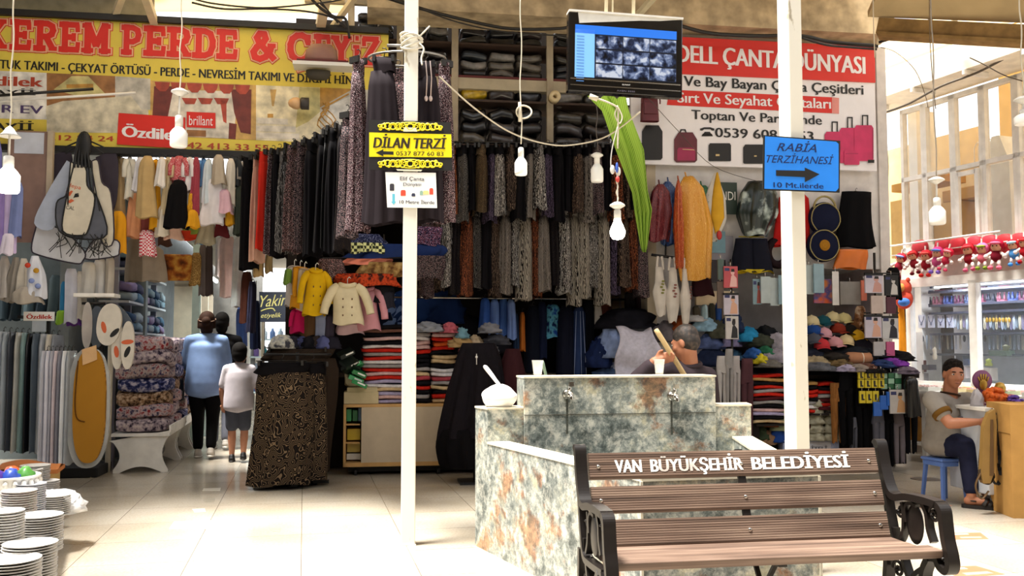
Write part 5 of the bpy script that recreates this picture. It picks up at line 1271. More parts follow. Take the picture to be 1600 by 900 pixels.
# aisle: white display benches with packed quilts, shelf unit, tubes, rolls
QF = [pat('quilt_a','mottle','#2c2436','#a08f96',26,c='#c9b9b6'),pat('quilt_b','mottle','#0f1230','#3a3f6a',24,c='#b0a8b4'),pat('quilt_c','mottle','#8a2c30','#b9a5a4',24,c='#2f2a4a'),pat('quilt_d','mottle','#7b3b46','#b4a39c',28,c='#3c3454'),pat('quilt_e','mottle','#2e2018','#8c6c50',26,c='#c0a68c')]
QN = ['lilac grey flowered','navy flowered','red mottled','pale flowered','brown spotted']
aang = math.atan2(AD.y,AD.x)
for k in range(3):
    d = .05 + k*1.15
    o = T('display_bench',('white wavy legged display bench nearest the ochre mat','white wavy legged display bench in the middle of the aisle side','white wavy legged display bench farthest down the aisle')[k],'bench',Ap(d,.4,0),aang,'white display benches along the aisle')
    for dx in (.03,1.03):
        q = [(-.26,0)] + [(-.26 + .06*math.sin(PI*i/8),.03 + .27*i/8) for i in range(9)] + [(-.3,.32),(.3,.42)] + [(.26 - .06*math.sin(PI*i/8),.36 - .34*i/8) for i in range(9)] + [(.26,0),(.2,0)] + [(.2 - .4*i/10,.06*math.sin(PI*i/10)) for i in range(1,10)] + [(-.2,0)]
        P('wavy_leg',MB().prism([(-a,z) for a,z in q],dx,dx + .04,'x'),WHITE,o)
    P('bench_top',MB().box((.55,0,.38),(1.1,.56,.03)),WHITE,o)
    b = MB(); b.prism([(-.29,.4),(-.29,.47),(-.27,.47),(-.27,.4)],0,1.1,'x'); P('raised_edge',b,WHITE,o)
    for r in range(7):
        for j in range(2):
            qd = folded(.52,.54,.155,k*20 + r*2 + j)
            m_ = (k + r*2 + j*3) % 5
            qo = one('packed_quilt',qd,QF[m_],f'{QN[m_]} packed quilt, {on(r)} layer on the {("nearest", "middle", "farthest")[k]} white bench, {("near", "far")[j]} end','quilt',Ap(d + .28 + j*.54,.4 + .02*math.sin(r*3 + j),.397 + r*.135),aang + PI/2*0 + .05*math.sin(r),'packed quilts along the aisle')
b = MB(); b.tube([Ap(-.05,.3,.03),Ap(-.05,.3,.3)],.02,8)
ro = T('cloth_roll','white wrapped roll of tablecloth plastic lying on the aisle floor','roll',UF(272,700) + Vector((0,0,.125)),aang)
b = MB(); b.tube([(0,0,0),(.9,0,0)],.125,24); P('roll',b,M('#c4b9aa',.5,key='roll_white'),ro); b = MB(); b.tube([(-.012,0,0),(.02,0,0)],.05,16); P('core',b,SOOT,ro)
b = MB(); b.tube([Ap(.25,.4,.14),Ap(1.05,.4,.14)],.1,20); one('cloth_roll',b,M('#8d8680',.25,key='roll_shiny'),'shiny wrapped roll lying under the white display bench nearest the mat','roll')
b = MB(); b.tube([Ap(1.4,.4,.13),Ap(2.2,.4,.13)],.1,20); one('cloth_roll',b,M('#5d5a5e',.25,key='roll_dark'),'dark wrapped roll lying under the middle display bench','roll')
su = T('shelf_unit','tall grey post shelving with folded blue linen along the aisle','shelving',Ap(.6,.02,0),aang)
for dx in (0,.75,1.5,2.6):
    P('post',MB().box((dx,.0,1.4),(.07,.07,2.8)),M('#8d8a98',.5,key='post_lilac'),su)
for z in (1.42,1.75,2.1): P('shelf_board',MB().box((1.3,.0,z),(2.7,.3,.025)),M('#a9adb4',.5,key='shelf_grey'),su)
bl_ = ['#3d5a74','#6f8798','#2c4668','#8795a0','#51708c','#7d6f94','#3a3f5a']; bn2 = ['steel blue','grey blue','deep blue','silver blue','mid blue','mauve','ink blue']
for zi,z in enumerate((1.433,1.763,2.113)):
    for j in range(6):
        for q in range(2):
            m_ = (zi*3 + j + q*2) % 7
            one('folded_linen',folded(.36,.26,.1,zi*20 + j*2 + q),M(bl_[m_],.75),f'{bn2[m_]} folded linen, {("lower", "upper")[q]} of the {on(j)} pile on the {("lowest", "middle", "top")[zi]} aisle shelf','linen',Ap(.6 + .22 + j*.42,.06,z + q*.105),aang,'folded linens on the aisle shelving')
TUBE = M('#eefaf4',.4,emit=6,key='tube_light')
for i,(d,s,z) in enumerate(((2.9,.75,2.2),(5.2,1.0,2.5),(8.5,1.0,2.5))):
    o = T('tube_lamp',('lit white tube lamp nearest above the aisle shelving','lit tube lamp hanging halfway down the aisle','lit tube lamp deepest in the aisle')[i],'lamp',Ap(d,s,z),aang)
    b = MB(); b.tube([(0,0,0),(1.1,0,0)],.022,10); P('tube',b,TUBE,o); P('fitting',MB().box((.55,0,.04),(1.2,.06,.04)),WHITE,o)
    l = bpy.data.lights.new('tube_light','AREA'); l.shape = 'RECTANGLE'; l.size = 1.1; l.size_y = .06; l.energy = 22; l.color = (.85,1,.97); link('tube_light',l,(.55,0,-.03),parent=o)
b = MB(); b.box((0,0,1.3),(.06,.1,2.6)); one('lit_post',b,M('#cfe6dd',.5,key='post_mint'),'pale mint white post lit by the tube lamp in the aisle','post',Ap(2.7,.62,0),aang)
for i,(d,s) in enumerate(((4.6,.75),(6.0,.8))): 
    b = MB(); b.box((0,0,1.1),(.06,.3,2.2)); b.box((.4,0,2.2),(.86,.3,.07)); b.box((.8,0,1.1),(.06,.3,2.2)); one('open_wardrobe',b,M('#c8b8a2',.6,key='frame_beige'),('beige open wardrobe frame behind the mint post','beige open wardrobe frame deeper in the aisle')[i],'frame',Ap(d,s - .5,0),aang)
b = MB(); b.box((0,0,.35),(1.6,.5,.06)); b.box((.0,0,.16),(1.5,.4,.32)); one('low_table',b,M('#cfe3e2',.4,key='table_ice'),'low white display table in the aisle behind the woman','table',Ap(4.6,.45,0),aang)
for j in range(4): one('packed_quilt',folded(.34,.4,.14,90 + j),QF[(j*2) % 5],f'{QN[(j * 2) % 5]} packed quilt on the low display table, {on(j)} down the aisle','quilt',Ap(4.0 + j*.4,.45,.385),aang,'packed quilts along the aisle')
# bright garments and dark coats deep in the aisle
for i,(px,a,z,w_,Y,col,lb) in enumerate(((357,370,465,24,14.5,'#f0c9c0','pale pink sunlit dress hanging deep in the aisle'),(372,372,480,16,14.2,'#f3eae6','white sunlit dress hanging deep in the aisle'),(345,372,440,14,15,'#e9dcd8','cream sunlit blouse hanging deep in the aisle'),(385,425,505,16,14,'#5a2f24','rust brown coat hanging deep in the aisle'),(394,440,520,12,13.5,'#2f2a3c','dark violet coat beside the rust brown one'),(400,470,545,14,13.8,'#1d2038','navy coat hanging beside the navy shop sign'),(378,480,540,14,14.5,'#3a4a78','blue jacket hanging behind the dark haired man'))):
    p = U(px,a,Y); o = T('hung_garment',lb,'clothes',p,0,'clothes hung deep in the aisle'); P('cloth',drape(w_*Y/F,.2,(z - a)*Y/F,seed=i,amp=.15),M(col,.85),o)
    b = MB(); b.tube([(0,0,-.01),(0,0,.12),(0,.0,.3)],.006,5); P('hanger',b,CHROME,o)
fs = T('far_shop_sign','dark navy shop sign with gold script lettering at the end of the aisle','sign',U(432,478,17),0)
def G(px,py): v = U(px,py,17) - fs.location; return v.x,v.z
P('sign_board',MB().prism([G(405,456),G(452,456),G(452,503),G(405,503)][::-1],0,.05),M('#111a2e',.5,key='sign_navy_dark'),fs)
GLD = M('#d9cd7a',.5,key='sign_gold',vary=0)
line(fs,G,'Yakin',GLD,407,449,461,480,460,477,y=-.01,bold=.0,shear=.35); line(fs,G,'etiyelik',GLD,408,440,490,499,488,498,y=-.01,bold=-.002,shear=.35)
b = MB(); b.tube(smooth_path([(G(x,y)[0],-.012,G(x,y)[1]) for x,y in ((408,486),(416,483),(426,482),(430,486))]),.012,5); P('flourish',b,GLD,fs)
P('sign_posts',MB().box((-.25,.06,-1.1),(.05,.05,2.6)).box((.25,.06,-1.1),(.05,.05,2.6)),CHROME,fs)
fsu = T('far_shelf','bright white shelf of bottles under the navy sign','shelving',UF(425,640) ,0)
sh0 = fsu.location
b = MB()
for x in (-.42,.42): b.box((x,0,.9),(.04,.35,1.8))
P('side_panel',b,WHITE,fsu)
for z in (.35,.7,1.05,1.4): P('shelf_board',MB().box((0,0,z),(.84,.35,.03)),M('#d5e2e8',.4,key='shelf_ice'),fsu)
for zi,z in enumerate((.366,.716,1.066,1.416)):
    for j in range(5):
        b = MB(); b.lathe([(.05,0),(.055,.02),(.055,.13),(.025,.17),(.025,.21),(.001,.21)],12)
        one('bottle',b,M(['#6d86b8','#b9c7da','#7c5f9c','#2f7d86','#e2e6ea'][(j + zi) % 5],.3),f'{["blue", "pale", "violet", "teal", "white"][(j + zi) % 5]} bottle on the {("lowest", "second", "third", "top")[zi]} board of the far bright shelf','bottle',sh0 + Vector((-.32 + j*.16,-.05,z)),0,'bottles on the far bright shelf')
l = bpy.data.lights.new('far_shop_light','AREA'); l.size = 1.2; l.energy = 60; link('far_shop_light',l,U(425,420,15.5),(0,0,0))

# ---- plates and baskets on the low stall in front (picture corner)
st = T('market_stall','low white stall board with crockery at the near left corner','stall',(-3.09,4.98,0),math.radians(23))
P('board',MB().box((0,0,.2),(1.2,2.2,.03)),WHITE,st)
for x in (-.55,.55):
    for y in (-1.05,1.05): P('leg',MB().box((x,y,.093),(.05,.05,.185)),WHITE,st)
PLW = M('#dcd8d2',.25,key='porcelain',vary=.02); PLB = [M('#d6d3d2',.3,key='porcelain_grey'),pat('plate_red','dots','#dcd8d0','#b0442e',45,.3),pat('plate_blue','dots','#dadbe0','#5a75b0',45,.3),pat('plate_black','speck','#dedbd6','#2c2a2a',70,.3)]
def plate_mesh(r,mat,name):
    b = MB(); b.lathe([(r*.55,0),(r*.6,.006),(r*.97,.016),(r,.02),(r*.97,.021),(r*.6,.011),(.001,.009)],26); b.lathe([(r*.985,.0165),(r*1.002,.0195),(r*.99,.0205)],26,mi=1,cap=False)
    return b.mesh(name,[mat,M('#8a8a8c',.4,key='rim_grey')])
def plate_stack(px,py,r,n,mat,desc,z0=.216,pitch=.0125,Y=None):
    """py = the pixel of the topmost plate; each plate of the stack is a thing of its own"""
    ztop = z0 + n*pitch
    p = UF(px,py,ztop); me = plate_mesh(r,mat,'plate')
    for i in range(n):
        k = n - 1 - i
        lb = f'{desc}, {on(k)} from the top'
        tag(link('plate',me,(p.x + .002*math.sin(i*2.1),p.y,z0 + i*pitch),i*.7),lb,'plate','crockery on the low stall')
plate_stack(62,806,.115,15,PLW,'white grey rimmed plate in the tall stack nearest the aisle floor')
plate_stack(84,775,.1,10,PLW,'white plate in the shorter stack behind the tall one')
plate_stack(47,850,.115,14,PLW,'white grey rimmed plate in the front stack beside the tall one')
plate_stack(72,752,.09,9,PLB[0],'grey white saucer stacked near the crumpled wrapping')
plate_stack(30,768,.09,22,PLB[1],'red patterned small plate in the tall narrow stack')
plate_stack(48,757,.085,20,PLB[2],'blue patterned small plate in the stack beside the red ones')
plate_stack(40,735,.11,16,PLW,'white plate in the stack behind the blue patterned one')
plate_stack(18,745,.1,16,PLB[0],'pale grey plate stacked under the basket side')
plate_stack(55,728,.1,17,PLW,'white plate in the rear stack by the wrapped tablecloths')
plate_stack(18,875,.12,12,PLW,'white plate in the stack at the picture corner')
plate_stack(8,800,.085,24,PLB[3],'black speckled saucer in the stack at the picture edge')
# speckled bowl, big white pot, basket with toys, cardboard tray, crumpled wrapping
def bowl(px,py,z,r,h,mat,lb,name='bowl'):
    p = UF(px,py,z); b = MB(); b.lathe([(r*.5,0),(r*.6,.01),(r*.9,h*.6),(r,h),(r*.94,h),(r*.84,h*.6),(r*.5,.02),(.001,.02)],26); return one(name,b,mat,lb,name,p)
bowl(16,893,.222,.1,.13,pat('granite','speck','#2b2a2a','#b0aeab',120,.4),'black and white speckled bowl at the near picture corner')
bowl(-2,880,.222,.1,.2,PLW,'tall glossy white pot at the picture edge beside the speckled bowl','pot')
bk_ = T('plastic_basket','white lattice plastic basket full of colourful toys at the picture edge','basket',UF(12,745,.5),0)
b = MB(); b.lathe([(.13,-.3),(.17,0),(.18,0),(.18,.012),(.165,.012),(.125,-.29),(.001,-.29)],26); P('basket_body',b,PLWHITE,bk_)
b = MB()
for i in range(22): b.ell((.172*math.cos(i*2*PI/22),.172*math.sin(i*2*PI/22),-.03),(.016,.016,.022),8,6)
P('lattice_rim',b,WHITE,bk_)
for i,(dx,dy,col,lb) in enumerate(((-.06,-.05,'#7a1f3c','crimson toy piece in the white basket'),(.05,-.06,'#2f4fae','blue toy piece in the white basket'),(0,.05,'#c9501f','orange toy piece in the white basket'),(.09,.03,'#4c8a3c','green toy piece in the white basket'),(-.02,-.1,'#5a3a9a','violet toy piece in the white basket'))):
    one('toy',crumple(.11,.11,.07,i + 3,n=14,k=6),M(col,.4),lb,'toy',bk_.location + Vector((dx,dy,-.02)),i,'toys in the white basket')
b = MB(); b.grid(lambda u,v: (.2*(u - .5)*2,.34*(v - .5),.035*math.cos(PI*(v - .5)) + .02*math.sin(5*u)),10,8); b.box((0,0,-.02),(.4,.34,.03))
one('wicker_tray',b,M('#a8683a',.8,key='wicker'),'shallow brown tray behind the white basket','tray',Vector((U(50,730,7.0).x,7.0,.376)),.3)
b = MB(); b.box((0,0,.17),(.3,.3,.34)); one('carton',b,M('#a98c58',.85,key='carton_tan'),'tan carton under the brown tray beside the rack base','box',Vector((U(50,730,7.0).x,7.0,0)),.1,bev=.006)
one('crumpled_wrapping',crumple(.34,.3,.13,11,1.7),M('#d9d9da',.4,key='wrap_paper'),'crumpled white and grey wrapping on the stack by the aisle','wrapping',UF(88,800,.216),.4)
# ================================================================== CENTRE SHOP
# upper storage behind the hung skirts
UW_ = .55
sc_u0,z_u = UL(655,228,UW_)
stg = T('storage_cabinet','tall open storage shelving of bagged clothes above the black skirts','shelving',FO,FA)
def H(px,py,w=UW_): return UL(px,py,w)
zs = [H(760,232)[1],H(760,164)[1],H(760,128)[1],H(760,78)[1],H(760,28)[1]]
ua,ub = uL + .02,uR - .02
for k,px in enumerate((549,624,708,853,980)):
    u,_ = H(px,100); P('post',MB().box((u,UW_ - .22,(zs[0] + zs[4])/2),(.07,.05,zs[4] - zs[0] + .1)),M('#a89a82',.7,key='post_buff'),stg)
for k,z in enumerate(zs[:4]):
    P('shelf_board',MB().box(((ua + ub)/2,UW_ + .05,z - .012),(ub - ua,.55,.024)),M('#3c2a20',.7,key='shelf_brown') if k != 2 else M('#5a1a18',.6,key='shelf_red'),stg)
P('light_strip',MB().box(((ua + ub)/2,UW_ - .16,zs[2] - .085),(ub - ua,.12,.12)),M('#b3a68c',.7,key='strip_buff'),stg)
P('top_rail',MB().box(((ua + ub)/2,UW_ - .22,zs[4] + .03),(ub - ua,.06,.09)),M('#b3a68c',.7,key='strip_buff'),stg)
rr = random.Random(21)
bag_c = ['#1c1c21','#3d3933','#5c554c','#141418','#2b2729','#77726d','#332d26','#23282e','#454144','#6d6455','#19181c','#3a3231']
bag_n = ['charcoal','olive grey','dull beige','black','plum grey','pale grey','brown grey','slate','mauve grey','straw','dark','rose brown']
bays = [(549,624,'yellow sign bay'),(624,708,'pole bay'),(708,853,'wide bay'),(853,960,'screen bay')]
for bi,(pa,pb,bn3) in enumerate(bays):
    a_,b__ = H(pa,100)[0] + .06,H(pb,100)[0] - .06
    for k in range(4):
        if bi == 0 and k < 3: continue
        z = zs[k]; hh = zs[k + 1] - z - .05; nlay = 3 if hh > .28 else 2
        if k == 1: nlay = 1
        nc = 3 if bi == 2 else 2; wd = (b__ - a_)/nc
        for c in range(nc):
            for q in range(nlay):
                m_ = rr.randrange(12); hgt = hh/nlay*.92; yel = (k == 1 and bi == 2 and c == 0)
                col = '#c9a51f' if yel else bag_c[m_]
                one('packed_garment',folded(wd*.96,.34,hgt,rr.randrange(999)),M(col,.28,spec=.7,vary=.5,vs=16,key='bagged' + col),
                    ('yellow' if yel else bag_n[m_]) + f' bagged garment, {("bottom", "second", "third")[q]} in {("first", "second", "third")[c]} pile, {("lowest", "second", "third", "top")[k]} shelf, {bn3}','packed clothes',
                    Lc(a_ + wd*(c + .5),UW_ - .02 + .03*rr.random(),z + q*hgt*1.02),FA + rr.uniform(-.06,.06),'bagged clothes in the upper storage')
b = MB(); b.tube([Wp(862,131,.2),Wp(866,150,.2)],.055,12); b.lathe([(.03,0),(.062,0),(.062,.02),(.03,.02)],18)
one('tape_roll',MB().join(MB().lathe([(.022,-.05),(.062,-.05),(.062,.05),(.022,.05),(.022,-.05)],22),Matrix.Rotation(PI/2,4,'X')),M('#c9b58c',.4,key='tape_tan'),'brown tape roll under the shelf beside the screen','tape',Wp(866,152,.15),FA)

# rails with the skirts
ZR = Wp(850,226,-.2)
def rail(pa,pb,y0,y1,w,lb):
    b = MB(); b.tube([Wp(pa,y0,w),Wp(pb,y1,w)],.013,8)
    for i in range(5):
        px = pa + (pb - pa)*i/4; b.tube([Wp(px,y0 + (y1 - y0)*i/4,w),Wp(px,y0 + (y1 - y0)*i/4 - 14,w + .3)],.007,6)
    return one('clothes_rail',b,IRON,lb,'rail')
rail(690,1000,222,226,-.2,'upper black rail carrying the front row of patterned skirts'); rail(650,1012,318,322,-.06,'lower black rail carrying the back row of patterned skirts')
SK = {'blk': M('#070508',.85,key='skirt_black'),'leafbr': pat('leaf_brown','leaf','#120d0c','#4a362c',34,c='#7a6656'),'leafwh': pat('leaf_white','leaf','#100d0f','#8d8580',36,c='#c4bdb4'),'zeb': pat('zebra','zebra','#120f10','#a49a8c',52),'flo': FLD,'rust': pat('rust_print','leaf','#1a0f0c','#7a3a24',40,c='#a8623c'),'spk': pat('speck_gold','speck','#120e12','#7a6a4c',60),
      'plum': pat('plum_print','leaf','#141018','#46394e',38,c='#6b5a70'),'dotw': pat('dot_white','dots','#100e10','#aba49c',70),'gold': pat('gold_print','leopard','#3b2f22','#15100e',46,c='#6b573c'),'feath': pat('feather','zebra','#171314','#857b72',80)}
SN = {'blk': 'plain black','leafbr': 'brown leaf-print','leafwh': 'white leaf-print','zeb': 'zebra-striped','flo': 'wine flowered','rust': 'rust patterned','spk': 'gold speckled','plum': 'plum patterned','dotw': 'white dotted','gold': 'gold brown spotted','feath': 'feather-print'}
up = ['rust','dotw','blk','gold','plum','leafwh','leafbr','blk','feath','leafwh','plum','blk','blk','leafbr','feath','flo','blk','rust','leafbr','blk']
for i,k in enumerate(up):
    px = 706 + i*15.0
    p = Wp(px,230,-.2 - .05*(i % 2)); s = p.y/F
    skirt(f'{SN[k]} skirt in the upper row, {on(i)} from the white pole',p,20*s,.3,(112 + 10*math.sin(i*1.9))*s,SK[k],FA + .12*math.sin(i*2.3),'skirts on the upper black rail',i,SK['blk'] if i % 3 else None,1.1,4,.2,top=.75)
lo = ['leafbr','flo','leafbr','leafwh','spk','rust','dotw','blk','leafbr','feath','leafwh','zeb','rust','feath','spk','leafwh','zeb','zeb','leafwh','zeb','plum','leafbr','rust','flo']
for i,k in enumerate(lo):
    px = 652 + i*15.2
    p = Wp(px,325,-.06 - .06*(i % 2)); s = p.y/F
    bot = 458 + 8*math.sin(i*1.7) + (14 if k == 'zeb' else 0)
    skirt(f'{SN[k]} skirt in the lower row, {on(i)} from the white pole',p,21*s,.26,(bot - 325)*s,SK[k],FA + .12*math.sin(i*1.3),'skirts on the lower black rail',i + 40,None,1.12,4,.2,top=.75)
# rail running out from the shop front to the pole, skirts and trousers on it
ra,rb = Wp(398,246,-.05),U(556,198,6.95)
b = MB(); b.tube(smooth_path([ra,U(430,236,8.45),U(500,214,7.55),rb]),.01,8); one('clothes_rail',b,IRON,'rail rising from the yellow sign towards the white pole','rail')
RED = M('#c22a1c',.85,key='red_cloth')
SQ = pat('sequin_black','speck','#0c0b0d','#6a6560',60,.5); GLF = pat('grey_leaf','leaf','#2a2828','#6d6a68',30,c='#8c8884')
for i,(px,top,bot,wpx,mat,lb) in enumerate(((391,249,424,22,SK['blk'],'long plain black skirt hanging by the children\'s clothes'),(404,248,412,9,M('#c9a08c',.85),'pale salmon trousers edge between the black skirt and red dress'),(415,240,392,19,RED,'bright red long dress on the slanting rail'),(427,240,400,12,FLW,'narrow white flowered skirt beside the red dress'),(437,238,404,17,SK['blk'],'plain black skirt second from the red dress'),(447,240,398,16,GLF,'grey leaf-print skirt on the slanting rail'),(459,230,396,19,FLR,'wine flowered skirt next to the grey leaf-print one'),
        (474,226,396,18,FLD,'dark flowered skirt on the slanting rail beside the wine one'),(490,222,404,21,SK['blk'],'plain black skirt in the middle of the slanting rail'),(506,214,400,20,SK['blk'],'plain black skirt third from the white flowered ones'),(515,210,392,8,SQ,'black sequinned skirt edge on the slanting rail'),(525,204,400,20,SK['blk'],'plain black skirt second from the white flowered ones'),(537,200,396,18,SK['spk'],'gold speckled black skirt nearest the white flowered skirts'))):
    t = (px - 391)/(546 - 391); p = U(px,top,8.75 + (7.0 - 8.75)*t); s = p.y/F
    skirt(lb,p,wpx*s,.26,(bot - top)*s,mat,FA - .3,'skirts on the slanting rail',i + 70,None,1.1,4,.18,top=.8)

# clothes hung and folded below, between the slanting rail and the pole
for i,(pa,pb,ya,yb,mat,lb) in enumerate(((520,600,366,384,pat('navy_floral','floral','#161a3a','#7d84a8',30),'navy flowered blouse folded over the rail behind the pole'),(545,690,382,404,M('#1a2a56',.85,key='navy_blue'),'wide navy blue cloth folded over the rail behind the pole'),(545,600,380,396,pat('lime_check','check','#2c2f22','#c6c88e',34),'lime and black checked cloth end behind the pole'),(535,610,404,413,M('#d8806a',.85,key='coral'),'coral pink folded cloth edge below the navy cloth'),
        (560,632,410,432,pat('fur_brown','mottle','#54361c','#8a6a3c',16,c='#a58a58'),'brown furry cloth folded below the coral one'),(530,625,428,447,pat('orange_red','mottle','#5c1c10','#b8401c',20,c='#2c1410'),'orange red patterned cloth below the brown furry one'),(500,540,405,440,FLR,'dark red flowered blouse hanging above the cream coat'),(642,690,355,384,pat('bright_floral','floral','#17152c','#9ca0c8',32,c='#c24a4a'),'bright flowered blouse end beyond the pole'),(640,694,400,436,FLD,'dark flowered cloth folded beyond the pole'))):
    p = Wp((pa + pb)/2,ya,-.35 - .03*(i % 3)); s = p.y/F
    o = T('draped_cloth',lb,'clothes',p,FA,'cloths folded over rails behind the pole'); P('cloth',drape((pb - pa)*s,.12,(yb - ya)*s,((0,.95),(1,1)),9,.22,i,n=48,k=6),mat,o)
b = MB(); b.tube([Wp(500,404,-.36),Wp(700,402,-.36)],.01,6); b.tube([Wp(600,366,-.36),Wp(600,430,-.36)],.008,6); one('clothes_rail',b,IRON,'low rail carrying the folded cloths behind the pole','rail')
def jacket(label,px,top,bot,wpx,w,mat,rz=0,buttons=None,hood=False,seed=0,open_sl=.5):
    """a small coat on a hanger seen from the front"""
    p = Wp(px,top,w); s = p.y/F; wd,h = wpx*s,(bot - top)*s
    o = T('child_coat',label,'coat',p,FA + rz,'small coats by the aisle corner')
    P('coat_body',drape(wd*.78,.16,h,((0,.42),(.1,.88),(.5,.94),(1,1.08)),3,.08,seed,n=34,k=10),mat,o)
    for sx in (-1,1):
        b = MB(); b.tube(smooth_path([(sx*wd*.26,0,-h*.07),(sx*wd*.42,-.03,-h*.2),(sx*wd*(.5 + .06*open_sl),-.04,-h*.5),(sx*wd*(.52 + .1*open_sl),-.05,-h*.74)],4),[wd*.13]*5 + [wd*.12]*4 + [wd*.11]*4,10); P('sleeve',b,mat,o)
    b = MB(); b.tube([(wd*.2*math.cos(a),-.03 - .07*math.sin(a) if False else .075*math.sin(a),-h*.03 + .01*math.cos(a*2)) for a in [2*PI*i/16 for i in range(16)]],wd*.06,7,closed=True)
    if hood: b.ell((0,.05,-h*.06),(wd*.26,.06,h*.13),14,8)
    P('collar',b,mat,o)
    b = MB(); b.tube([(0,0,.0),(0,0,.05),(.015,0,.07),(.03,0,.055)],.004,5); P('hanger',b,WHITE,o)
    if buttons:
        b = MB()
        for q in range(3):
            for sx in (-1,1): b.ell((sx*wd*.12,-.085,-h*(.38 + .2*q)),(wd*.02,.008,h*.025),8,6)
        P('buttons',b,buttons,o)
    return o
BRN = M('#5a3a24',.6,key='button_brown')
jacket('mustard orange child coat hanging nearest the aisle',469,418,482,34,-.3,M('#c98a1c',.85,key='coat_mustard'),.9,seed=1)
jacket('beige child coat hanging between the mustard and yellow coats',476,420,486,30,-.34,M('#b5a58c',.85,key='coat_beige'),.8,seed=2)
jacket('bright yellow child coat with brown buttons',493,422,493,44,-.42,M('#cda312',.85,key='coat_yellow'),.25,BRN,True,seed=3)
jacket('pale grey child coat hanging behind the mustard one',460,416,478,26,-.22,M('#b8b0a8',.85,key='coat_pale'),.9,seed=4)
jacket('dusty pink child coat beside the cream coat',574,450,516,52,-.3,M('#c48a92',.85,key='coat_pink'),-.2,seed=5)
jacket('cream child coat with brown toggles next to the yellow coat',543,444,507,58,-.46,M('#d2c5a4',.85,key='coat_cream'),.05,BRN,False,seed=6,open_sl=1)
jacket('magenta child jacket hanging low under the mustard coat',466,484,520,28,-.3,M('#b0174e',.85,key='coat_magenta'),.5,seed=7)
for i,(px,a,z,w_,col,lb) in enumerate(((405,396,432,16,'#a5885c','tan checked child dress below the salmon trousers'),(421,396,426,12,'#7d6a48','khaki child trousers below the red dress'),(450,420,444,12,'#6a8a3a','green child hat hanging before the bright aisle end'),(483,490,525,24,'#5a4028','brown child trousers below the yellow coat'),(503,490,540,22,'#8a92ac','pale blue child leggings below the yellow coat'),(515,492,534,16,'#3a3440','dark child leggings beside the pale blue ones'),(548,505,522,42,'#c0a0a4','pale pink child skirt below the cream coat'),(598,446,472,34,'#17161a','black top with a white print hanging behind the pole'),(607,455,482,20,'#23222a','dark striped top hanging against the pole'))):
    hung('hung_garment',lb,'clothes',px,a,z,w_,-.3 - .02*(i % 3),M(col,.85),.12,'small clothes by the aisle corner',i + 11,hook=False)

# cabinet with folded stacks on it
cf = -.11
cu0,cz = UL(537,632,cf); cu1,_ = UL(770,632,cf); cz0 = .09
cab = T('sales_cabinet','low beige cabinet with wood edges carrying the folded knitwear','cabinet',Lc((cu0 + cu1)/2,cf,0),FA)
cw = cu1 - cu0
P('top_board',MB().box((0,.28,cz - .015),(cw,.56,.03)),WOODL,cab,bev=.003); P('bottom_board',MB().box((0,.28,cz0 + .02),(cw,.56,.04)),WOODL,cab)
for x in (-cw/2 + .012,cw/2 - .012): P('side_panel',MB().box((x,.28,(cz + cz0)/2),(.024,.56,cz - cz0)),WOODL,cab)
P('back_panel',MB().box((0,.55,(cz + cz0)/2),(cw,.02,cz - cz0)),M('#5c4a34',.8,key='cab_back'),cab)
ou = UL(565,632,cf)[0] - (cu0 + cu1)/2; o2 = UL(716,632,cf)[0] - (cu0 + cu1)/2
P('sliding_door',MB().box(((ou + o2)/2,.012,(cz + cz0)/2),(o2 - ou,.018,cz - cz0 - .06)),M('#c5b398',.6,key='cab_door',vary=.08),cab); P('sliding_door',MB().box(((o2 + cw/2)/2,.035,(cz + cz0)/2),(cw/2 - o2,.018,cz - cz0 - .06)),M('#bfae94',.6,key='cab_door2',vary=.08),cab)
P('plinth',MB().box((0,.3,.06),(cw - .1,.4,.06)),BLACK,cab)
for x in (-cw/2 + .12,.2,cw/2 - .1):
    b = MB(); b.tube([(x - .015,.06,.03),(x + .015,.06,.03)],.03,14); P('caster',b,BLACK,cab)
xm = -cw/2 + .05
for z_ in (.32,.5): P('inner_shelf',MB().box((-cw/2 + (ou + cw/2)/2,.28,z_),(ou + cw/2 - .03,.5,.012)),WOODL,cab)
G_ = ['#2f8a52','#1f6a3e','#5a7aa0','#cfd6d8']; wx_ = (ou + cw/2 - .05)/2
for i,(dx,z_,w_,h_,col,lb) in enumerate(((0,.52,.05,.12,'#2f8a52','green boxed packet standing upper left inside the open cabinet end'),(.06,.52,.05,.11,'#1f6a3e','dark green packet standing next to the green one in the cabinet end'),(.115,.52,.05,.13,'#4f6f8c','blue grey packet standing at the door edge in the cabinet end'),(.05,.335,.13,.11,'#c9ab22','yellow packet lying in the middle of the open cabinet end'),(.05,.215,.13,.09,'#bfa64c','straw packet lying below the yellow one in the cabinet end'),(.05,.14,.14,.06,'#cfcabc','white paper packet lying lowest in the cabinet end'))):
    one('packet',MB().box((0,0,h_/2),(w_,.2,h_)),M(col,.5),lb,'packet',Lc(cu0 + .05 + dx,cf + .2,z_ + .008),FA,'packets in the open cabinet end',bev=.004)
KN = {'blk': ('#131115','black'),'red': ('#c1271a','red'),'gry': ('#97918f','grey'),'wht': ('#d8d2d2','white'),'pnk': ('#cba6a4','pale pink'),'org': ('#cf5a26','orange'),'crm': ('#ccb086','cream'),'lav': ('#a59cbc','lavender'),'brn': ('#6e4c40','brown'),'rse': ('#a8414a','rose red'),'tan': ('#b58a52','tan'),'mar': ('#4e1c20','maroon')}
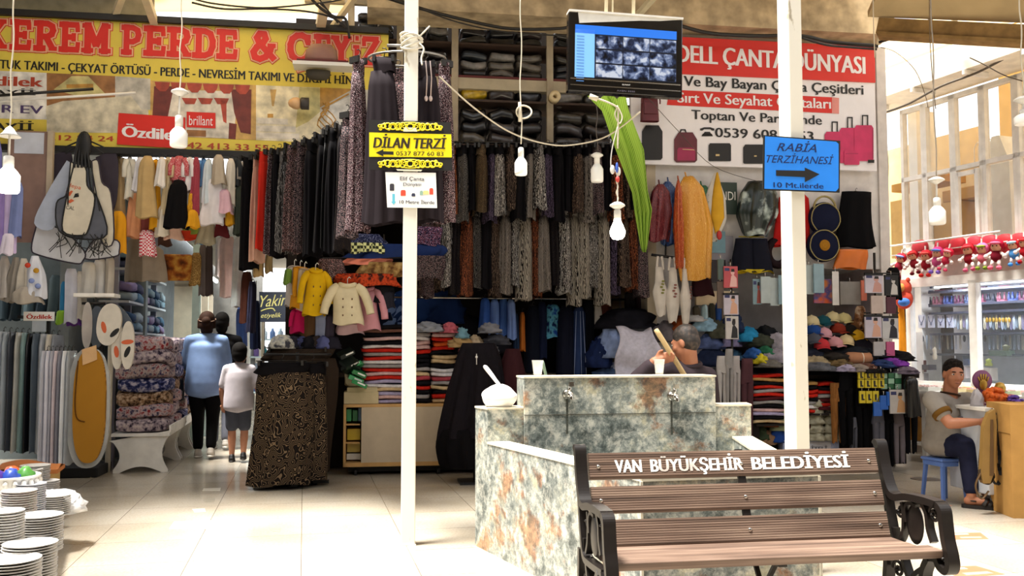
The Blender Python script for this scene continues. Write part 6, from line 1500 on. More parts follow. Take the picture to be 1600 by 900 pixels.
def stack(px,pbase,seq,wpx,desc,w,hpx,z0=None,d=.34,gname='folded knitwear',tilt=0):
    """folded garments one on another; seq runs from the top down"""
    u,z = UL(px,pbase,w - d/2); z = z if z0 is None else z0
    s = Wp(px,pbase,w - d/2).y/F; h = hpx*s; n = len(seq)
    for i,k in enumerate(reversed(seq)):
        col,nm = KN[k]; r = random.Random(i*7 + int(px))
        one('folded_sweater',folded(wpx*s*(1 + .05*r.uniform(-1,1)),d,h*1.08,i + int(px)),M(col,.9,key='knit_' + k,vary=.25,vs=24),f'{nm} folded sweater, {on(n - 1 - i)} from the top of {desc}','sweater',Lc(u + .012*r.uniform(-1,1) + tilt*i*s,w + .012*r.uniform(-1,1),z + i*h),FA + r.uniform(-.05,.05),gname)
ct = cz + .001
stack(600,632,['blk','brn','blk','pnk','blk','wht','red','gry','red','wht','gry','red','pnk','red','lav','wht','crm','lav','pnk','lav'],70,'the wide stack before the pole',.1,6.1,ct)
stack(655,632,['gry','wht','pnk','pnk','red','blk','blk','blk','gry','crm','rse','blk','red','blk','gry','blk'],38,'the narrow stack just beyond the pole',.12,6.9,ct)
stack(694,632,['red','pnk','red','org','red','blk','crm','crm','blk','wht','wht','rse','gry','crm','blk','red','crm'],39,'the stack beside the sequinned black dress',.1,6.8,ct)
# green boxed hosiery slipping beside the wide stack
for i,(px,py,r_,col) in enumerate(((548,562,.2,'#1c5c36'),(556,572,-.2,'#2f9a58'),(560,582,.3,'#2a8048'),(548,576,-.5,'#14241a'),(556,592,.1,'#38a566'),(545,566,.6,'#202a24'),(562,600,-.1,'#2c8c50'),(540,552,.3,'#15201c'))):
    one('hosiery_box',MB().box((0,0,0),(.15,.12,.04)).box((.02,-.061,.006),(.08,.002,.016),mi=1),[M(col,.4),PAPER],f'{("dark green", "bright green", "mid green", "black green", "light green", "charcoal", "grass green", "blackish")[i]} hosiery box slipping beside the wide sweater stack','box',Wp(px,py,-.02 - .02*i),(r_,.4*(-1) ** i,FA + r_),'hosiery boxes beside the wide stack')
one('paper_stack',MB().box((0,0,.06),(.34,.3,.12)).box((.01,-.01,.14),(.3,.26,.05)),M('#c4b48f',.8,key='kraft'),'pale kraft paper packs lying on the cabinet end','packs',Lc(cu0 + .17,.06,ct),FA,bev=.006)
one('paper_pack',folded(.2,.2,.13,8),M('#b5a888',.6,key='pack_grey'),'small cream bundle on the kraft packs by the green boxes','bundle',Lc(cu0 + .1,.05,ct + .17),FA)

# rack with the swirl skirts, in front
rp = Vector((U(462,757,8.62).x,8.62,0))
rk = T('garment_rack','low black rack base and hoop holding the brown swirl skirts','rack',rp,FA)
b = MB(); b.tube([(0,0,.02),(0,0,1.22)],.016,8); b.bar((-.3,0,.03),(.3,0,.03),.05,.03); b.bar((0,-.2,.03),(0,.25,.03),.05,.03); P('stand',b,BLACK,rk)
b = MB(); b.tube([(.3*math.cos(a),.16*math.sin(a),1.2) for a in [2*PI*i/24 for i in range(24)]],.012,6,closed=True); P('hoop',b,BLACK,rk)
SWL = pat('brown_swirl','swirl','#130d0a','#6f5c46',30); DTB = pat('brown_dot','dots','#2f241b','#0a0706',60)
sY = rp.y/F
skirt('long brown swirl-print skirt at the front of the low rack',Vector((U(440,566,8.4).x,8.4,U(440,566,8.4).z)),.5,.22,188*8.4/F,SWL,FA,'brown skirts on the low rack',1,SK['blk'],1.12,7,.1,top=.9)
skirt('long brown swirl-print skirt on the side of the low rack',Vector((U(488,568,8.56).x,8.56,U(488,568,8.5).z)),.26,.24,180*8.5/F,SWL,FA + .4,'brown skirts on the low rack',2,SK['blk'],1.1,5,.14,top=.9)
skirt('brown dotted skirt behind the swirl-print ones on the low rack',Vector((U(466,545,8.8).x,8.8,U(466,545,8.8).z)),.64,.2,190*8.8/F,DTB,FA,'brown skirts on the low rack',3,DTB,1.02,9,.12,top=.96)
skirt('black lace skirt hem hanging lowest under the swirl skirts',Vector((U(450,690,8.6).x,8.62,U(450,690,8.6).z)),.52,.2,70*8.6/F,SK['blk'],FA,'brown skirts on the low rack',4,None,1.1,8,.15,hang=False)
one('cloth_bundle',crumple(.24,.2,.12,5,1.4),pat('silver_bundle','mottle','#8d9096','#c8c6b8',12,c='#3b3c44'),'small silver and cream bundle on top of the low rack','bundle',Vector((U(440,532,8.75).x,8.75,U(440,545,8.75).z)),0)
for i in range(6):
    one('folded_garment',crumple(.17,.16,.11,30 + i,1.6,18,7),M(('#2a2a35','#4a4e78','#1b1a20','#37302e','#555a86','#24222c')[i],.85),f'{("dark grey", "blue violet", "black", "brown black", "bright violet blue", "ink")[i]} crumpled garment heaped on the low rack, {on(i)} from the aisle','clothes',Vector((U(458 + i*12,536,8.85).x,8.86 + .03*(i % 2),U(460,545,8.85).z + .0)),i,'crumpled garments on the low rack')
# black sequinned dress on a stand in front of the cabinet
SEQ = pat('sequin_plum','speck','#0b070c','#6d6070',70,.8)
dp = Vector((U(742,540,8.75).x,8.78,0)); ztop = U(742,536,8.78).z
dr = T('dress','long black plum sequinned dress with a tiered black hem on a stand','dress',dp,FA)
P('dress_body',drape(.56,.34,ztop - .42,((0,.55),(.12,.72),(.5,.95),(1,1.12)),9,.15,4,n=64,k=14,c=(0,0,ztop)),SEQ,dr)
P('hem_tier',drape(.64,.4,.34,((0,.95),(1,1.08)),12,.09,5,n=56,k=6,c=(0,0,.5)),SK['blk'],dr)
b = MB(); b.tube([(0,0,.0),(0,0,.55)],.015,8); b.box((0,0,.012),(.3,.3,.024)); P('stand',b,BLACK,dr)
b = MB(); b.ell((.0,-.13,ztop - .13),(.012,.012,.012),8,6); b.tube([(0,-.13,ztop - .1),(.0,-.14,ztop - .2)],.004,5); P('tag',b,PLWHITE,dr)
mr = T('dress','dark maroon speckled dress half hidden behind the fountain cup','dress',Vector((U(800,548,8.9).x,8.95,U(800,545,8.95).z)),FA); P('dress_body',drape(.34,.3,1.0,((0,.4),(.3,.9),(1,1.2)),6,.08,9),pat('maroon_speck','speck','#2c0f14','#8d5a60',60),mr)
# heap on the counter behind: counter, dark garments, bright sleeves
cnt = T('sales_counter','dark counter at the back of the centre shop under the garment heaps','counter',Lc((uL + uR)/2 + .2,.75,0),FA)
P('counter_body',MB().box((-.2,0,.48),(uR - uL - .6,.5,.94)),M('#2c2622',.8,key='counter_dark'),cnt); P('counter_top',MB().box((-.2,0,.965),(uR - uL - .5,.6,.03)),M('#54483c',.6,key='counter_top'),cnt)
hp = [(665,530,60,'#111014','black garment heaped behind the narrow sweater stack'),(700,520,70,'#0f0e12','large black garment at the top of the dark heap'),(735,522,80,'#141318','black coat heaped behind the sequinned dress'),(772,530,70,'#16151b','black trousers heaped over the maroon dress'),(640,512,60,'#16233c','navy heap just beyond the pole'),(600,500,60,'#141c30','dark navy jeans heaped above the wide stack'),(640,482,70,'#1d3566','blue denim heap under the skirts beside the pole'),(690,484,70,'#1a2f5c','deep blue denim heap behind the black garments'),(610,490,54,'#6f88b8','light denim heap seen past the pole'),
      (703,513,22,'#b35a64','dusty rose sleeve lying on the dark heap'),(722,522,18,'#6f97a4','teal folded sleeve on the dark heap'),(720,536,34,'#a8895c','tan sleeve spread on top of the sequinned dress'),(742,534,24,'#b8a284','beige sleeve hanging over the sequinned dress'),(735,542,28,'#c8788c','pink sleeve end over the sequinned dress'),(765,514,30,'#77767a','grey sleeve on the dark heap near the maroon dress'),(775,532,36,'#3c3c42','charcoal sleeve below the grey one'),(670,512,38,'#86878c','grey jersey edge on the narrow stack'),(768,545,18,'#8c8c92','small grey sleeve end by the sequinned dress')]
for i,(px,py,wpx,col,lb) in enumerate(hp):
    w = .5 if i < 9 else -.15 - .02*(i % 4); p = Wp(px,py,w); s = p.y/F
    one('heaped_garment',crumple(wpx*s*1.15,.3 if i < 9 else .2,(46 if i < 9 else 15)*s,i + 60,1.6 if i < 9 else 2.0,amp=.3 if i < 9 else .6),M(col,.9),lb,'clothes',p - Vector((0,0,(22 if i < 9 else 7)*s)),FA,'garments heaped behind the sweater stacks')
# hung jeans and coats inside the shop
ins = [(757,466,520,16,'#3a5fae','bright blue jeans hanging deepest beside the dark heap'),(772,468,522,15,'#6f8fd0','light blue jeans hanging beside the bright blue ones'),(786,466,524,15,'#41609c','mid blue jeans hanging in the shop'),(799,468,530,14,'#7d98d4','pale blue jeans nearest the orange scarf'),(816,488,548,9,'ORS','orange and red striped scarf hanging in the shop'),(806,490,545,10,'#24344f','dark blue shirt beside the orange scarf'),(832,478,580,22,'#10131f','black navy coat next to the orange scarf'),(846,472,560,16,'#141b33','navy coat beside the blue patterned shirt'),(862,476,528,26,'BPT','blue and turquoise patterned shirt hanging in the shop'),
       (884,478,590,26,'#131524','long dark navy dress on a hanger'),(903,480,592,24,'#2c3c64','long blue dress with pale seams on a hanger'),(920,470,585,20,'#0e1018','long black dress beside the seamed blue one'),(938,525,560,22,'#22336c','folded blue jeans with a label hanging low'),(946,470,512,20,'#4a241c','rust brown shirt hanging under the zebra skirts'),(934,475,505,14,'#c0bab4','white shirt hanging under the zebra skirts'),(1000,440,500,16,'#2a1c20','dark flowered blouse hanging by the green drape'),(985,455,500,18,'#1c181a','black blouse hanging by the green drape'),(1005,470,500,10,'#7c7a2c','olive scarf hanging by the green drape')]
ORS = pat('orange_stripe','vstripe','#8a2a1c','#c9802c',90); BPT = pat('blue_pattern','mottle','#1c3f8c','#5aa0b8',16,c='#0f1c4a')
for i,(px,a,z,w_,col,lb) in enumerate(ins):
    mat = ORS if col == 'ORS' else BPT if col == 'BPT' else M(col,.85)
    o = hung('hung_garment',lb,'clothes',px,a,z,w_,.3 + .03*(i % 3),mat,.14,'clothes hung inside the centre shop',i + 90)
    if i == 10:
        s = o.location.y/F; b = MB()
        for x in (-.4,.1,.42): b.tube([(x*w_*s*(.5 + .5*t),-.075 - .02*t,-(z - a)*s*t) for t in (.06,.3,.6,.98)],.004,5)
        P('pale_seams',b,M('#8d9cc4',.7,key='seam'),o)
b = MB(); b.tube([Lc(uL + .3,.32,UL(800,466,.32)[1]),Lc(uR,.32,UL(980,468,.32)[1])],.012,6); one('clothes_rail',b,CHROME,'chrome rail inside the centre shop for jeans and coats','rail')
# light grey sheet and denim heaps by the man
for i,(px,py,wpx,hpx,col,lb) in enumerate(((950,592,60,30,'#4f658c','blue denim heap low behind the fountain back'),(936,560,40,40,'#1f2c54','dark blue denim heap beside the long dresses'),(955,545,44,46,'#8b9cc4','light denim heap beside the grey sheet'),(1000,514,90,26,'#6f727c','grey garments heaped behind the pale sheet'),(985,500,110,30,'#15141a','black garments heaped above the grey ones'),(965,585,50,30,'#b4bcd8','pale blue denim at the bottom of the heap'))):
    p = Wp(px,py,.1 + .05*(i % 2)); s = p.y/F
    one('heaped_garment',crumple(wpx*s,.4,hpx*s,i + 140,1.7),M(col,.9,vary=.3,vs=14),lb,'clothes',p - Vector((0,0,14*s)),FA,'denim heaps behind the fountain')
p = Wp(990,515,-.25); s = p.y/F
sh = T('grey_sheet','pale grey rumpled sheet draped over the denim heap by the man','cloth',p,FA)
P('cloth',MB().sheet(lambda u,v: ((u - .5)*(56 + 26*v)*s + .02*math.sin(9*v + 3*u),-.18*v - .02*math.sin(13*u + 4*v) - .12*math.sin(PI*min(1,v*1.4)) ,-(84*v)*s + .03*math.sin(6*u + 1)),24,18,.012),M('#b9b6c4',.9,key='sheet_grey',vary=.15,vs=30),sh)
b = MB(); b.box((-.1,-.1,.4),(.5,.4,.8)); one('side_table',b,M('#2c2622',.8,key='counter_dark'),'dark low table under the denim heap behind the fountain','table',Wp(965,640,.12)*1 - Vector((0,0,Wp(965,640,.12).z)),FA)
# green drape tied beside the screen
gp_ = [U(948,150,6.6),U(962,172,6.8),U(985,235,7.6),U(1000,300,8.4),U(1005,330,8.7),U(1006,392,9.0)]
def dr_fn(u,v):
    t = v*(len(gp_) - 1); i = min(int(t),len(gp_) - 2); p = gp_[i].lerp(gp_[i + 1],t - i)
    wd = (.28,.2,.23,.14,.16,.05)[i]*(1 - (t - i)) + (.28,.2,.23,.14,.16,.05)[i + 1]*(t - i)
    return p + Vector(((u - .5)*wd,.03*math.sin(u*26 + v*4),.015*math.sin(u*15)))
gd = T('green_drape','lime green pleated drape tied under the screen and falling beside the bag shop','drape',(0,0,0))
P('cloth',MB().sheet(dr_fn,40,30,.006),pat('lime_pleat','vstripe','#7da03a','#93b64c',20),gd)
# ================================================================== RIGHT: STALL UNDER THE BAG SIGN
def hang_w(px,py,w): return Wp(px,py,w)
def tinsel(label,px,top,bot,wpx,w,mat,seed,lean=0):
    p = Wp(px,top,w); s = p.y/F; r = random.Random(seed); h = (bot - top)*s
    o = T('tinsel_garland',label,'garland',p,(0,lean,FA),'tinsel garlands on the bag shop wall')
    P('tinsel',drape(wpx*s*1.35,.16,h,((0,.25),(.12,.7),(.5,1),(1,.75)),7,.22,seed,n=44,k=16),mat,o)
    b = MB()
    for i in range(150):
        t = r.random(); a = r.random()*2*PI; q = Vector((wpx*s*.5*(.5 + .5*min(1,t*3))*math.cos(a),.09*math.sin(a),-h*t)); e = q + Vector((r.uniform(-.03,.03),r.uniform(-.03,.01),r.uniform(-.07,.01))); n_ = Vector((.004,0,0)); b.add([q - n_,q + n_,e],[(0,1,2)])
    P('strands',b,mat,o)
    b = MB(); b.tube([(0,0,0),(0,.02,.05)],.008,6); P('tie',b,mat,o)
def tmat(h,g): return pat('tinsel' + h,'leaf',h,h,34,.4,c=g)
tinsel('maroon tinsel garland nearest the green drape',1030,288,378,30,-.16,tmat('#5a1520','#b05a5a'),1); tinsel('blue tinsel garland beside the maroon one',1044,284,384,26,-.1,tmat('#12306a','#6a90c0'),2); tinsel('long orange tinsel garland falling lowest',1072,276,440,46,-.24,tmat('#c8861c','#e9c06a'),3,-.1); tinsel('green tinsel garland behind the orange one',1096,290,378,30,-.12,tmat('#0d4a2a','#4c9a70'),4,-.05); tinsel('orange red strand of tinsel in the middle of the orange garland',1060,282,420,10,-.38,tmat('#a8401c','#d98a4a'),5)
o = T('windsock','pointed yellow and white cloth hanging beside the tinsel','cloth',Wp(1115,270,-.16),FA); s = o.location.y/F
P('white_cloth',drape(42*s,.12,108*s,((0,.08),(.35,.8),(.7,1),(1,.3)),3,.05,3),M('#c9c3b8',.8,key='sock_white'),o); P('yellow_cloth',drape(24*s,.14,96*s,((0,.1),(.4,.8),(.75,1),(1,.2)),3,.05,4,c=(.02,-.03,0)),M('#c9992c',.8,key='sock_yellow'),o)
b = MB(); b.ell((.03,-.06,-100*s),(.03,.02,.05),10,6); P('red_tassel',b,M('#a8201c',.5,key='tassel_red'),o)
o = T('packet','dark green printed packet with white letters beside the windsock','packet',Wp(1137,310,-.08),FA)
P('card',MB().box((0,0,0),(.2,.03,.34)),M('#24352a',.5,key='green_card'),o); txt(o,'lettering','NDI',PLWHITE,-.08,.08,-.02,.07,-.017,0)
o = T('packed_bundle','round dark green and white patterned bundle in clear wrap','bundle',Wp(1182,284,-.18),FA); s = o.location.y/F
P('bundle',drape(66*s,.26,86*s,((0,.55),(.2,.9),(.6,1.0),(1,.55)),7,.15,8,n=48,k=14),pat('camo_print','mottle','#0f1a16','#14231d',7,.3,c='#a8b4ae'),o)
o = T('shorts','navy sports shorts with a yellow hem on a hanger','shorts',Wp(1174,373,-.16),FA); s = o.location.y/F
NAV = M('#12131f',.8,key='shorts_navy')
for sx in (-1,1): P('leg',drape(34*s,.14,52*s,((0,.8),(1,1.1)),4,.1,sx + 5,n=28,k=6,c=(sx*14.5*s,0,0)),NAV,o); P('hem',drape(37*s,.15,4*s,((0,1),(1,1)),4,.05,sx + 5,n=28,k=2,c=(sx*15.5*s,0,-49*s)),M('#b8a022',.8,key='hem_yellow'),o)
b = MB(); b.tube([(-.14,0,.02),(.14,0,.02)],.008,6); b.tube([(0,0,.02),(0,0,.08)],.004,5); P('hanger',b,M('#b3a22c',.4,key='hanger_yellow'),o)
b = MB(); b.tube([(.11*math.cos(a),0,.13*math.sin(a)) for a in [2*PI*i/24 for i in range(24)]],.045,8,closed=True); one('wreath',b,pat('wreath_dark','speck','#1c0f12','#5a4048',90),'dark maroon wreath hanging behind the second white pole','wreath',Wp(1215,395,-.08),FA)
hung('cloth','red cloth hanging behind the blue tailor sign pole','cloth',1237,300,386,54,-.1,M('#a81a18',.8,key='wall_red'),.1,None,3,hook=False)
def hat(label,px,py,rpx,ring,w):
    o = T('embroidered_bag',label,'bag',Wp(px,py,w),FA); s = o.location.y/F; r = rpx*s
    b = MB(); b.join(MB().lathe([(.0,-.05),(r*.85,-.05),(r,-.02),(r,.03),(r*.85,.05),(.0,.05)],28),Matrix.Rotation(PI/2,4,'X')); P('bag_body',b,M('#11152c',.8,key='bag_navy'),o)
    b = MB(); b.tube([(r*.92*math.cos(a),-.05 + .004*math.sin(8*a),r*.92*math.sin(a)) for a in [2*PI*i/30 for i in range(30)]],.006,6,closed=True); P('gold_cord',b,M('#8f8250',.5,key='gold_cord'),o)
    if ring:
        b = MB(); b.ell((0,-.055,0),(r*.34,.012,r*.34),18,8); P('gold_rosette',b,pat('rosette','dots','#9a6a1c','#5a3a10',60),o)
    else:
        b = MB(); b.tube([(x,-.03,z) for x,z in arc(0,r*.6,r*.75,0,180,12,r*.7)],.012,6); P('strap',b,M('#8f8250',.5,key='gold_cord'),o)
hat('round navy embroidered bag with a cream strap, upper of two',1287,342,26,False,-.12); hat('round navy embroidered bag with a gold rosette, lower of two',1285,384,26,True,-.16)
hung('hung_garment','black lace garment hanging on the white wall by the pillar','clothes',1337,300,388,62,-.08,BLKCLOTH,.14,None,9,((0,.8),(.3,.85),(1,1.05)),7,.15)
hung('bag','bright orange plastic bag hanging below the black lace garment','bag',1329,390,420,56,-.12,M('#cf6a10',.4,key='orange_bag'),.1,None,4,((0,.9),(1,1)),5,.12,hook=False)
hung('hung_garment','dark strip of clothing hanging beside the pillar over the stall','clothes',1396,418,468,22,-.3,BLKCLOTH,.12,None,5,hook=False)
# white embroidered bodies on a short black rail
b = MB(); b.tube([Wp(1018,398,-.2),Wp(1078,406,-.2)],.014,8); b.tube([Wp(1040,370,-.1),Wp(1040,402,-.2)],.01,6); one('clothes_rail',b,IRON,'short black rail under the tinsel with white bodysuits','rail')
BOD = M('#c8bfb4',.85,key='body_white')
for i,(px,z,lb,k) in enumerate(((1031,488,'white bodysuit with a green sprig nearest the green drape',0),(1050,496,'white bodysuit with a rose sprig, middle of three',1),(1070,498,'white bodysuit turned sideways, third from the green drape',1))):
    p = Wp(px,402 + i*1.5,-.22 - .02*i); s = p.y/F; o = T('bodysuit',lb,'underwear',p,FA + (.9 if i == 2 else .1),'white bodysuits on the short rail')
    h = (z - 402)*s
    P('cloth',drape(24*s,.1,h - .06,((0,.5),(.3,.62),(.5,1.05),(.62,1),(1,.55)),3,.1,i,n=34,k=12,c=(0,0,-.1)),BOD,o)
    for sx in (-1,1):
        b = MB(); b.tube(smooth_path([(sx*.035,0,-.13),(sx*.03,0,-.05),(sx*.02,0,.01)]),.014,6); P('strap',b,BOD,o)
    b = MB()
    for q in range(5): b.ell((.012*math.sin(q*2.2),-.062,-h*.55 + (q - 2)*.03),(.018,.006,.01),8,6)
    P('embroidered_sprig',b,M(('#7a7a3c','#8a5a52')[k],.8,key='sprig%d' % k),o)
# small window and white ledge on the beige wall, tiny things there
o = T('wall_niche','lit niche window with a pale frame in the beige wall','niche',Wp(1116,440,-.02),FA); s = o.location.y/F
P('niche_frame',MB().box((0,0,44*s),(62*s,.03,56*s)).box((0,0,-26*s),(62*s,.05,22*s),mi=1),[M('#8f8b92',.6,key='niche_frame'),M('#cbb592',.6,key='niche_ledge')],o); P('niche_glass',MB().box((-2*s,-.018,62*s),(40*s,.006,34*s)).box((-2*s,-.018,16*s),(40*s,.006,36*s),mi=1),[M('#7fa6b4',.2,key='niche_light'),M('#2c262c',.3,key='niche_dark')],o)
hung('cloth','dark maroon fringed scarf over the pale ledge','scarf',1098,432,462,34,-.2,M('#2a1014',.9,key='fringe_maroon'),.1,None,5,hook=False)
for i,(px,a,z,w_,col,lb) in enumerate(((1088,478,508,12,'#4a4236','olive trousers hanging under the pale ledge'),(1100,476,506,10,'#a9c0c6','pale blue cloth under the pale ledge'),(1112,474,506,10,'#3d3a30','dark olive trousers beside the pale blue cloth'),(1122,472,506,10,'#2f4f8c','blue trousers under the pale ledge'),(1131,470,506,10,'#8c7a66','tan trousers beside the hosiery cards'))): hung('hung_garment',lb,'clothes',px,a,z,w_,-.05,M(col,.85),.1,'trousers under the pale ledge',i,hook=False)

def card(name,label,px0,py0,px1,py1,w,mat,cat='packet',group=None,fig=None,rz=0,head=None,th=.02):
    """flat packed card: fig = skin colour of a printed figure"""
    p = Wp((px0 + px1)/2,(py0 + py1)/2,w); s = p.y/F; wd,h = (px1 - px0)*s,(py1 - py0)*s
    o = T(name,label,cat,p,FA + rz,group)
    P('card',MB().box((0,0,0),(wd,th,h)),mat,o,bev=.003)
    if fig:
        b = MB(); y = -th/2 - .001
        b.add([(wd*(.12 + .14*math.cos(a)),y,h*(.22 + .14*math.sin(a))) for a in [2*PI*i/12 for i in range(12)]],[tuple(range(12))],0)
        b.add([(-wd*.1,y,-h*.45),(wd*.42,y,-h*.45),(wd*.4,y,-h*.05),(wd*.2,y,h*.1),(wd*.02,y,h*.06)],[(0,1,2,3,4)],0)
        b.add([(wd*.0,y - .001,h*.24),(wd*.26,y - .001,h*.24),(wd*.24,y - .001,h*.38),(wd*.04,y - .001,h*.38)],[(0,1,2,3)],1)
        b.add([(-wd*.44,y,h*.28),(-wd*.1,y,h*.28),(-wd*.1,y,h*.42),(-wd*.44,y,h*.42)],[(0,1,2,3)],2)
        P('printed_figure',b,[M(fig,.6,vary=0),M('#1c1614',.6,key='print_hair',vary=0),M('#2c2f5a',.6,key='print_navy',vary=0)],o)
    if head: P('header_strip',MB().box((0,-.002,h*.46),(wd*1.01,th + .004,h*.1)),head,o)
    b = MB(); b.tube([(0,0,h*.5),(0,0,h*.5 + .04),(0,.06,h*.5 + .05)],.004,5); P('hook',b,CHROME,o)
    return o
LIL = M('#b9b0bc',.45,key='card_lilac')
card('hosiery_packet','pink and red hosiery packet at the top of the hanging cards',1130,416,1153,450,-.5,M('#b04a50',.4,key='pk_red'),fig='#d6a6a0'); card('hosiery_packet','white packet with a bare shouldered figure below the pink one',1130,458,1154,492,-.5,LIL,fig='#c99a80',head=BLACK); card('hosiery_packet','white packet with black underwear print, lowest of the hanging cards',1133,494,1154,530,-.5,M('#bfb9b4',.4,key='pk_white'),fig='#1c1a1e'); card('hosiery_packet','dark narrow packet beside the pink hosiery packet',1121,405,1131,437,-.48,M('#4a5a54',.4,key='pk_green')); card('hosiery_packet','brown narrow packet under the dark narrow one',1120,440,1131,482,-.48,M('#5a4a40',.4,key='pk_brown'))
b = MB(); b.tube([Wp(1142,405,-.46),Vector((Wp(1142,405,-.46).x,Wp(1142,405,-.46).y,0))],.012,8); one('card_stand',b,IRON,'thin black stand holding the hanging hosiery packets','stand')
CLR = M('#7f9aa4',.2,key='clear_blue',spec=.8); CLG = M('#a9b4b4',.2,key='clear_grey',spec=.8)
for i,(a,c,e,f,w,mat,lb) in enumerate(((1176,436,1190,476,-.2,CLR,'blue clear packed shirt with a red figure under the navy shorts'),(1188,432,1204,474,-.24,CLG,'clear grey packed shirt beside the blue one'),(1202,434,1218,478,-.2,CLG,'clear grey packed shirt with a bright glint'),(1216,430,1232,476,-.24,CLR,'blue clear packed shirt close to the second pole'),(1256,414,1272,460,-.2,CLG,'clear grey packed shirt just beyond the second pole'),(1270,412,1288,458,-.24,CLR,'blue clear packed shirt under the rosette bag'))):
    card('packed_shirt',lb,a,c,e,f,w,mat,'packet','packed shirts hanging under the wall',fig='#9a4a40' if i == 0 else None,rz=.1*(i % 3 - 1))
card('packed_print','orange and blue printed packet under the orange bag',1270,436,1300,474,-.16,pat('orange_blue','mottle','#c2572c','#3c4a86',7,.4,c='#c9783c'),fig=None); card('packed_print','white long cloth panel beside the orange and blue packet',1300,424,1311,477,-.26,M('#cfcac6',.6,key='panel_white'),th=.01); card('packed_print','clear grey packed panel between the white cloth and the sock cards',1311,440,1345,476,-.14,M('#8f8a84',.25,key='clear_taupe',spec=.8)); card('packed_print','red white packet edge beside the clear panel',1345,438,1354,470,-.2,M('#c96a50',.5,key='pk_coral'))
for a,c,e,f,mat,fig,lb in ((1350,428,1380,458,LIL,'#b98a80','white underwear packet on the top of the black stand by the pillar'),(1381,430,1404,462,BLACK,'#b9b4b0','black underwear packet beside the white one on the stand'),(1350,492,1378,528,LIL,'#c99a84','lilac packet with a figure, lower on the black stand'),(1377,494,1404,530,M('#b9b8b8',.4,key='pk_grey'),'#1a1b26','grey packet with dark shorts print, lower on the black stand'),(1360,462,1380,490,M('#b5a49c',.4,key='pk_beige'),None,'beige packet hidden between the upper and lower packets'),(1364,534,1382,556,M('#a9a4a6',.4,key='pk_ash'),None,'ash grey packet lowest on the black stand'),(1384,534,1398,556,M('#b04a78',.4,key='pk_magenta'),None,'magenta packet lowest beside the ash grey one'),(1384,464,1400,490,M('#4a1a2c',.4,key='pk_wine'),None,'wine packet behind the beige packet')):
    card('underwear_packet',lb,a,c,e,f,-.55,mat,fig=fig,group='underwear packets on the black stand',head=BLACK if fig else None)
b = MB(); b.tube([Wp(1366,395,-.5),Vector((Wp(1366,395,-.5).x,Wp(1366,395,-.5).y,0))],.014,8)
for y in (430,492,532): b.tube([Wp(1350,y - 3,-.52),Wp(1404,y - 3,-.52)],.008,6)
one('card_stand',b,IRON,'black stand with arms holding underwear packets by the pillar','stand')
# the stall table with clothes
tu0,tz = UL(1165,580,-.35); tu1,_ = UL(1432,580,-.35); tz = .98
tb = T('stall_table','dark stall table buried under knitwear and leggings by the bag shop','table',Lc((tu0 + tu1)/2,-.2,0),FA); tw = tu1 - tu0
P('table_top',MB().box((0,.2,tz - .02),(tw,.8,.04)),SOOT,tb); P('front_panel',MB().box((0,.25,tz/2),(tw - .1,.5,tz - .05)),M('#1d1917',.9,key='stall_dark'),tb)
P('lower_shelf',MB().box((-tw*.22,-.12,.47),(tw*.5,.3,.02)).box((-tw*.22,-.12,.2),(tw*.5,.3,.02)),M('#3b2c22',.8,key='stall_shelf'),tb)
stack(1202,652,['red','tan','blk','red','gry','red','mar','gry','blk','pnk','lav','blk','crm'],60,'the front stack beside the second pole',-.42,5.9,.5,.34)
stack(1268,632,['tan','blk','red','red','blk','gry','wht','red'],28,'the narrow stack beyond the second pole',-.4,6.0,.6,.34)
stack(1296,627,['red','blk','red','gry','mar','red','mar'],36,'the stack beside the leopard leggings',-.4,6.3,.62,.34)
for x,t_,w_ in ((1202,.485,66),(1268,.585,30),(1296,.605,40)):
    u,_ = UL(x,640,-.4); s = Wp(x,640,-.4).y/F; P('stack_ledge',MB().box((u - (tu0 + tu1)/2,-.2,t_),(w_*s,.36,.02)),SOOT,tb)
for i,(px,py,col,lb) in enumerate(((1205,656,'#8a4a24','rust brown folded cloth under the front red stack'),(1225,640,'#8d9c86','sage green crumpled cloth by the second pole'),(1218,662,'#a8b590','pale green cloth lower by the second pole'),(1214,680,'#24458c','blue cloth end low by the second pole'),(1196,684,'#8a6a50','brown paper sock low at the stall end'),(1186,676,'#35402c','dark green socks low at the stall end'),(1266,660,'#5a2c1c','dark brown folded cloth left of the cream garments'))):
    p = Wp(px,py,-.42); s = p.y/F; one('heaped_garment',crumple(34*s,.2,20*s,i + 200,1.5),M(col,.9),lb,'clothes',p - Vector((0,0,10*s)),FA,'crumpled clothes in the stall shelves')
for r in range(5):
    for j in range(2):
        p = Wp(1272 + j*26,688 - r*13,-.46); s = p.y/F
        one('rolled_garment',crumple(30*s,.22,17*s,r*2 + j + 300,1.3),M('#a9a48e',.9,key='cream_knit',vary=.3,vs=20),f'cream knitted garment, {on(r)} row up in the {("inner", "outer")[j]} column by the leopard leggings','clothes',p,FA,'cream knitted garments in two columns')
o = T('price_board','blue and white patterned box with a white lettered strip under the cream garments','box',Wp(1267,710,-.5),FA); s = o.location.y/F
P('box',MB().box((0,.05,9*s),(92*s,.12,26*s)),pat('blue_tile','floral','#aab2cc','#5a6fa8',40),o); P('paper',MB().box((2*s,-.012,10*s),(60*s,.004,18*s)),M('#bdbcc2',.6,key='paper_dull'),o); txt(o,'lettering','KALİTELİ',M('#33323a',.6,key='ink_grey',vary=0),-20*s,26*s,6*s,14*s,-.016,.02)
LEO = pat('leopard','dots','#8a5a2c','#160d08',34)
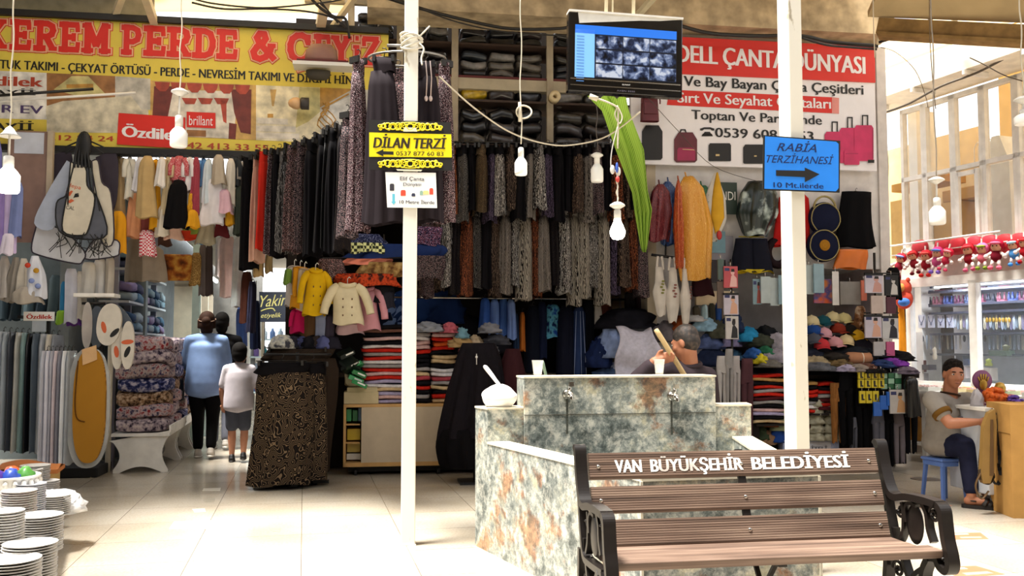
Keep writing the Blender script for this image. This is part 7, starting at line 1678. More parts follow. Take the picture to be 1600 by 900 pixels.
for i,(px,a,z,w_,mat,lb) in enumerate(((1308,598,690,26,LEO,'leopard-print leggings hanging on the stall front'),(1320,575,694,26,BLKCLOTH,'long black leggings beside the leopard pair'),(1333,652,708,14,M('#57575e',.9,key='leg_grey'),'dark grey leggings below the long black pair'),(1346,600,716,22,BLKCLOTH,'black leggings under the yellow packets'),(1372,634,722,22,M('#5c5a62',.9,key='leg_mid'),'mid grey leggings under the blue packets'),(1388,630,726,16,BLKCLOTH,'black leggings between the two grey pairs'),(1404,640,722,22,M('#6d6467',.9,key='leg_taupe'),'taupe leggings under the printed card'),(1421,590,706,24,BLKCLOTH,'black leggings at the aisle end of the stall'),(1166,560,690,22,M('#4c2f34',.9,key='leg_mauve'),'dull mauve leggings at the fountain end of the stall'),(1150,556,640,14,M('#a29c9a',.9,key='leg_pale'),'pale grey leggings hanging behind the fountain shoulder'),(1128,556,640,18,M('#aca7a4',.9,key='leg_paler'),'pale grey leggings nearest the man with the stick'),(1139,545,640,14,M('#8e8a88',.9,key='leg_ash'),'ash grey leggings between the two pale pairs'))):
    p = Wp(px,a,-.62 - .02*(i % 2)); s = p.y/F; o = T('leggings',lb,'leggings',p,FA,'leggings hanging on the stall front'); h = (z - a)*s
    P('waist',drape(w_*s,.07,h*.3,((0,.8),(1,1)),3,.08,i,n=26,k=4),mat,o)
    for sx in (-1,1): P('leg',drape(w_*s*.5,.06,h*.74,((0,1),(.5,.85),(1,.6)),3,.1,i + sx,n=18,k=8,c=(sx*w_*s*.24,0,-h*.26)),mat,o)
YP = M('#c9b31a',.4,key='pk_yellow'); GP = M('#1c5a36',.4,key='pk_deepgreen'); BP = M('#1c5ab0',.35,key='pk_blue')
k = 0
for r,(y0,y1) in enumerate(((580,592),(593,606),(611,630))):
    for j in range(4 if r < 2 else 3):
        x0 = 1340 + j*10.5 + (2 if r == 2 else 0)
        o = card('sock_packet',f'yellow sock packet, {on(j)} in the {("top", "middle", "bottom")[r]} yellow row on the stall',x0,y0,x0 + 10,y1,-.72,YP,group='yellow sock packets on the stall')
        s = o.location.y/F; P('sock_print',MB().prism([(-.012,-.03),(.02,-.03),(.02,-.018),(.006,-.014),(.006,.03),(-.012,.03)],-.013,-.0115),SBLK,o)
for r in range(3):
    for j in range(3): card('hosiery_packet',f'green hosiery packet, {on(j)} in the {("top", "middle", "bottom")[r]} green row on the stall',1376 + j*11,583 + r*8.5,1386 + j*11,591 + r*8.5,-.7,GP if (r + j) % 2 else M('#8fb59c',.4,key='pk_mint'),group='green hosiery packets on the stall')
for j,(x,y) in enumerate(((1364,628),(1374,618),(1384,612))): card('sock_packet',f'bright blue sock packet, {on(j)} down from the green packets',x,y,x + 14,y + 22,-.75,BP,group='blue sock packets on the stall',rz=.1*j)
card('hosiery_packet','white card with a printed figure hanging over the taupe leggings',1389,609,1416,646,-.76,M('#b3aca6',.4,key='pk_bone'),fig='#b98a5c')
hung('bag','black shiny bag hanging at the aisle end of the stall','bag',1424,588,650,24,-.78,M('#0f0f12',.25,key='shiny_black'),.12,None,6,hook=False)
# clothes spread on the stall table
sp = [(1168,522,34,20,'#2a86b4','bright blue packed shirt on the stall behind the cards'),(1196,520,40,18,'#15171a','black shirt folded behind the blue one'),(1190,532,44,16,'#3b3f34','dark olive shirt lying below the blue one'),(1214,536,36,26,'#9a949c','lilac grey packed socks by the second pole'),(1210,556,44,18,'#8a848e','grey lilac cloth below the packed socks'),(1184,560,26,14,'#c0b22c','yellow box near the top of the red stack'),(1176,552,24,14,'#2f5a9c','blue small box beside the yellow one'),(1196,548,24,12,'#2f6a4c','green small box beside the yellow one'),(1200,568,40,10,'#6a6660','grey taupe cloth just above the red stack'),
      (1268,552,40,12,'#20232f','navy cloth spread below the caps'),(1300,556,60,10,'#2a2622','brown black cloth spread below the caps'),(1272,562,44,12,'#9a8a6c','sand cloth beyond the second pole'),(1306,566,44,10,'#6d5a3c','brown cloth beside the sand one'),(1276,572,60,12,'#5a5b60','grey sweater spread before the red stacks'),(1316,574,36,10,'#a59cb4','lilac printed cloth with a white label'),(1338,575,40,10,'#8e8278','taupe ribbed cloth beside the lilac one'),(1350,572,44,8,'#6a4a40','brown folded cloth under the tan roll'),(1376,568,44,10,'#2c3c66','blue striped cloth behind the purple one'),(1394,566,50,12,'#7a3a9c','purple striped shiny cloth near the aisle end'),(1412,578,40,10,'#6d6270','mauve ribbed cloth at the aisle end of the stall'),(1400,556,60,14,'#151416','black cloth behind the purple one'),(1370,552,60,10,'#1c2028','dark navy cloth behind the tan roll'),(1330,545,60,10,'#23262c','charcoal cloth behind the yellow cap'),(1360,578,50,8,'#1a1818','black cloth above the yellow packets')]
for i,(px,py,wpx,hpx,col,lb) in enumerate(sp):
    w = -.15 - .5*max(0,min(1,(py - 520)/60)); p = Wp(px,py,w); s = p.y/F
    one('spread_garment',crumple(wpx*s,.3,hpx*s*1.1,i + 400,1.3),M(col,.85,vary=.35,vs=18),lb,'clothes',p - Vector((0,0,hpx*s*.6)),FA,'clothes spread on the stall table')
P('cloth_bank',MB().prism([(-.3,tz),(.6,tz),(.6,tz + .42),(.35,tz + .3),(-.1,tz + .06)],-tw/2 + .05,tw/2 - .05,'x'),M('#26222a',.9,key='cloth_bank'),tb,kind='stuff')
o = T('blanket_roll','tan rolled blanket with a pale band on the stall','blanket',Wp(1341,560,-.5),FA); s = o.location.y/F
b = MB(); b.tube([(-20*s,0,0),(-17*s,0,0),(17*s,0,0),(20*s,0,0)],[8*s,10*s,10*s,8*s],16); P('roll',b,M('#a8785a',.9,key='blanket_tan'),o); b = MB(); b.tube([(3*s,0,0),(5*s,0,0)],10.4*s,16); P('band',b,M('#cfb8a2',.7,key='band_pale'),o)
# caps
CAPN = [(1268,500,'#c3b48c','beige cap high beside the second pole'),(1286,500,'#17454f','teal cap next to the beige one'),(1301,494,'#c2b48a','sand cap at the top of the pile'),(1318,496,'#c4b680','straw cap beside the sand one at the top'),(1271,514,'#1d3f7c','royal blue cap below the beige one'),(1288,519,'#b98a94','dusty pink cap in the middle of the pile'),(1309,512,'#7c2c1c','rust red cap in the middle of the pile'),(1272,528,'#4a4c56','slate grey cap below the royal blue one'),(1284,536,'#b03238','bright red cap at the bottom of the pile'),(1304,533,'#c08a90','pink cap beside the bright red one'),(1322,530,'#c4b086','cream cap at the bottom of the pile'),(1338,522,'#bb8f1c','mustard cap nearest the underwear stand'),(1334,508,'#5a3a20','brown leopard cap beside the rust red one'),(1328,514,'#1d1814','black brown patterned cap above the mustard one')]
for i,(px,py,col,lb) in enumerate(CAPN):
    p = Wp(px,py,-.14 - .3*(py - 490)/46); s = p.y/F; o = T('cap',lb,'cap',p - Vector((0,0,8*s)),FA + .5*math.sin(i*2.3),'caps piled on the stall'); r = 12*s
    cm = M(col,.85)
    b = MB(); b.lathe([(r,0),(r*1.0,r*.3),(r*.9,r*.75),(r*.6,r*1.1),(r*.2,r*1.25),(.001,r*1.27)],20,sy=1.1); P('crown',b,cm,o)
    b = MB(); b.sheet(lambda u,v: ((u - .5)*1.7*r,-r*(.85 + .8*v*math.sin(PI*(.12 + .76*u))),r*.12 - .12*r*v - .2*r*(2*u - 1) ** 2),10,5,.006); P('peak',b,cm,o); b = MB(); b.ell((0,0,r*1.27),(.012,.012,.008),8,6); P('button',b,cm,o)
# figures on the stall between caps and stand: patterned scarf figure
hung('scarf','brown patterned scarf hanging between the caps and the underwear stand','scarf',1343,478,520,18,-.3,pat('brown_scarf','mottle','#2a1a14','#7a5030',14,c='#b8a48c'),.08,None,3,hook=False)
for i,(px,py,wpx,hpx,col,lb) in enumerate(((1100,508,50,20,'#8fb0c4','pale blue packed shirts behind the man\'s head'),(1122,516,40,26,'#4a4a3c','olive packed shirts behind the man\'s head'),(1144,505,36,30,'#26304c','navy cloth heap behind the hanging cards'),(1110,535,50,22,'#55628c','blue violet folded shirts beside the man\'s head'),(1140,532,40,20,'#8c84a8','lilac packed shirts under the hosiery packets'),(1112,560,56,26,'#1f2740','dark blue heap behind the man\'s shoulder'),(1142,555,40,16,'#4c7394','steel blue cloth above the pale leggings'),(1060,508,40,24,'#8a4420','rust orange cloth standing behind the stick'),(1040,520,40,30,'#5c5558','dull mauve cloth below the bodysuits'),(1080,498,46,10,'#b5b2b0','white folded cloths under the olive trousers'))):
    p = Wp(px,py,-.05 - .03*(i % 3)); s = p.y/F; one('heaped_garment',crumple(wpx*s,.28,hpx*s,i + 500,1.4),M(col,.85,vary=.3,vs=16),lb,'clothes',p - Vector((0,0,hpx*s*.5)),FA,'clothes heaped beside the man with the stick')
u_a = UL(1020,560,0)[0]; b = MB(); b.box((0,0,.5),(tu0 - u_a + .1,.5,1.0)); one('stall_table',b,M('#241f1e',.9,key='stall_dark2'),'dark low table behind the man with the stick','table',Lc((u_a + tu0)/2,-.3,0),FA)

# ================================================================== WING: DOLLS, SHOWCASE, COUNTER
b = MB(); b.tube([Wc(-.25,-.16,2.36),Wc(WEND,-.16,2.36)],.007,6); b.tube([Wc(-.25,-.2,2.47),Wc(1.6,-.2,2.47)],.012,6); one('doll_line',b,PLWHITE,'white line and rail along the wing carrying the hung dolls','line')
SKN = M('#d69a78',.7,key='doll_skin'); 
def doll(px,py,hpx,body,hood,cap,shoe,lb,tilt=0,w=-.2):
    x,z = WL(px,py,w); s = plane_hit(px,py,WO + WN*w,WN).y/F; k = hpx*s
    o = T('rag_doll',lb,'doll',Wc(x,w,z),(0,tilt,WA + .35),'rag dolls pegged along the wing'); bm_ = M(body,.85); hm = M(hood,.85)
    b = MB(); b.ell((0,0,-.22*k),(.17*k,.14*k,.17*k),16,10); P('head',b,SKN,o)
    b = MB(); b.ell((0,.04*k,-.17*k),(.22*k,.16*k,.2*k),16,10); P('hood',b,hm,o)
    b = MB(); b.ell((0,-.1*k,-.12*k),(.17*k,.12*k,.05*k),14,8); P('cap_peak',b,M(cap,.85),o)
    b = MB(); b.ell((0,0,-.52*k),(.17*k,.12*k,.2*k),16,10); P('body',b,bm_,o)
    for sx in (-1,1):
        b = MB(); b.tube([(sx*.13*k,0,-.42*k),(sx*.26*k,-.05*k,-.52*k)],.055*k,8); b.ell((sx*.28*k,-.06*k,-.54*k),.075*k,10,8); P('arm',b,M('#d8c4bc',.85,key='doll_pale'),o)
        b = MB(); b.tube([(sx*.08*k,0,-.64*k),(sx*.12*k,-.06*k,-.86*k)],.06*k,8); b.ell((sx*.13*k,-.1*k,-.9*k),(.08*k,.12*k,.07*k),10,8,mi=1); P('leg',b,[M('#cdb8b4',.85,key='doll_leg'),M(shoe,.8)],o)
    b = MB()
    for sx in (-1,1): b.ell((sx*.06*k,-.135*k,-.21*k),(.02*k,.012*k,.024*k),8,6)
    P('eyes',b,BLACK,o)
    b = MB(); b.box((0,0,.02),(.012,.02,.06)); P('clothes_peg',b,PLWHITE,o)
for a in ((1409,396,40,'#8a2030','#a82430','#6f7fc0','#7a2030','red rag doll with a blue cap nearest the white pillar',.25),(1424,392,40,'#7a1420','#a01c24','#c43a34','#5a1018','dark red rag doll second from the pillar',-.2),(1446,391,44,'#8a1822','#b0202a','#d0504a','#c22a24','red rag doll with a coral cap and red shoes',0),(1465,386,44,'#b84a78','#d0407c','#5a7ac0','#7a5ab0','pink rag doll with a blue cap',.1),(1483,388,38,'#a8243a','#c41f38','#e07a80','#c0405c','red rag doll with a pale pink cap, drooping low',.3),(1511,381,46,'#7a101c','#a81824','#c43a3c','#c0506a','maroon rag doll with open arms beneath the window sash',-.1),(1534,380,44,'#c25a6a','#d0608c','#7a8a2c','#6a7a24','pink rag doll with an olive green cap',0),(1557,374,50,'#6a0f20','#a01430','#d8607c','#c8586c','maroon rag doll with a broad pink cap',.05),(1581,374,44,'#4a88c4','#b01c24','#a4d0e4','#3a78c0','blue rag doll with a pale blue cap',-.1),(1600,370,44,'#a01420','#b81c24','#c42a2c','#8a1018','red rag doll cut by the picture edge',0)): doll(*a)
for i,(px,col) in enumerate(((1437,'#a01824'),(1473,'#b81c2c'),(1496,'#b01424'),(1522,'#b41c30'),(1546,'#a8142c'),(1570,'#b0101c'),(1592,'#c0202a'))):
    x,z = WL(px,388 - (px - 1437)*.06,-.08); b = MB(); b.ell((0,0,0),(.11,.06,.1),16,10,e=.8); one('toy_bag',b,M(col,.7),f'red round toy bag behind the rag dolls, {on(i)} from the white pillar','toy',Wc(x,-.075,z),WA,'red toy bags behind the rag dolls')
o = T('soft_toy','coral soft toy with a blue bow on the showcase post','toy',Wc(*[WL(1412,450,-.2)[0],-.2,WL(1412,450,-.2)[1]]),WA); k = .3
b = MB(); b.ell((0,0,0),(.1,.08,.1),16,10); b.ell((0,0,-.13),(.11,.09,.12),16,10); P('body',b,M('#d0503c',.85,key='toy_coral'),o); b = MB(); b.ell((.04,-.07,-.0),(.04,.03,.05),10,8); P('muzzle',b,M('#d8904c',.85,key='toy_tan'),o); b = MB(); b.ell((.06,-.06,-.17),(.08,.05,.05),12,8); P('bow',b,M('#4a7ac8',.8,key='toy_blue'),o)
for sx in (-1,1):
    b = MB(); b.ell((sx*.07,0,.09),(.03,.02,.03),10,8); P('ear',b,M('#d0503c',.85,key='toy_coral'),o)
p = Wc(*[WL(1408,478,-.2)[0],-.2,WL(1408,478,-.2)[1]]); o = T('scarf','orange scarf hanging down the showcase post','scarf',p,WA); P('cloth',drape(.09,.06,.62,((0,.9),(1,1.1)),3,.1,2),M('#d98a1c',.85,key='scarf_orange'),o)
b = MB(); b.box((0,0,.72),(.18,.3,1.44)); one('showcase_post',b,M('#cfc3b6',.6,key='post_stone'),'pale post beside the showcase with the orange scarf','post',Wc(-.05,.12,0),WA)
# showcase inside: shelves and goods
case = T('showcase','long white glazed showcase of trinkets with dark edged shelves','showcase',WO,WA)
shz = [UU for UU in (WL(1470,456,.5)[1],WL(1470,477,.5)[1],WL(1470,489,.5)[1],WL(1470,521,.5)[1],WL(1470,552,.5)[1])]
for i,z in enumerate(shz):
    P('shelf_board',MB().box((WEND/2 + .05,.6,z - .012),(WEND - .1,.56,.02)).box((WEND/2 + .05,.318,z - .012),(WEND - .1,.012,.026),mi=1),[M('#8f96a8',.3,key='case_shelf'),M('#2c2e3c',.4,key='shelf_edge')],case)
P('case_base',MB().box((WEND/2,.5,.8),(WEND,.86,.06)),WHITE,case)
l = bpy.data.lights.new('case_light','AREA'); l.shape = 'RECTANGLE'; l.size = 3.4; l.size_y = .1; l.energy = 60; l.color = (.84,.9,1); link('case_light',l,(WEND/2,.14,1.93),(math.radians(38),0,0),parent=case)
P('tube_light',MB().box((WEND/2,.12,1.96),(3.4,.04,.02)),M('#f4f8ff',.4,emit=3,key='case_tube'),case)
rr = random.Random(4)
hc = ['#5a2c48','#3c4a6a','#7a3a50','#26283c','#8a4a5c','#3a4a86']; hn = ['plum','slate','rose','ink','mauve pink','blue']
def wpos(px,zi,w): x = WL(px,500,w)[0]; return Wc(x,w,shz[zi])
for zi in (0,1):
    for j in range(11):
        px = 1436 + j*17 - zi*3; 
        if 1519 < px < 1532: continue
        m_ = (j + zi*2) % 6; b = MB(); r = .05
        if zi == 0:
            b.tube([(r*1.1*math.cos(a),0,r*1.0 + r*math.sin(a)) for a in [PI*i/12 for i in range(13)]],.014,6); b.ell((-.03,-.01,r*1.9),(.035,.02,.025),10,6); b.ell((.03,-.01,r*1.9),(.035,.02,.025),10,6); b.box((0,0,.012),(.12,.05,.024)); nm,ct_,gp3 = 'hair_bow','hair bow','hair bows on the top showcase shelf'
        else:
            b.lathe([(.055,0),(.058,.03)],16,cap=False)
            for q in range(7): a = 2*PI*q/7; b.lathe([(.014,.02),(.016,.05),(.001,.1)],6,(.056*math.cos(a),.056*math.sin(a),0)); b.ell((.056*math.cos(a),.056*math.sin(a),.1),.009,6,5)
            b.tube([(.057*math.cos(a),.057*math.sin(a),.012) for a in [2*PI*i/16 for i in range(16)]],.012,6,closed=True); nm,ct_,gp3 = 'toy_tiara','tiara','toy tiaras on the second showcase shelf'
        one(nm,b,M(hc[m_],.5),f'{hn[m_]} {"hair bow" if zi == 0 else "toy tiara"} on the {("top", "second")[zi]} showcase shelf, {on(j)} from the pillar end',ct_,wpos(px,zi,.5),WA + rr.uniform(-.4,.4),gp3)
def small(px,ytop,ybot,wpx,w,mk,mat,lb,name,cat,gp_3): 
    x,z = WL(px,ytop,w); s = plane_hit(px,ytop,WO + WN*w,WN).y/F
    o = T(name,lb,cat,Wc(x,w,z),WA,gp_3); return o,wpx*s,(ybot - ytop)*s
for j,px in enumerate((1440,1455,1470,1484)):
    o,wd,h = small(px,492,512,13,.35,0,0,f'white necklace card, {on(j)} from the pillar end of the showcase','necklace_card','necklace','necklace cards in the showcase')
    P('card',MB().box((0,0,-h/2),(wd,.01,h)),M('#b9bccc',.5,key='card_blue_white'),o); b = MB(); b.tube([(wd*.36*math.cos(a),-.008,-h*.1 + h*.5*math.sin(a)) for a in [PI + PI*i/12 for i in range(13)]],.005,5); b.ell((0,-.01,-h*.72),(.014,.008,.018),8,6); P('necklace',b,M('#6d7088',.3,.6,key='necklace_steel'),o)
for j in range(24):
    px = 1492 + j*4.6
    if 1518 < px < 1534: continue
    col = ('#a9b4c4','#8fa4b4','#c2b89c','#9a8fb4')[j % 4]; yb = 515 if j % 3 else 512
    o,wd,h = small(px,492,yb,3,.36 + .02*(j % 2),0,0,f'{("silver", "blue grey", "gold", "violet")[j % 4]} bead strand on the upper hooks, {on(j)} from the necklace cards','bead_strand','necklace','bead strands in the showcase')
    b = MB(); b.tube([(-.008,0,0),(-.01,0,-h*.9),(0,0,-h),(.01,0,-h*.9),(.008,0,0)],.005,5); P('beads',b,M(col,.3),o)
for j in range(26):
    px = 1435 + j*6.5
    if 1517 < px < 1533: continue
    hair = j % 5 == 1; col = ('#3c2a22','#2a2a34')[j % 2] if hair else ('#8f96a8','#a9a08c','#7d8ca0')[j % 3]
    o,wd,h = small(px,524,534 if hair else 546,5,.36,0,0,f'{("dark brown" if j % 2 == 0 else "ink black") + " hair piece" if hair else ("grey", "gold", "steel")[j % 3] + " chain"} on the lower hooks, {on(j)} from the pillar end','hair_piece' if hair else 'chain_strand','hair piece' if hair else 'necklace','chains and hair pieces on the lower hooks')
    b = MB()
    if hair: b.ell((0,0,-h*.5),(.02,.012,h*.55),10,8)
    else: b.tube([(-.006,0,0),(-.009,0,-h*.9),(0,0,-h),(.009,0,-h*.9),(.006,0,0)],.004,5)
    P('strand',b,M(col,.5),o)
for j in range(8):
    o,wd,h = small(1542 + j*5,496,504,4,.36,0,0,f'golden trinket on the far pane hooks, {on(j)} from the frame','gold_trinket','trinket','golden trinkets in the far pane'); b = MB(); b.ell((0,0,-h/2),(.02,.012,h/2),10,8); b.tube([(0,0,0),(0,0,.03)],.003,5); P('trinket',b,M('#b08a2c',.35,.4,key='trinket_gold'),o)
for i,(px,y,wp,hp_,col,lb) in enumerate(((1436,572,16,18,'#6a2418','dark red box at the foot of the showcase by the pillar'),(1452,574,14,8,'#2a2028','dark purse beside the red box in the showcase'),(1505,560,14,10,'#23242c','black hair clip box behind the seated man'),(1515,566,10,10,'#2c3a5c','navy small box behind the seated man'),(1545,566,12,12,'#9aa42c','yellow green toy in the far pane'),(1565,552,34,8,'#3a4a3c','dark green tray in the far pane'),(1572,545,14,14,'#4a4a2c','olive figure on the green tray'),(1461,552,8,20,'#b8ab94','cream statuette in the showcase by the seated man'),(1510,582,14,18,'#b0a4a4','pale boxes behind the seated man'),(1436,590,24,14,'#9c9492','grid tray of small rings by the pillar'),(1545,585,20,20,'#a59a90','beige packets low in the far pane'))):
    x,z = WL(px,y + hp_/2,.3); s = plane_hit(px,y,WO + WN*.3,WN).y/F; b = MB(); b.box((0,0,hp_*s/2),(wp*s,.12,hp_*s)) if i not in (4,6,7) else b.lathe([(wp*s*.4,0),(wp*s*.5,hp_*s*.2),(wp*s*.3,hp_*s*.55),(wp*s*.42,hp_*s*.8),(.001,hp_*s)],14)
    one('showcase_item',b,M(col,.5),lb,'trinket',Wc(x,.3,z),WA,'things low in the showcase',bev=.004 if i not in (4,6,7) else 0)
# counter in front with trays
ct_ = T('trinket_counter','white counter along the showcase covered with small trays','counter',WO,WA)
P('counter_top',MB().box((WEND/2,-.32,.77),(WEND,.56,.035)),WHITE,ct_); P('counter_front',MB().box((WEND/2,-.3,.5),(WEND - .1,.04,.5)),M('#c9c4c0',.6,key='counter_front'),ct_)
for i in range(6): P('leg',MB().box((.05 + i*.8,-.52,.38),(.06,.06,.76)),WHITE,ct_)
P('low_shelf',MB().box((WEND/2,-.3,.2),(WEND - .1,.5,.03)),WHITE,ct_)
tc_ = ['#d8c08a','#cfa4a0','#c7b98c','#b8a8b8','#d0d0c8','#c98c7c','#a8b08c','#d8b0a8']; tn_ = ['yellow','rose','straw','lilac','white','coral','sage','pink']
for j in range(24):
    m_ = (j*3) % 8; b = MB(); b.box((0,0,.02),(.15,.2,.04))
    q = random.Random(j)
    for n_ in range(8): b.ell((q.uniform(-.06,.06),q.uniform(-.08,.08),.045),(.018,.018,.012),7,5,1)
    one('goods_tray',b,[M(tc_[m_],.6),M(tc_[(m_ + 3) % 8],.4)],f'{tn_[m_]} goods tray on the white counter, {on(j // 2)} from the pillar in the {("front", "rear")[j % 2]} row','tray',Wc(.2 + (j // 2)*.33,-.46 if j % 2 == 0 else -.2,.789),WA,'goods trays on the white counter')
for i,(x,col,lb) in enumerate(((.5,'#c9924c','tan carton on the low counter shelf by the pillar'),(1.35,'#a8884c','tan carton on the low counter shelf behind the man'),(2.2,'#55504a','dark box on the low counter shelf'))): one('carton',MB().box((0,0,.13),(.36,.3,.26)),M(col,.85),lb,'box',Wc(x,-.28,.217),WA,bev=.006)

# ---- cart with belts and bags at the near right, cardboard, flowers
cy = 7.3; cp = Vector((U(1566,790,cy).x,cy,0)); CR = math.radians(8)
ca_ = T('sales_cart','white wheeled sales cart hung with belts at the picture edge','cart',cp,CR); zt = U(1560,642,cy).z
P('cart_body',MB().box((.06,.25,(zt + .12)/2),(.34,.5,zt - .12)),M('#c4c8d0',.5,key='cart_white'),ca_,bev=.01)
P('cart_top',MB().box((.06,.25,zt + .012),(.4,.56,.025)),WHITE,ca_)
for x in (-.06,.16):
    b = MB(); b.tube([(x,.08,.05),(x + .03,.08,.05)],.05,16); b.box((x + .015,.08,.1),(.03,.04,.05)); P('caster',b,M('#6d6a68',.5,key='caster_grey'),ca_)
b = MB(); b.tube([(-.12,-.02,zt - .03),(.22,-.02,zt - .02)],.008,6); P('hook_rail',b,CHROME,ca_)
def belt(lb,px0,px1,ytop,ybot,Y,mat,wd=.035):
    p = U((px0 + px1)/2,ytop,Y); s = Y/F; h = (ybot - ytop)*s; a = (px1 - px0)/2*s
    o = T('strap',lb,'strap',p,0,'straps hung on the white cart'); pts = smooth_path([(-a*.2,0,0),(-a*.8,-.01,-h*.5),(-a,-.01,-h*.85),(0,-.01,-h),(a,0,-h*.85),(a*.8,.01,-h*.5),(a*.2,.01,0)],6)
    b = MB()
    for i in range(len(pts) - 1):
        d = (pts[i + 1] - pts[i]); b.bar(pts[i] - d*.1,pts[i + 1] + d*.1,.045,.005)
    P('strap',b,mat,o); b = MB(); b.tube([(0,0,-.01),(0,0,.03),(0,.04,.03)],.004,5); b.box((0,-.008,-.03),(.03,.01,.03)); P('buckle',b,CHROME,o)
BST = M('#100f11',.6,key='strap_black')
belt('black strap loop hung on the cart beside the tan bag',1544,1562,645,755,7.2,BST); belt('black strap loop in the middle of the white cart',1558,1572,640,750,7.18,BST); belt('black strap loop at the cardboard side of the cart',1566,1582,640,752,7.2,BST); belt('dark brown strap loop hanging lowest by the tan bag',1528,1548,690,755,7.15,M('#3a2c1c',.6,key='strap_brown'))
tb_ = T('shoulder_bag','tan narrow shoulder bag hung on the end of the white cart','bag',U(1545,645,7.12),0); s = 7.12/F
TANB = M('#8a6a34',.6,key='bag_tan')
b = MB(); b.prism([(-2*s,0),(8*s,6*s),(10*s,-20*s),(4*s,-90*s),(-3*s,-108*s),(-14*s,-108*s),(-16*s,-96*s),(-12*s,-40*s),(-10*s,-20*s)],-.02,.03); P('bag_body',b,TANB,tb_,bev=.006)
b = MB(); b.prism([(0,-10*s),(4*s,-10*s),(2*s,-96*s),(-4*s,-96*s)],-.026,-.02); P('dark_edge',b,M('#5a4020',.6,key='bag_edge'),tb_)
b = MB(); b.tube(smooth_path([(-14*s,0,-90*s),(-24*s,0,-112*s),(-16*s,0,-132*s),(-4*s,0,-120*s)]),.014,6,flat=.4); P('strap',b,M('#5a4020',.6,key='bag_edge'),tb_)
b = MB(); b.box((.0,.12,.42),(.3,.4,.84)); b.box((-.151,.12,.62),(.003,.4,.01),mi=1)
one('cardboard_box',b,[CARD,M('#7a5a2c',.85,key='card_edge')],'tall cardboard box beside the white cart at the picture edge','box',Vector((U(1582,800,7.0).x + .15,7.05,0)),math.radians(-4),bev=.004)
zt2 = zt + .026
fl_ = T('flower_garland','bright orange artificial flower bunch on the white cart','flowers',ca_.location + Vector((.07,.2,zt2)),0)
b = MB(); r_ = random.Random(3)
for i in range(60):
    a,t = r_.uniform(0,2*PI),r_.uniform(.1,1.4); c = Vector((.085*math.cos(a)*math.sin(t),.085*math.sin(a)*math.sin(t),.06 + .075*math.cos(t))); b.ell(c,(.022,.022,.014),7,5,rot=Matrix.Rotation(r_.uniform(0,3),3,'X'))
b.ell((0,0,.06),(.085,.085,.06),12,8); P('petals',b,M('#d9600f',.7,key='petal_orange',vary=.3,vs=30),fl_)
for i,(dx,dy,col,lb) in enumerate(((.2,.2,'#c47a88','pink flower bunch beside the orange one on the cart'),(.17,.08,'#5a3a9a','violet flower bunch at the cardboard side of the cart'))):
    o = T('flower_bunch',lb,'flowers',ca_.location + Vector((dx,dy,zt2)),0,'small flower bunches on the cart'); b = MB()
    for q in range(22): a,t = r_.uniform(0,2*PI),r_.uniform(.1,1.5); b.ell((.05*math.cos(a)*math.sin(t),.05*math.sin(a)*math.sin(t),.04 + .045*math.cos(t)),(.016,.016,.011),7,5)
    b.ell((0,0,.035),(.05,.05,.035),10,8); P('petals',b,M(col,.7),o)
pk = T('jewel_stand','round violet display disc with a golden hand ornament on the cart','display',ca_.location + Vector((.045,.34,zt2)),.1); s = 7.5/F
b = MB(); b.join(MB().lathe([(.0,-.012),(.08,-.012),(.085,0),(.08,.012),(.0,.012)],28),Matrix.Translation((0,0,.2)) @ Matrix.Rotation(PI/2,4,'X') ); b.box((0,.01,.06),(.03,.02,.12)); b.box((0,.01,.006),(.12,.1,.012)); P('disc',b,M('#7a4468',.6,key='disc_violet'),pk)
b = MB(); b.ell((0,-.018,.165),(.035,.01,.045),12,8)
for i in range(5): b.tube([(-.03 + i*.015,-.018,.19),(-.045 + i*.0225,-.02,.24 + (.012 if 0 < i < 4 else -.012))],.006,6)
P('golden_hand',b,M('#b08a34',.35,.5,key='gold_hand'),pk)
gb = T('bulb_ornament','golden bulb shaped ornament beside the violet disc','ornament',ca_.location + Vector((.2,.36,zt2)),0); b = MB(); b.lathe([(.015,0),(.018,.04),(.02,.06),(.042,.11),(.045,.14),(.03,.175),(.001,.185)],18); P('bulb',b,M('#c39a3c',.3,.4,key='gold_bulb'),gb)
one('plastic_wrap',crumple(.1,.1,.12,9,1.6),M('#b5b0b4',.25,key='wrap_clear'),'crumpled clear wrap before the violet disc on the cart','wrapping',ca_.location + Vector((-.07,.2,zt2)))
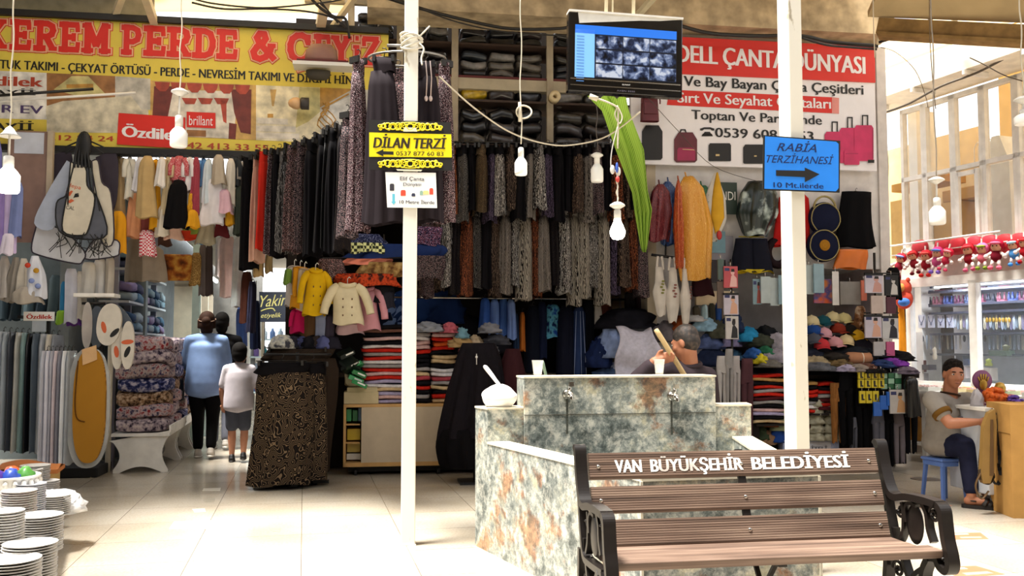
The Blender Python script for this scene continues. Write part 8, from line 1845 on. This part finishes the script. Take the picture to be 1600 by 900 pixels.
# ---- stickers and drain on the floor
FS = [M('#b06a4c',.5,key='sticker_orange'),M('#c98a7c',.5,key='sticker_pink'),M('#cfc2a4',.5,key='sticker_pale')]
for i,(pts,lb) in enumerate(((((1478,833),(1532,832),(1545,842),(1490,843)),'worn orange floor sticker in the middle of the walkway'),(((1466,886),(1525,884),(1570,897),(1498,903)),'worn orange floor sticker nearest the bench arm'),(((1418,789),(1462,786),(1488,790),(1440,794)),'faded brown floor sticker before the blue stool'))):
    q = [UF(*p,.0015) for p in pts]; c = sum(q,Vector())/4; o = T('floor_sticker',lb,'sticker',c,0,'worn stickers on the floor'); l_ = [p - c for p in q]
    b = MB(); b.add([(p.x,p.y,0) for p in l_] + [(p.x,p.y,-.0012) for p in l_],[(0,1,2,3),(7,6,5,4),(0,4,5,1),(1,5,6,2),(2,6,7,3),(3,7,4,0)]); P('sticker',b,FS[0],o)
    b = MB(); m_ = lambda u,v: l_[0].lerp(l_[1],u).lerp(l_[3].lerp(l_[2],u),v)
    b.add([(m_(u,v).x,m_(u,v).y,.0006) for u,v in ((.25,.62),(.85,.62),(.85,.85),(.25,.85))],[(0,1,2,3)],0); b.add([(m_(u,v).x,m_(u,v).y,.0006) for u,v in ((.15,.12),(.6,.12),(.6,.3),(.15,.3))],[(0,1,2,3)],1); P('worn_print',b,[FS[1],FS[2]],o)
o = T('floor_drain','dark round drain cover on the floor before the stall','drain',UF(1447,748,.004),0); b = MB(); b.lathe([(.0,0),(.13,0),(.14,-.003)],24); P('cover',b,M('#5a5048',.6,key='drain_brown'),o)
for i,(pts,col,lb) in enumerate((([(272,815),(332,813),(330,826),(264,826)],'#e2dccf','white square patch on the aisle floor'),([(300,795),(320,794),(322,800),(304,801)],'#b9b2a2','small pale round stain nearest the white patch'),([(318,779),(336,778),(334,784),(320,784)],'#8c8474','small grey scrap on the aisle floor'),([(318,763),(345,762),(344,767),(316,767)],'#c9c3b4','pale worn patch on the floor behind the boy'),([(420,825),(438,825),(437,831),(426,830)],'#8c8474','small dark scrap on the floor before the swirl skirts'))):
    q = [UF(*p,.0015) for p in pts]; c = sum(q,Vector())/4; l_ = [p - c for p in q]; b = MB(); b.add([(p.x,p.y,0) for p in l_] + [(p.x,p.y,-.0012) for p in l_],[(0,1,2,3),(7,6,5,4),(0,4,5,1),(1,5,6,2),(2,6,7,3),(3,7,4,0)])
    one('floor_patch',b,M(col,.5),lb,'floor patch',c)
# ================================================================== PEOPLE
SKIN = M('#b87f62',.55,key='skin',vary=.06,vs=30); SKIN2 = M('#a86e50',.55,key='skin_tan',vary=.06,vs=30)
HAIRK = pat('hair_black','weave','#060504','#14100e',160,.85); HAIRG = pat('hair_grey','mottle','#17120f','#2a231f',30,.6,c='#4a3c34'); HAIRR = pat('hair_brown','weave','#180c06','#341d10',120,.8)
def cap(mb,a,b,r0,r1,n=12):
    a,b = Vector(a),Vector(b); mb.tube([a.lerp(b,i/5) for i in range(6)],[r0 + (r1 - r0)*i/5 for i in range(6)],n); mb.ell(a,r0,12,8); mb.ell(b,r1,12,8)
def limb(mb,pts,rad):
    for i in range(len(pts) - 1): cap(mb,pts[i],pts[i + 1],rad[i],rad[i + 1])
def frame(f,u):
    f = Vector(f).normalized(); u = Vector(u).normalized(); r = f.cross(u).normalized(); u = r.cross(f).normalized(); return f,u,r
def rotm(r,f,u): return Matrix((r,f,u)).transposed()
def head_shapes(mb,c,f,u,k=1.0):
    f,u,r = frame(f,u); m = rotm(r,f,u); E = lambda dr,df,du,s: mb.ell(c + r*dr*k + f*df*k + u*du*k,tuple(x*k for x in s),18,12,rot=m)
    E(0,-.012,.028,(.076,.096,.098)); E(0,.025,-.045,(.058,.064,.066)); E(0,.055,-.088,(.03,.03,.024)); E(0,.05,-.01,(.06,.048,.06))
    E(0,.098,-.022,(.013,.018,.022)); E(0,.092,.004,(.01,.014,.026)); E(.011,.094,-.034,(.011,.012,.009)); E(-.011,.094,-.034,(.011,.012,.009)); E(0,.085,-.062,(.024,.014,.008)); E(0,.083,-.073,(.02,.014,.009))
    for s in (-1,1): E(s*.03,.078,.026,(.026,.018,.01)); E(s*.042,.062,-.025,(.022,.024,.022)); E(s*.077,-.008,-.008,(.01,.022,.034))
    return E
def face_parts(parent,c,f,u,k=1.0,brow=HAIRK):
    f,u,r = frame(f,u); m = rotm(r,f,u); V = lambda a,b,d: c + r*a*k + f*b*k + u*d*k
    for s in (-1,1):
        b = MB(); b.ell(V(s*.03,.083,.006),tuple(x*k for x in (.014,.011,.0085)),12,8,rot=m); b.ell(V(s*.03,.0915,.006),tuple(x*k for x in (.0065,.004,.0065)),10,6,1,rot=m); P('eye',b,[M('#cfc4ba',.3,key='eye_white',vary=0),M('#1c100a',.2,key='iris',vary=0)],parent)
        b = MB(); b.ell(V(s*.031,.094,.027),tuple(x*k for x in (.02,.006,.0045)),10,6,rot=m); P('eyebrow',b,brow,parent)
    b = MB(); b.ell(V(0,.0965,-.066),tuple(x*k for x in (.02,.004,.0035)),10,6,rot=m); P('lips',b,M('#7a4438',.6,key='lip',vary=0),parent)
def hair_short(parent,c,f,u,k=1.0,mat=HAIRK,full=1.0,thin=False,long=0):
    f,u,r = frame(f,u); m = rotm(r,f,u); b = MB(); E = lambda dr,df,du,s: b.ell(c + r*dr*k + f*df*k + u*du*k,tuple(x*k for x in s),20,12,rot=m)
    E(0,-.02,.046,(.082,.098*full,.09)); E(0,-.04,.005,(.079,.078,.085)); 
    for s in (-1,1): E(s*.064,-.03,.03,(.016,.05,.045))
    if not thin: E(0,.036,.1,(.058,.045,.028))
    if long: E(0,-.055,-.05,(.066,.05,.07))
    P('hair',fuse(b,.007*k,4),mat,parent)
def hand(mb,w,fwd,side,k=1.0,curl=.6,up=None):
    """palm and five fingers growing from wrist w along fwd; side = towards the thumb"""
    fwd = Vector(fwd).normalized(); side = Vector(side); side = (side - fwd*side.dot(fwd)).normalized(); dn = fwd.cross(side).normalized()
    if up is not None and dn.dot(Vector(up)) > 0: dn = -dn
    for i in range(5): t = i/4; mb.ell(w + fwd*.045*k + side*(t - .5)*.058*k,(.03*k,)*3 if False else (.017*k,.017*k,.017*k),10,6)
    cap(mb,w,w + fwd*.06*k,.022*k,.03*k); 
    for i,ln in enumerate((.9,1.05,1.0,.8)):
        b0 = w + fwd*.078*k + side*(.03 - i*.02)*k; l = .03*ln*k; d1 = (fwd + dn*curl*.6).normalized(); d2 = (fwd + dn*curl*1.8).normalized(); d3 = (fwd*.6 + dn*curl*2.4).normalized()
        p1 = b0 + d1*l*1.2; p2 = p1 + d2*l; p3 = p2 + d3*l*.7; limb(mb,[w + fwd*.05*k + side*(.026 - i*.018)*k,b0,p1,p2,p3],[.012*k,.0105*k,.0095*k,.0085*k,.0075*k])
    t0 = w + fwd*.03*k + side*.028*k; d = (fwd*.7 + side*.8 + dn*.25).normalized(); t1 = t0 + d*.035*k; t2 = t1 + (fwd + side*.2 + dn*.5).normalized()*.028*k; limb(mb,[w + fwd*.015*k + side*.01*k,t0,t1,t2],[.016*k,.013*k,.011*k,.009*k])
def person(label,loc): return T('person',label,'person',loc)
def relm(v,o): return Vector(v) - o.location

# ---- man on the blue stool, at the right
Yb = 7.72
def q(px,py,Y=Yb): return U(px,py,Y)
st_p = UF(1476,768); st_p = Vector((q(1474,715,7.75).x,7.75,0))
def stool(label,p,rz,mat,h=.36):
    o = T('plastic_stool',label,'stool',p,rz); b = MB(); b.box((0,0,h - .0125),(.25,.25,.025)); P('seat',b,mat,o,bev=.01)
    b = MB(); b.box((0,0,h - .045),(.225,.225,.04)); P('apron',b,mat,o,bev=.006)
    for sx in (-1,1):
        for sy in (-1,1):
            b = MB(); t_,bb_ = .098,.122; w_ = .03
            vs = [(sx*(t_ + a*w_*.6),sy*(t_ + c*w_*.6),h - .05) for a,c in ((-1,-1),(.5,-1),(.5,.5),(-1,.5))] + [(sx*(bb_ + a*w_*.5),sy*(bb_ + c*w_*.5),0) for a,c in ((-1,-1),(.5,-1),(.5,.5),(-1,.5))]
            b.add(vs,[(0,1,2,3),(7,6,5,4),(0,4,5,1),(1,5,6,2),(2,6,7,3),(3,7,4,0)]); P('leg',b,mat,o)
    return o
STB = M('#5f7fc4',.4,key='stool_blue',vary=.04)
stool('blue plastic stool under the seated man',st_p,.3,STB)
seat_z = .36
man = person('seated man in a grey tee with brown cuffs, navy trousers and dark sandals',st_p)
hip = Vector((st_p.x,st_p.y,seat_z + .115))
chest = q(1476,644,7.74); neck = q(1484,613,7.74); hc_ = q(1490,585,7.7)
hf,hu = Vector((-.12,-1,-.06)),Vector((.06,-.03,1))
shN,shF = q(1456,625,7.56),q(1512,626,7.9); elN,elF = q(1484,662,7.42),q(1520,660,7.8); wrN,wrF = q(1527,659,7.34),q(1536,652,7.62)
kneeN,kneeF = Vector((q(1512,694,7.5).x,7.5,.47)),Vector((q(1538,694,7.72).x,7.74,.48)); hN,hF = hip + Vector((.01,-.1,0)),hip + Vector((.03,.1,0))
anN = Vector((q(1517,752,7.42).x,7.42,.095)); anF = Vector((q(1552,752,7.7).x,7.78,.095))
R_ = lambda v: relm(v,man)
body = MB(); head_shapes(body,R_(hc_),hf,hu,.98)
limb(body,[R_(neck - Vector((0,0,.05))),R_(hc_ + Vector((-.01,.03,-.06)))],[.062,.056])
torso_ax = (chest - hip)
for t,rx in ((0,.155),(.25,.15),(.5,.148),(.75,.15),(1.0,.148)): body.ell(R_(hip + torso_ax*t),(rx*.8,rx*.92,.12),16,10)
limb(body,[R_(shN),R_(chest + Vector((0,0,.05))),R_(shF)],[.062,.1,.062])
for sh,el,wr in ((shN,elN,wrN),(shF,elF,wrF)): limb(body,[R_(sh),R_(sh.lerp(el,.5)),R_(el),R_(el.lerp(wr,.3)),R_(wr)],[.056,.05,.043,.045,.028])
for h_,kn,an in ((hN,kneeN,anN),(hF,kneeF,anF)):
    limb(body,[R_(h_),R_(h_.lerp(kn,.5)),R_(kn),R_(kn.lerp(an,.35)),R_(an)],[.09,.08,.06,.058,.037]); ft_ = an + Vector((.13,-.07,-.055)); limb(body,[R_(an + Vector((-.02,.01,-.04))),R_(an.lerp(ft_,.5) + Vector((0,0,-.015))),R_(ft_)],[.036,.034,.022])
    for i in range(5): body.ell(R_(ft_ + Vector((.012,-.006,-.004)) + Vector((.07,.13,0)).normalized()*(i - 2)*.016),(.014,.012,.011),8,6)
hand(body,R_(wrN),Vector((.9,-.1,-.15)),(0,-.3,1),1,.5); hand(body,R_(wrF),Vector((.9,-.25,-.2)),(0,-.2,1),1,.5)
P('body',fuse(body,.0085,4),SKIN2,man)
face_parts(man,R_(hc_),hf,hu,.98); hair_short(man,R_(hc_),hf,hu,.98,pat('hair_short_grey','mottle','#0b0908','#1a1512',60,.85,c='#2c2622'))
TEE = M('#8d867e',.85,key='tee_grey'); CUF = M('#6a4a1c',.85,key='cuff_brown')
sh_ = MB()
for t,rx in ((-.04,.192),(.1,.19),(.25,.18),(.5,.165),(.75,.166),(.95,.16)): sh_.ell(R_(hip + torso_ax*t),(rx*.86,rx*.98,.11),18,10)
limb(sh_,[R_(shN),R_(chest + Vector((0,0,.045))),R_(shF)],[.075,.112,.075])
for sh,el in ((shN,elN),(shF,elF)): limb(sh_,[R_(sh),R_(sh.lerp(el,.55))],[.076,.07])
P('tee_shirt',fuse(sh_,.01,5),TEE,man)
for sh,el in ((shN,elN),(shF,elF)):
    b = MB(); b.tube([R_(sh.lerp(el,.5)),R_(sh.lerp(el,.66))],[.0775,.0765],18); P('cuff',b,CUF,man)
b = MB(); b.tube([R_(neck + Vector((.072*math.cos(a) + .005,.066*math.sin(a),-.012 + .014*math.cos(a)*-1))) for a in [2*PI*i/20 for i in range(20)]],.009,8,closed=True); P('collar',b,M('#3a281c',.8,key='collar_dark'),man)
b = MB(); b.ell(R_(chest + Vector((.06,-.155,-.03))),(.028,.012,.006),10,6); P('chest_print',b,M('#5a5a66',.7,key='tee_print'),man)
tr_ = MB(); tr_.ell(R_(hip - Vector((0,0,.02))),(.15,.16,.1),18,10)
for h_,kn,an in ((hN,kneeN,anN),(hF,kneeF,anF)): limb(tr_,[R_(h_),R_(h_.lerp(kn,.5)),R_(kn),R_(kn.lerp(an,.45)),R_(kn.lerp(an,.86))],[.105,.098,.078,.07,.056])
P('trousers',fuse(tr_,.01,5),M('#1f2136',.85,key='trouser_navy',vary=.25,vs=14),man)
SAN = M('#1d1613',.7,key='sandal')
for an in (anN,anF):
    d = Vector((.88,-.47,0)); s_ = Vector((.47,.88,0)); c = R_(an + d*.05); b = MB()
    sole = [(c + d*x + s_*y).xy for x,y in ((-.11,-.03),(-.02,-.045),(.1,-.05),(.135,-.02),(.135,.025),(.1,.05),(-.02,.04),(-.11,.03),(-.125,0))]; b.prism([tuple(v) for v in sole],.0,.028,'z'); P('sandal_sole',b,SAN,man,bev=.004)
    for dx in (.035,.075):
        b = MB(); pts = [c + d*(dx + .01*i) + s_*(-.05 + .1*i/6) + Vector((0,0,(.028 + .05*math.sin(PI*i/6)) - c.z)) for i in range(7)]; b.tube(pts,.02,8,flat=.35); P('sandal_strap',b,SAN,man)
    b = MB(); pts = [c + d*(-.02 - .05*math.sin(PI*i/8)) + s_*(-.045 + .09*i/8) + Vector((0,0,.06 - c.z)) for i in range(9)]; b.tube(pts,.012,8,flat=.5); P('heel_strap',b,SAN,man)

# ---- three people walking away down the aisle
def walker(label,px,pfeet,Y,H,hipw,shw,foot_px,tunic=False,arm='down',k=1.0,parts=None):
    """upright walker seen from behind; fwd is down the aisle"""
    base = Vector((U(px,pfeet,Y).x,Y,0)); o = person(label,base); f = Vector((AD.x,AD.y,0)); r = Vector((AD.y,-AD.x,0)); u = Vector((0,0,1))
    return o,f,r,u
f_,r_v,u_ = AD.copy(),Vector((AD.y,-AD.x,0)),Vector((0,0,1))
def build_walker(label,base,H,step,hf,shirt,trous,shoes,hairfn,skin,sh_w,belly,hem,sleeve,tro_len,arms,kH=1.0,fat=1.0):
    o = person(label,base); V = lambda a,b,c: r_v*a + f_*b + u_*c
    hcz = H - .125*kH; sz = H*.815; hz_ = H*.51; kz_ = H*.275
    kD = max(kH,.94); hc = V(.0,.03,hcz); b = MB(); head_shapes(b,hc,hf,u_,kD)
    limb(b,[V(0,.0,sz - .01),V(0,.02,hcz - .07*kH)],[.055*kH,.048*kH])
    for z,w_,d_ in ((hz_,.16,.125),(H*.58,.15,.12),(H*.66,.14,.115),(H*.74,.155,.115)): b.ell(V(0,0,z),(w_*fat*sh_w/.2,d_*fat*sh_w/.2,H*.075),16,10,rot=rotm(r_v,f_,u_))
    limb(b,[V(-sh_w,0,sz - .02),V(0,0,sz - .02),V(sh_w,0,sz - .02)],[.05*kH,.075*kH,.05*kH])
    feet = []
    for s,st in ((-1,step),(1,-step)):
        hipj = V(s*.085*kH*fat,0,hz_); kn = V(s*.085*kH,.5*st + .03,kz_); an = V(s*.08*kH,st,.09*kH + (.03 if st < 0 else 0)); limb(b,[hipj,hipj.lerp(kn,.5),kn,kn.lerp(an,.35),an],[.085*kH*fat,.075*kH*fat,.055*kH,.056*kH,.036*kH]); limb(b,[an + V(0,-.03*kH,-.045*kH),an + V(0,.12*kH,-.06*kH)],[.034*kH,.026*kH]); feet.append((hipj,kn,an))
    aj = []
    for s,(el,wr) in zip((-1,1),arms):
        sh = V(s*sh_w,0,sz - .03); e,w = V(*el),V(*wr); limb(b,[sh,sh.lerp(e,.5),e,e.lerp(w,.3),w],[.047*kH,.042*kH,.036*kH,.037*kH,.025*kH]); hand(b,w,(w - e),-r_v*s + f_,kH,.45); aj.append((sh,e,w))
    P('body',fuse(b,.0085 if kH > .9 else .007,4),skin,o)
    face_parts(o,hc,hf,u_,kD); hairfn(o,hc)
    c = MB()
    for (z,w_,d_),(z2,w2,d2) in zip(belly,belly[1:] + belly[-1:]):
        for t in (0,.25,.5,.75): c.ell(V(0,0,z + (z2 - z)*t),(w_ + (w2 - w_)*t,d_ + (d2 - d_)*t,H*.05),20,10,rot=rotm(r_v,f_,u_))
    limb(c,[V(-sh_w,0,sz - .02),V(0,0,sz - .01),V(sh_w,0,sz - .02)],[.062*kH,.088*kH,.062*kH])
    for sh,e,w in aj:
        if sleeve <= 1: limb(c,[sh,sh.lerp(e,sleeve)],[.062*kH,.06*kH])
        else: limb(c,[sh,e,e.lerp(w,sleeve - 1)],[.064*kH,.055*kH,.046*kH])
    P('shirt',fuse(c,.012,14),shirt,o)
    c = MB(); c.ell(V(0,0,hz_),(.17*kH*fat,.14*kH*fat,.1*kH),16,10,rot=rotm(r_v,f_,u_))
    for h_,kn,an in feet:
        if tro_len <= .5: limb(c,[h_,h_.lerp(kn,tro_len*2)],[.1*kH*fat,.09*kH])
        else: limb(c,[h_,h_.lerp(kn,.5),kn,kn.lerp(an,(tro_len - .5)*2)],[.1*kH*fat,.09*kH*fat,.072*kH,.058*kH])
    P('trousers',fuse(c,.01,5),trous,o)
    for h_,kn,an in feet:
        c = MB(); a0_ = an + V(0,-.035*kH,-.05*kH); a0_.z = max(a0_.z,.04*kH); limb(c,[a0_,a0_ + V(0,.08*kH,-.004),a0_ + V(0,.17*kH,-.008)],[.043*kH,.044*kH,.034*kH]); c.ell(an + V(0,-.02*kH,-.02*kH),(.042*kH,)*3,12,8); sl = MB(); sl.ell(a0_ + V(0,.07*kH,-.028*kH),(.046*kH,.14*kH,.018*kH),16,8,rot=rotm(r_v,f_,u_)); P('shoe',fuse(c,.007,3),shoes[0],o); P('shoe_sole',sl,shoes[1],o)
    return o
def woman_hair(o,hc):
    b = MB(); m = rotm(r_v,f_,u_)
    b.ell(hc + f_*-.02 + u_*.035,(.092,.104,.1),20,12,rot=m); b.ell(hc + f_*-.06 + u_*-.03,(.08,.07,.09),20,12,rot=m); b.ell(hc + f_*-.03 + u_*-.085,(.07,.06,.07),16,10,rot=m); b.ell(hc + f_*-.12 + u_*.01,(.05,.045,.05),14,10,rot=m); b.ell(hc + f_*-.015 + u_*-.02,(.1,.06,.07),16,10,rot=m)
    for i in range(9): b.tube([hc + r_v*(.09*math.cos(i*.39)) + f_*(-.05 - .03*math.sin(i*.39)) + u_*(.03 - .1*k) for k in (0,.5,1)],.014,6)
    P('hair',fuse(b,.008,3),HAIRR,o)
    b = MB(); b.tube([hc + r_v*.096*math.cos(a) + f_*(-.02 + .108*math.sin(a)) + u_*(.035 + .03*math.sin(a)) for a in [2*PI*i/22 for i in range(22)]],.004,6,closed=True); P('hair_band',b,M('#8a6c58',.6,key='hair_band'),o)
wb = UF(319,716); H_ = 1.67
woman = build_walker('woman from behind in a pale blue tunic and black trousers walking down the aisle',wb,H_,.11,f_,M('#7f98c4',.85,key='tunic_blue',vary=.14,vs=8),BLKCLOTH,(M('#b5aca0',.7,key='shoe_grey'),M('#d6d0c6',.6,key='sole_white')),woman_hair,SKIN,.185,
    [(.76,.23,.17),(.86,.235,.18),(.96,.225,.175),(1.06,.215,.165),(1.16,.205,.15),(1.26,.2,.14)],.6,1.75,.94,(((-.235,.03,1.1),(-.2,.2,.98)),((.235,.03,1.1),(.2,.2,.98))),1.0,1.1)
hb_o = T('handbag','black handbag with a patterned strap carried at the woman\'s side','bag',wb + r_v*-.36 + f_*.04 + u_*.66,0)
b = MB(); b.grid(lambda a,v: (.125*(1 - .12*v)*math.copysign(abs(math.cos(2*PI*a)) ** .5,math.cos(2*PI*a)),.07*math.copysign(abs(math.sin(2*PI*a)) ** .5,math.sin(2*PI*a)),.24*v),24,8,True); b.f += [tuple(range(23,-1,-1)),tuple(range(24*8,24*9))]; b.m += [0,0]; b.sm += [False,False]; P('bag_body',b,M('#0d0b0c',.45,key='bag_black'),hb_o)
b = MB(); b.tube(smooth_path([(-.06,0,.23),(.0,0,.38),(.12,.02,.46),(.16,.03,.36),(.1,0,.23)]),.016,6,flat=.5); P('strap',b,pat('strap_pattern','dots','#2a1a1c','#a08a84',50),hb_o)
def short_hair(mat,k,lg=0):
    return lambda o,hc: hair_short(o,hc,f_,u_,k,mat,1.0,False,lg)
mb_ = UF(343,702)
build_walker('dark haired person in black top and grey trousers walking ahead of the woman',mb_,1.68,.1,f_,BLKCLOTH,M('#6d6f7a',.85,key='trouser_grey'),(M('#b8b0a6',.7,key='shoe_beige'),M('#d6d0c6',.6,key='sole_white')),short_hair(HAIRK,1.1,1),SKIN2,.19,
    [(.86,.18,.14),(.96,.18,.14),(1.06,.185,.14),(1.18,.195,.14),(1.28,.19,.13)],.7,1.9,.95,(((-.25,.02,1.1),(-.24,.16,.9)),((.25,.02,1.1),(.24,.16,.9))))
bb_p = UF(371,722)
build_walker('boy from behind in a white tee, grey shorts and black sandals beside the woman',bb_p,1.28,.05,(f_ + r_v*.45).normalized(),M('#c4bcc2',.85,key='tee_white'),M('#4c4e58',.85,key='shorts_grey'),(BLACK,M('#2a2624',.7,key='sole_dark')),short_hair(HAIRK,1.04),SKIN,.135,
    [(.6,.165,.125),(.68,.165,.125),(.76,.16,.12),(.84,.155,.115),(.92,.155,.11),(.98,.145,.1)],.5,.75,.42,(((-.185,.03,.79),(-.18,.14,.64)),((.2,.0,.8),(.23,.1,.62))),.8,1.0)

# ---- man sitting behind the fountain with a wooden stick
sp_ = Vector((U(1080,640,6.98).x,6.98,0)); stool('low blue stool hidden behind the fountain under the man',sp_,.2,STB,.42)
m2 = person('man in a dark plum shirt seated behind the fountain, hand raised to a stick',sp_); R2 = lambda v: relm(v,m2)
def q2(px,py,Y=6.95): return U(px,py,Y)
hip = sp_ + Vector((0,0,.53)); chest = q2(1074,602,6.93); neck = q2(1077,566,6.92); hc = q2(1070,536,6.88); hf = Vector((-.78,.5,-.28)); hu = Vector((-.1,.1,1))
shL,shR = q2(1044,576,6.88),q2(1104,590,7.0); elL = q2(996,594,6.72); wrL = q2(1022,564,6.66); elR,wrR = q2(1117,680,7.08),q2(1090,700,7.22)
body = MB(); head_shapes(body,R2(hc),hf,hu,1.0); limb(body,[R2(neck - Vector((0,0,.05))),R2(hc + Vector((.02,-.01,-.06)))],[.07,.066])
ax = chest - hip
for t,rx in ((0,.16),(.3,.155),(.6,.15),(.9,.15)): body.ell(R2(hip + ax*t),(rx,rx*.85,.13),16,10)
limb(body,[R2(shL),R2(chest + Vector((0,0,.06))),R2(shR)],[.065,.11,.065])
for a_,b_,c__ in ((shL,elL,wrL),(shR,elR,wrR)): limb(body,[R2(a_),R2(a_.lerp(b_,.5)),R2(b_),R2(b_.lerp(c__,.3)),R2(c__)],[.056,.05,.044,.045,.03])
for s in (-1,1): kn = hip + Vector((s*.12,.42,-.03)); an = kn + Vector((0,.06,-.42)); an.z = .09; limb(body,[R2(hip + Vector((s*.09,.02,0))),R2(kn),R2(an)],[.09,.06,.04]); limb(body,[R2(an + Vector((0,-.02,-.045))),R2(an + Vector((0,.14,-.055)))],[.038,.03])
hand(body,R2(wrL),Vector((.9,-.12,.25)),(.1,-.1,1),1.05,.7); hand(body,R2(wrR),Vector((-.5,.8,0)),(0,0,1),1,.5)
P('body',fuse(body,.0085,4),SKIN2,m2); face_parts(m2,R2(hc),hf,hu,1.0); hair_short(m2,R2(hc),hf,hu,1.02,HAIRG,thin=True)
PLM = M('#3c3338',.9,key='shirt_plum',vary=.2,vs=14); c = MB()
for t,rx in ((-.1,.18),(.2,.185),(.5,.185),(.8,.18),(1.0,.165)): c.ell(R2(hip + ax*t),(rx,rx*.88,.13),18,10)
limb(c,[R2(shL),R2(chest + Vector((0,0,.055))),R2(shR)],[.082,.125,.085]); limb(c,[R2(shL),R2(elL),R2(elL.lerp(wrL,.72))],[.08,.07,.052]); limb(c,[R2(shR),R2(elR),R2(elR.lerp(wrR,.8))],[.085,.066,.05]); P('shirt',fuse(c,.01,5),PLM,m2)
b = MB(); b.tube([R2(neck + Vector((.08*math.cos(a),.075*math.sin(a),-.01 + .02*math.sin(a)))) for a in [2*PI*i/20 for i in range(20)]],.018,8,closed=True); P('collar',b,PLM,m2)
c = MB(); c.ell(R2(hip),(.17,.16,.11),16,10)
for s in (-1,1): kn = hip + Vector((s*.12,.42,-.03)); an = kn + Vector((0,.06,-.42)); an.z = .16; limb(c,[R2(hip + Vector((s*.09,.02,0))),R2(kn),R2(an)],[.1,.078,.06])
P('trousers',fuse(c,.01,4),M('#20222c',.9,key='trouser_dark'),m2)
for s in (-1,1):
    b = MB(); x = hip + Vector((s*.12,.52,0)); x.z = .045; b.ell(R2(x),(.05,.14,.045),14,8); P('shoe',b,BLACK,m2)
wtop = q2(1025,515,6.56); wbot = q2(1104,642,6.78); d = (wbot - wtop); t_ = -wtop.z/d.z if d.z else 1; end = wtop + d*(wtop.z - .02)/(wtop.z - wbot.z)
sk = T('broom','pale wooden broom stick held by the man behind the fountain','broom',end,0)
b = MB(); b.tube([wtop - end,wtop - end + (end - wtop)*.02,(wtop - end)*.04],[.016,.0185,.0185],12); P('handle',b,M('#c6ab7c',.6,key='stick_wood',vary=.15,vs=6),sk); b = MB(); b.box((0,.0,.02),(.3,.06,.04)); P('brush_head',b,M('#4a6a9c',.6,key='brush_blue'),sk)
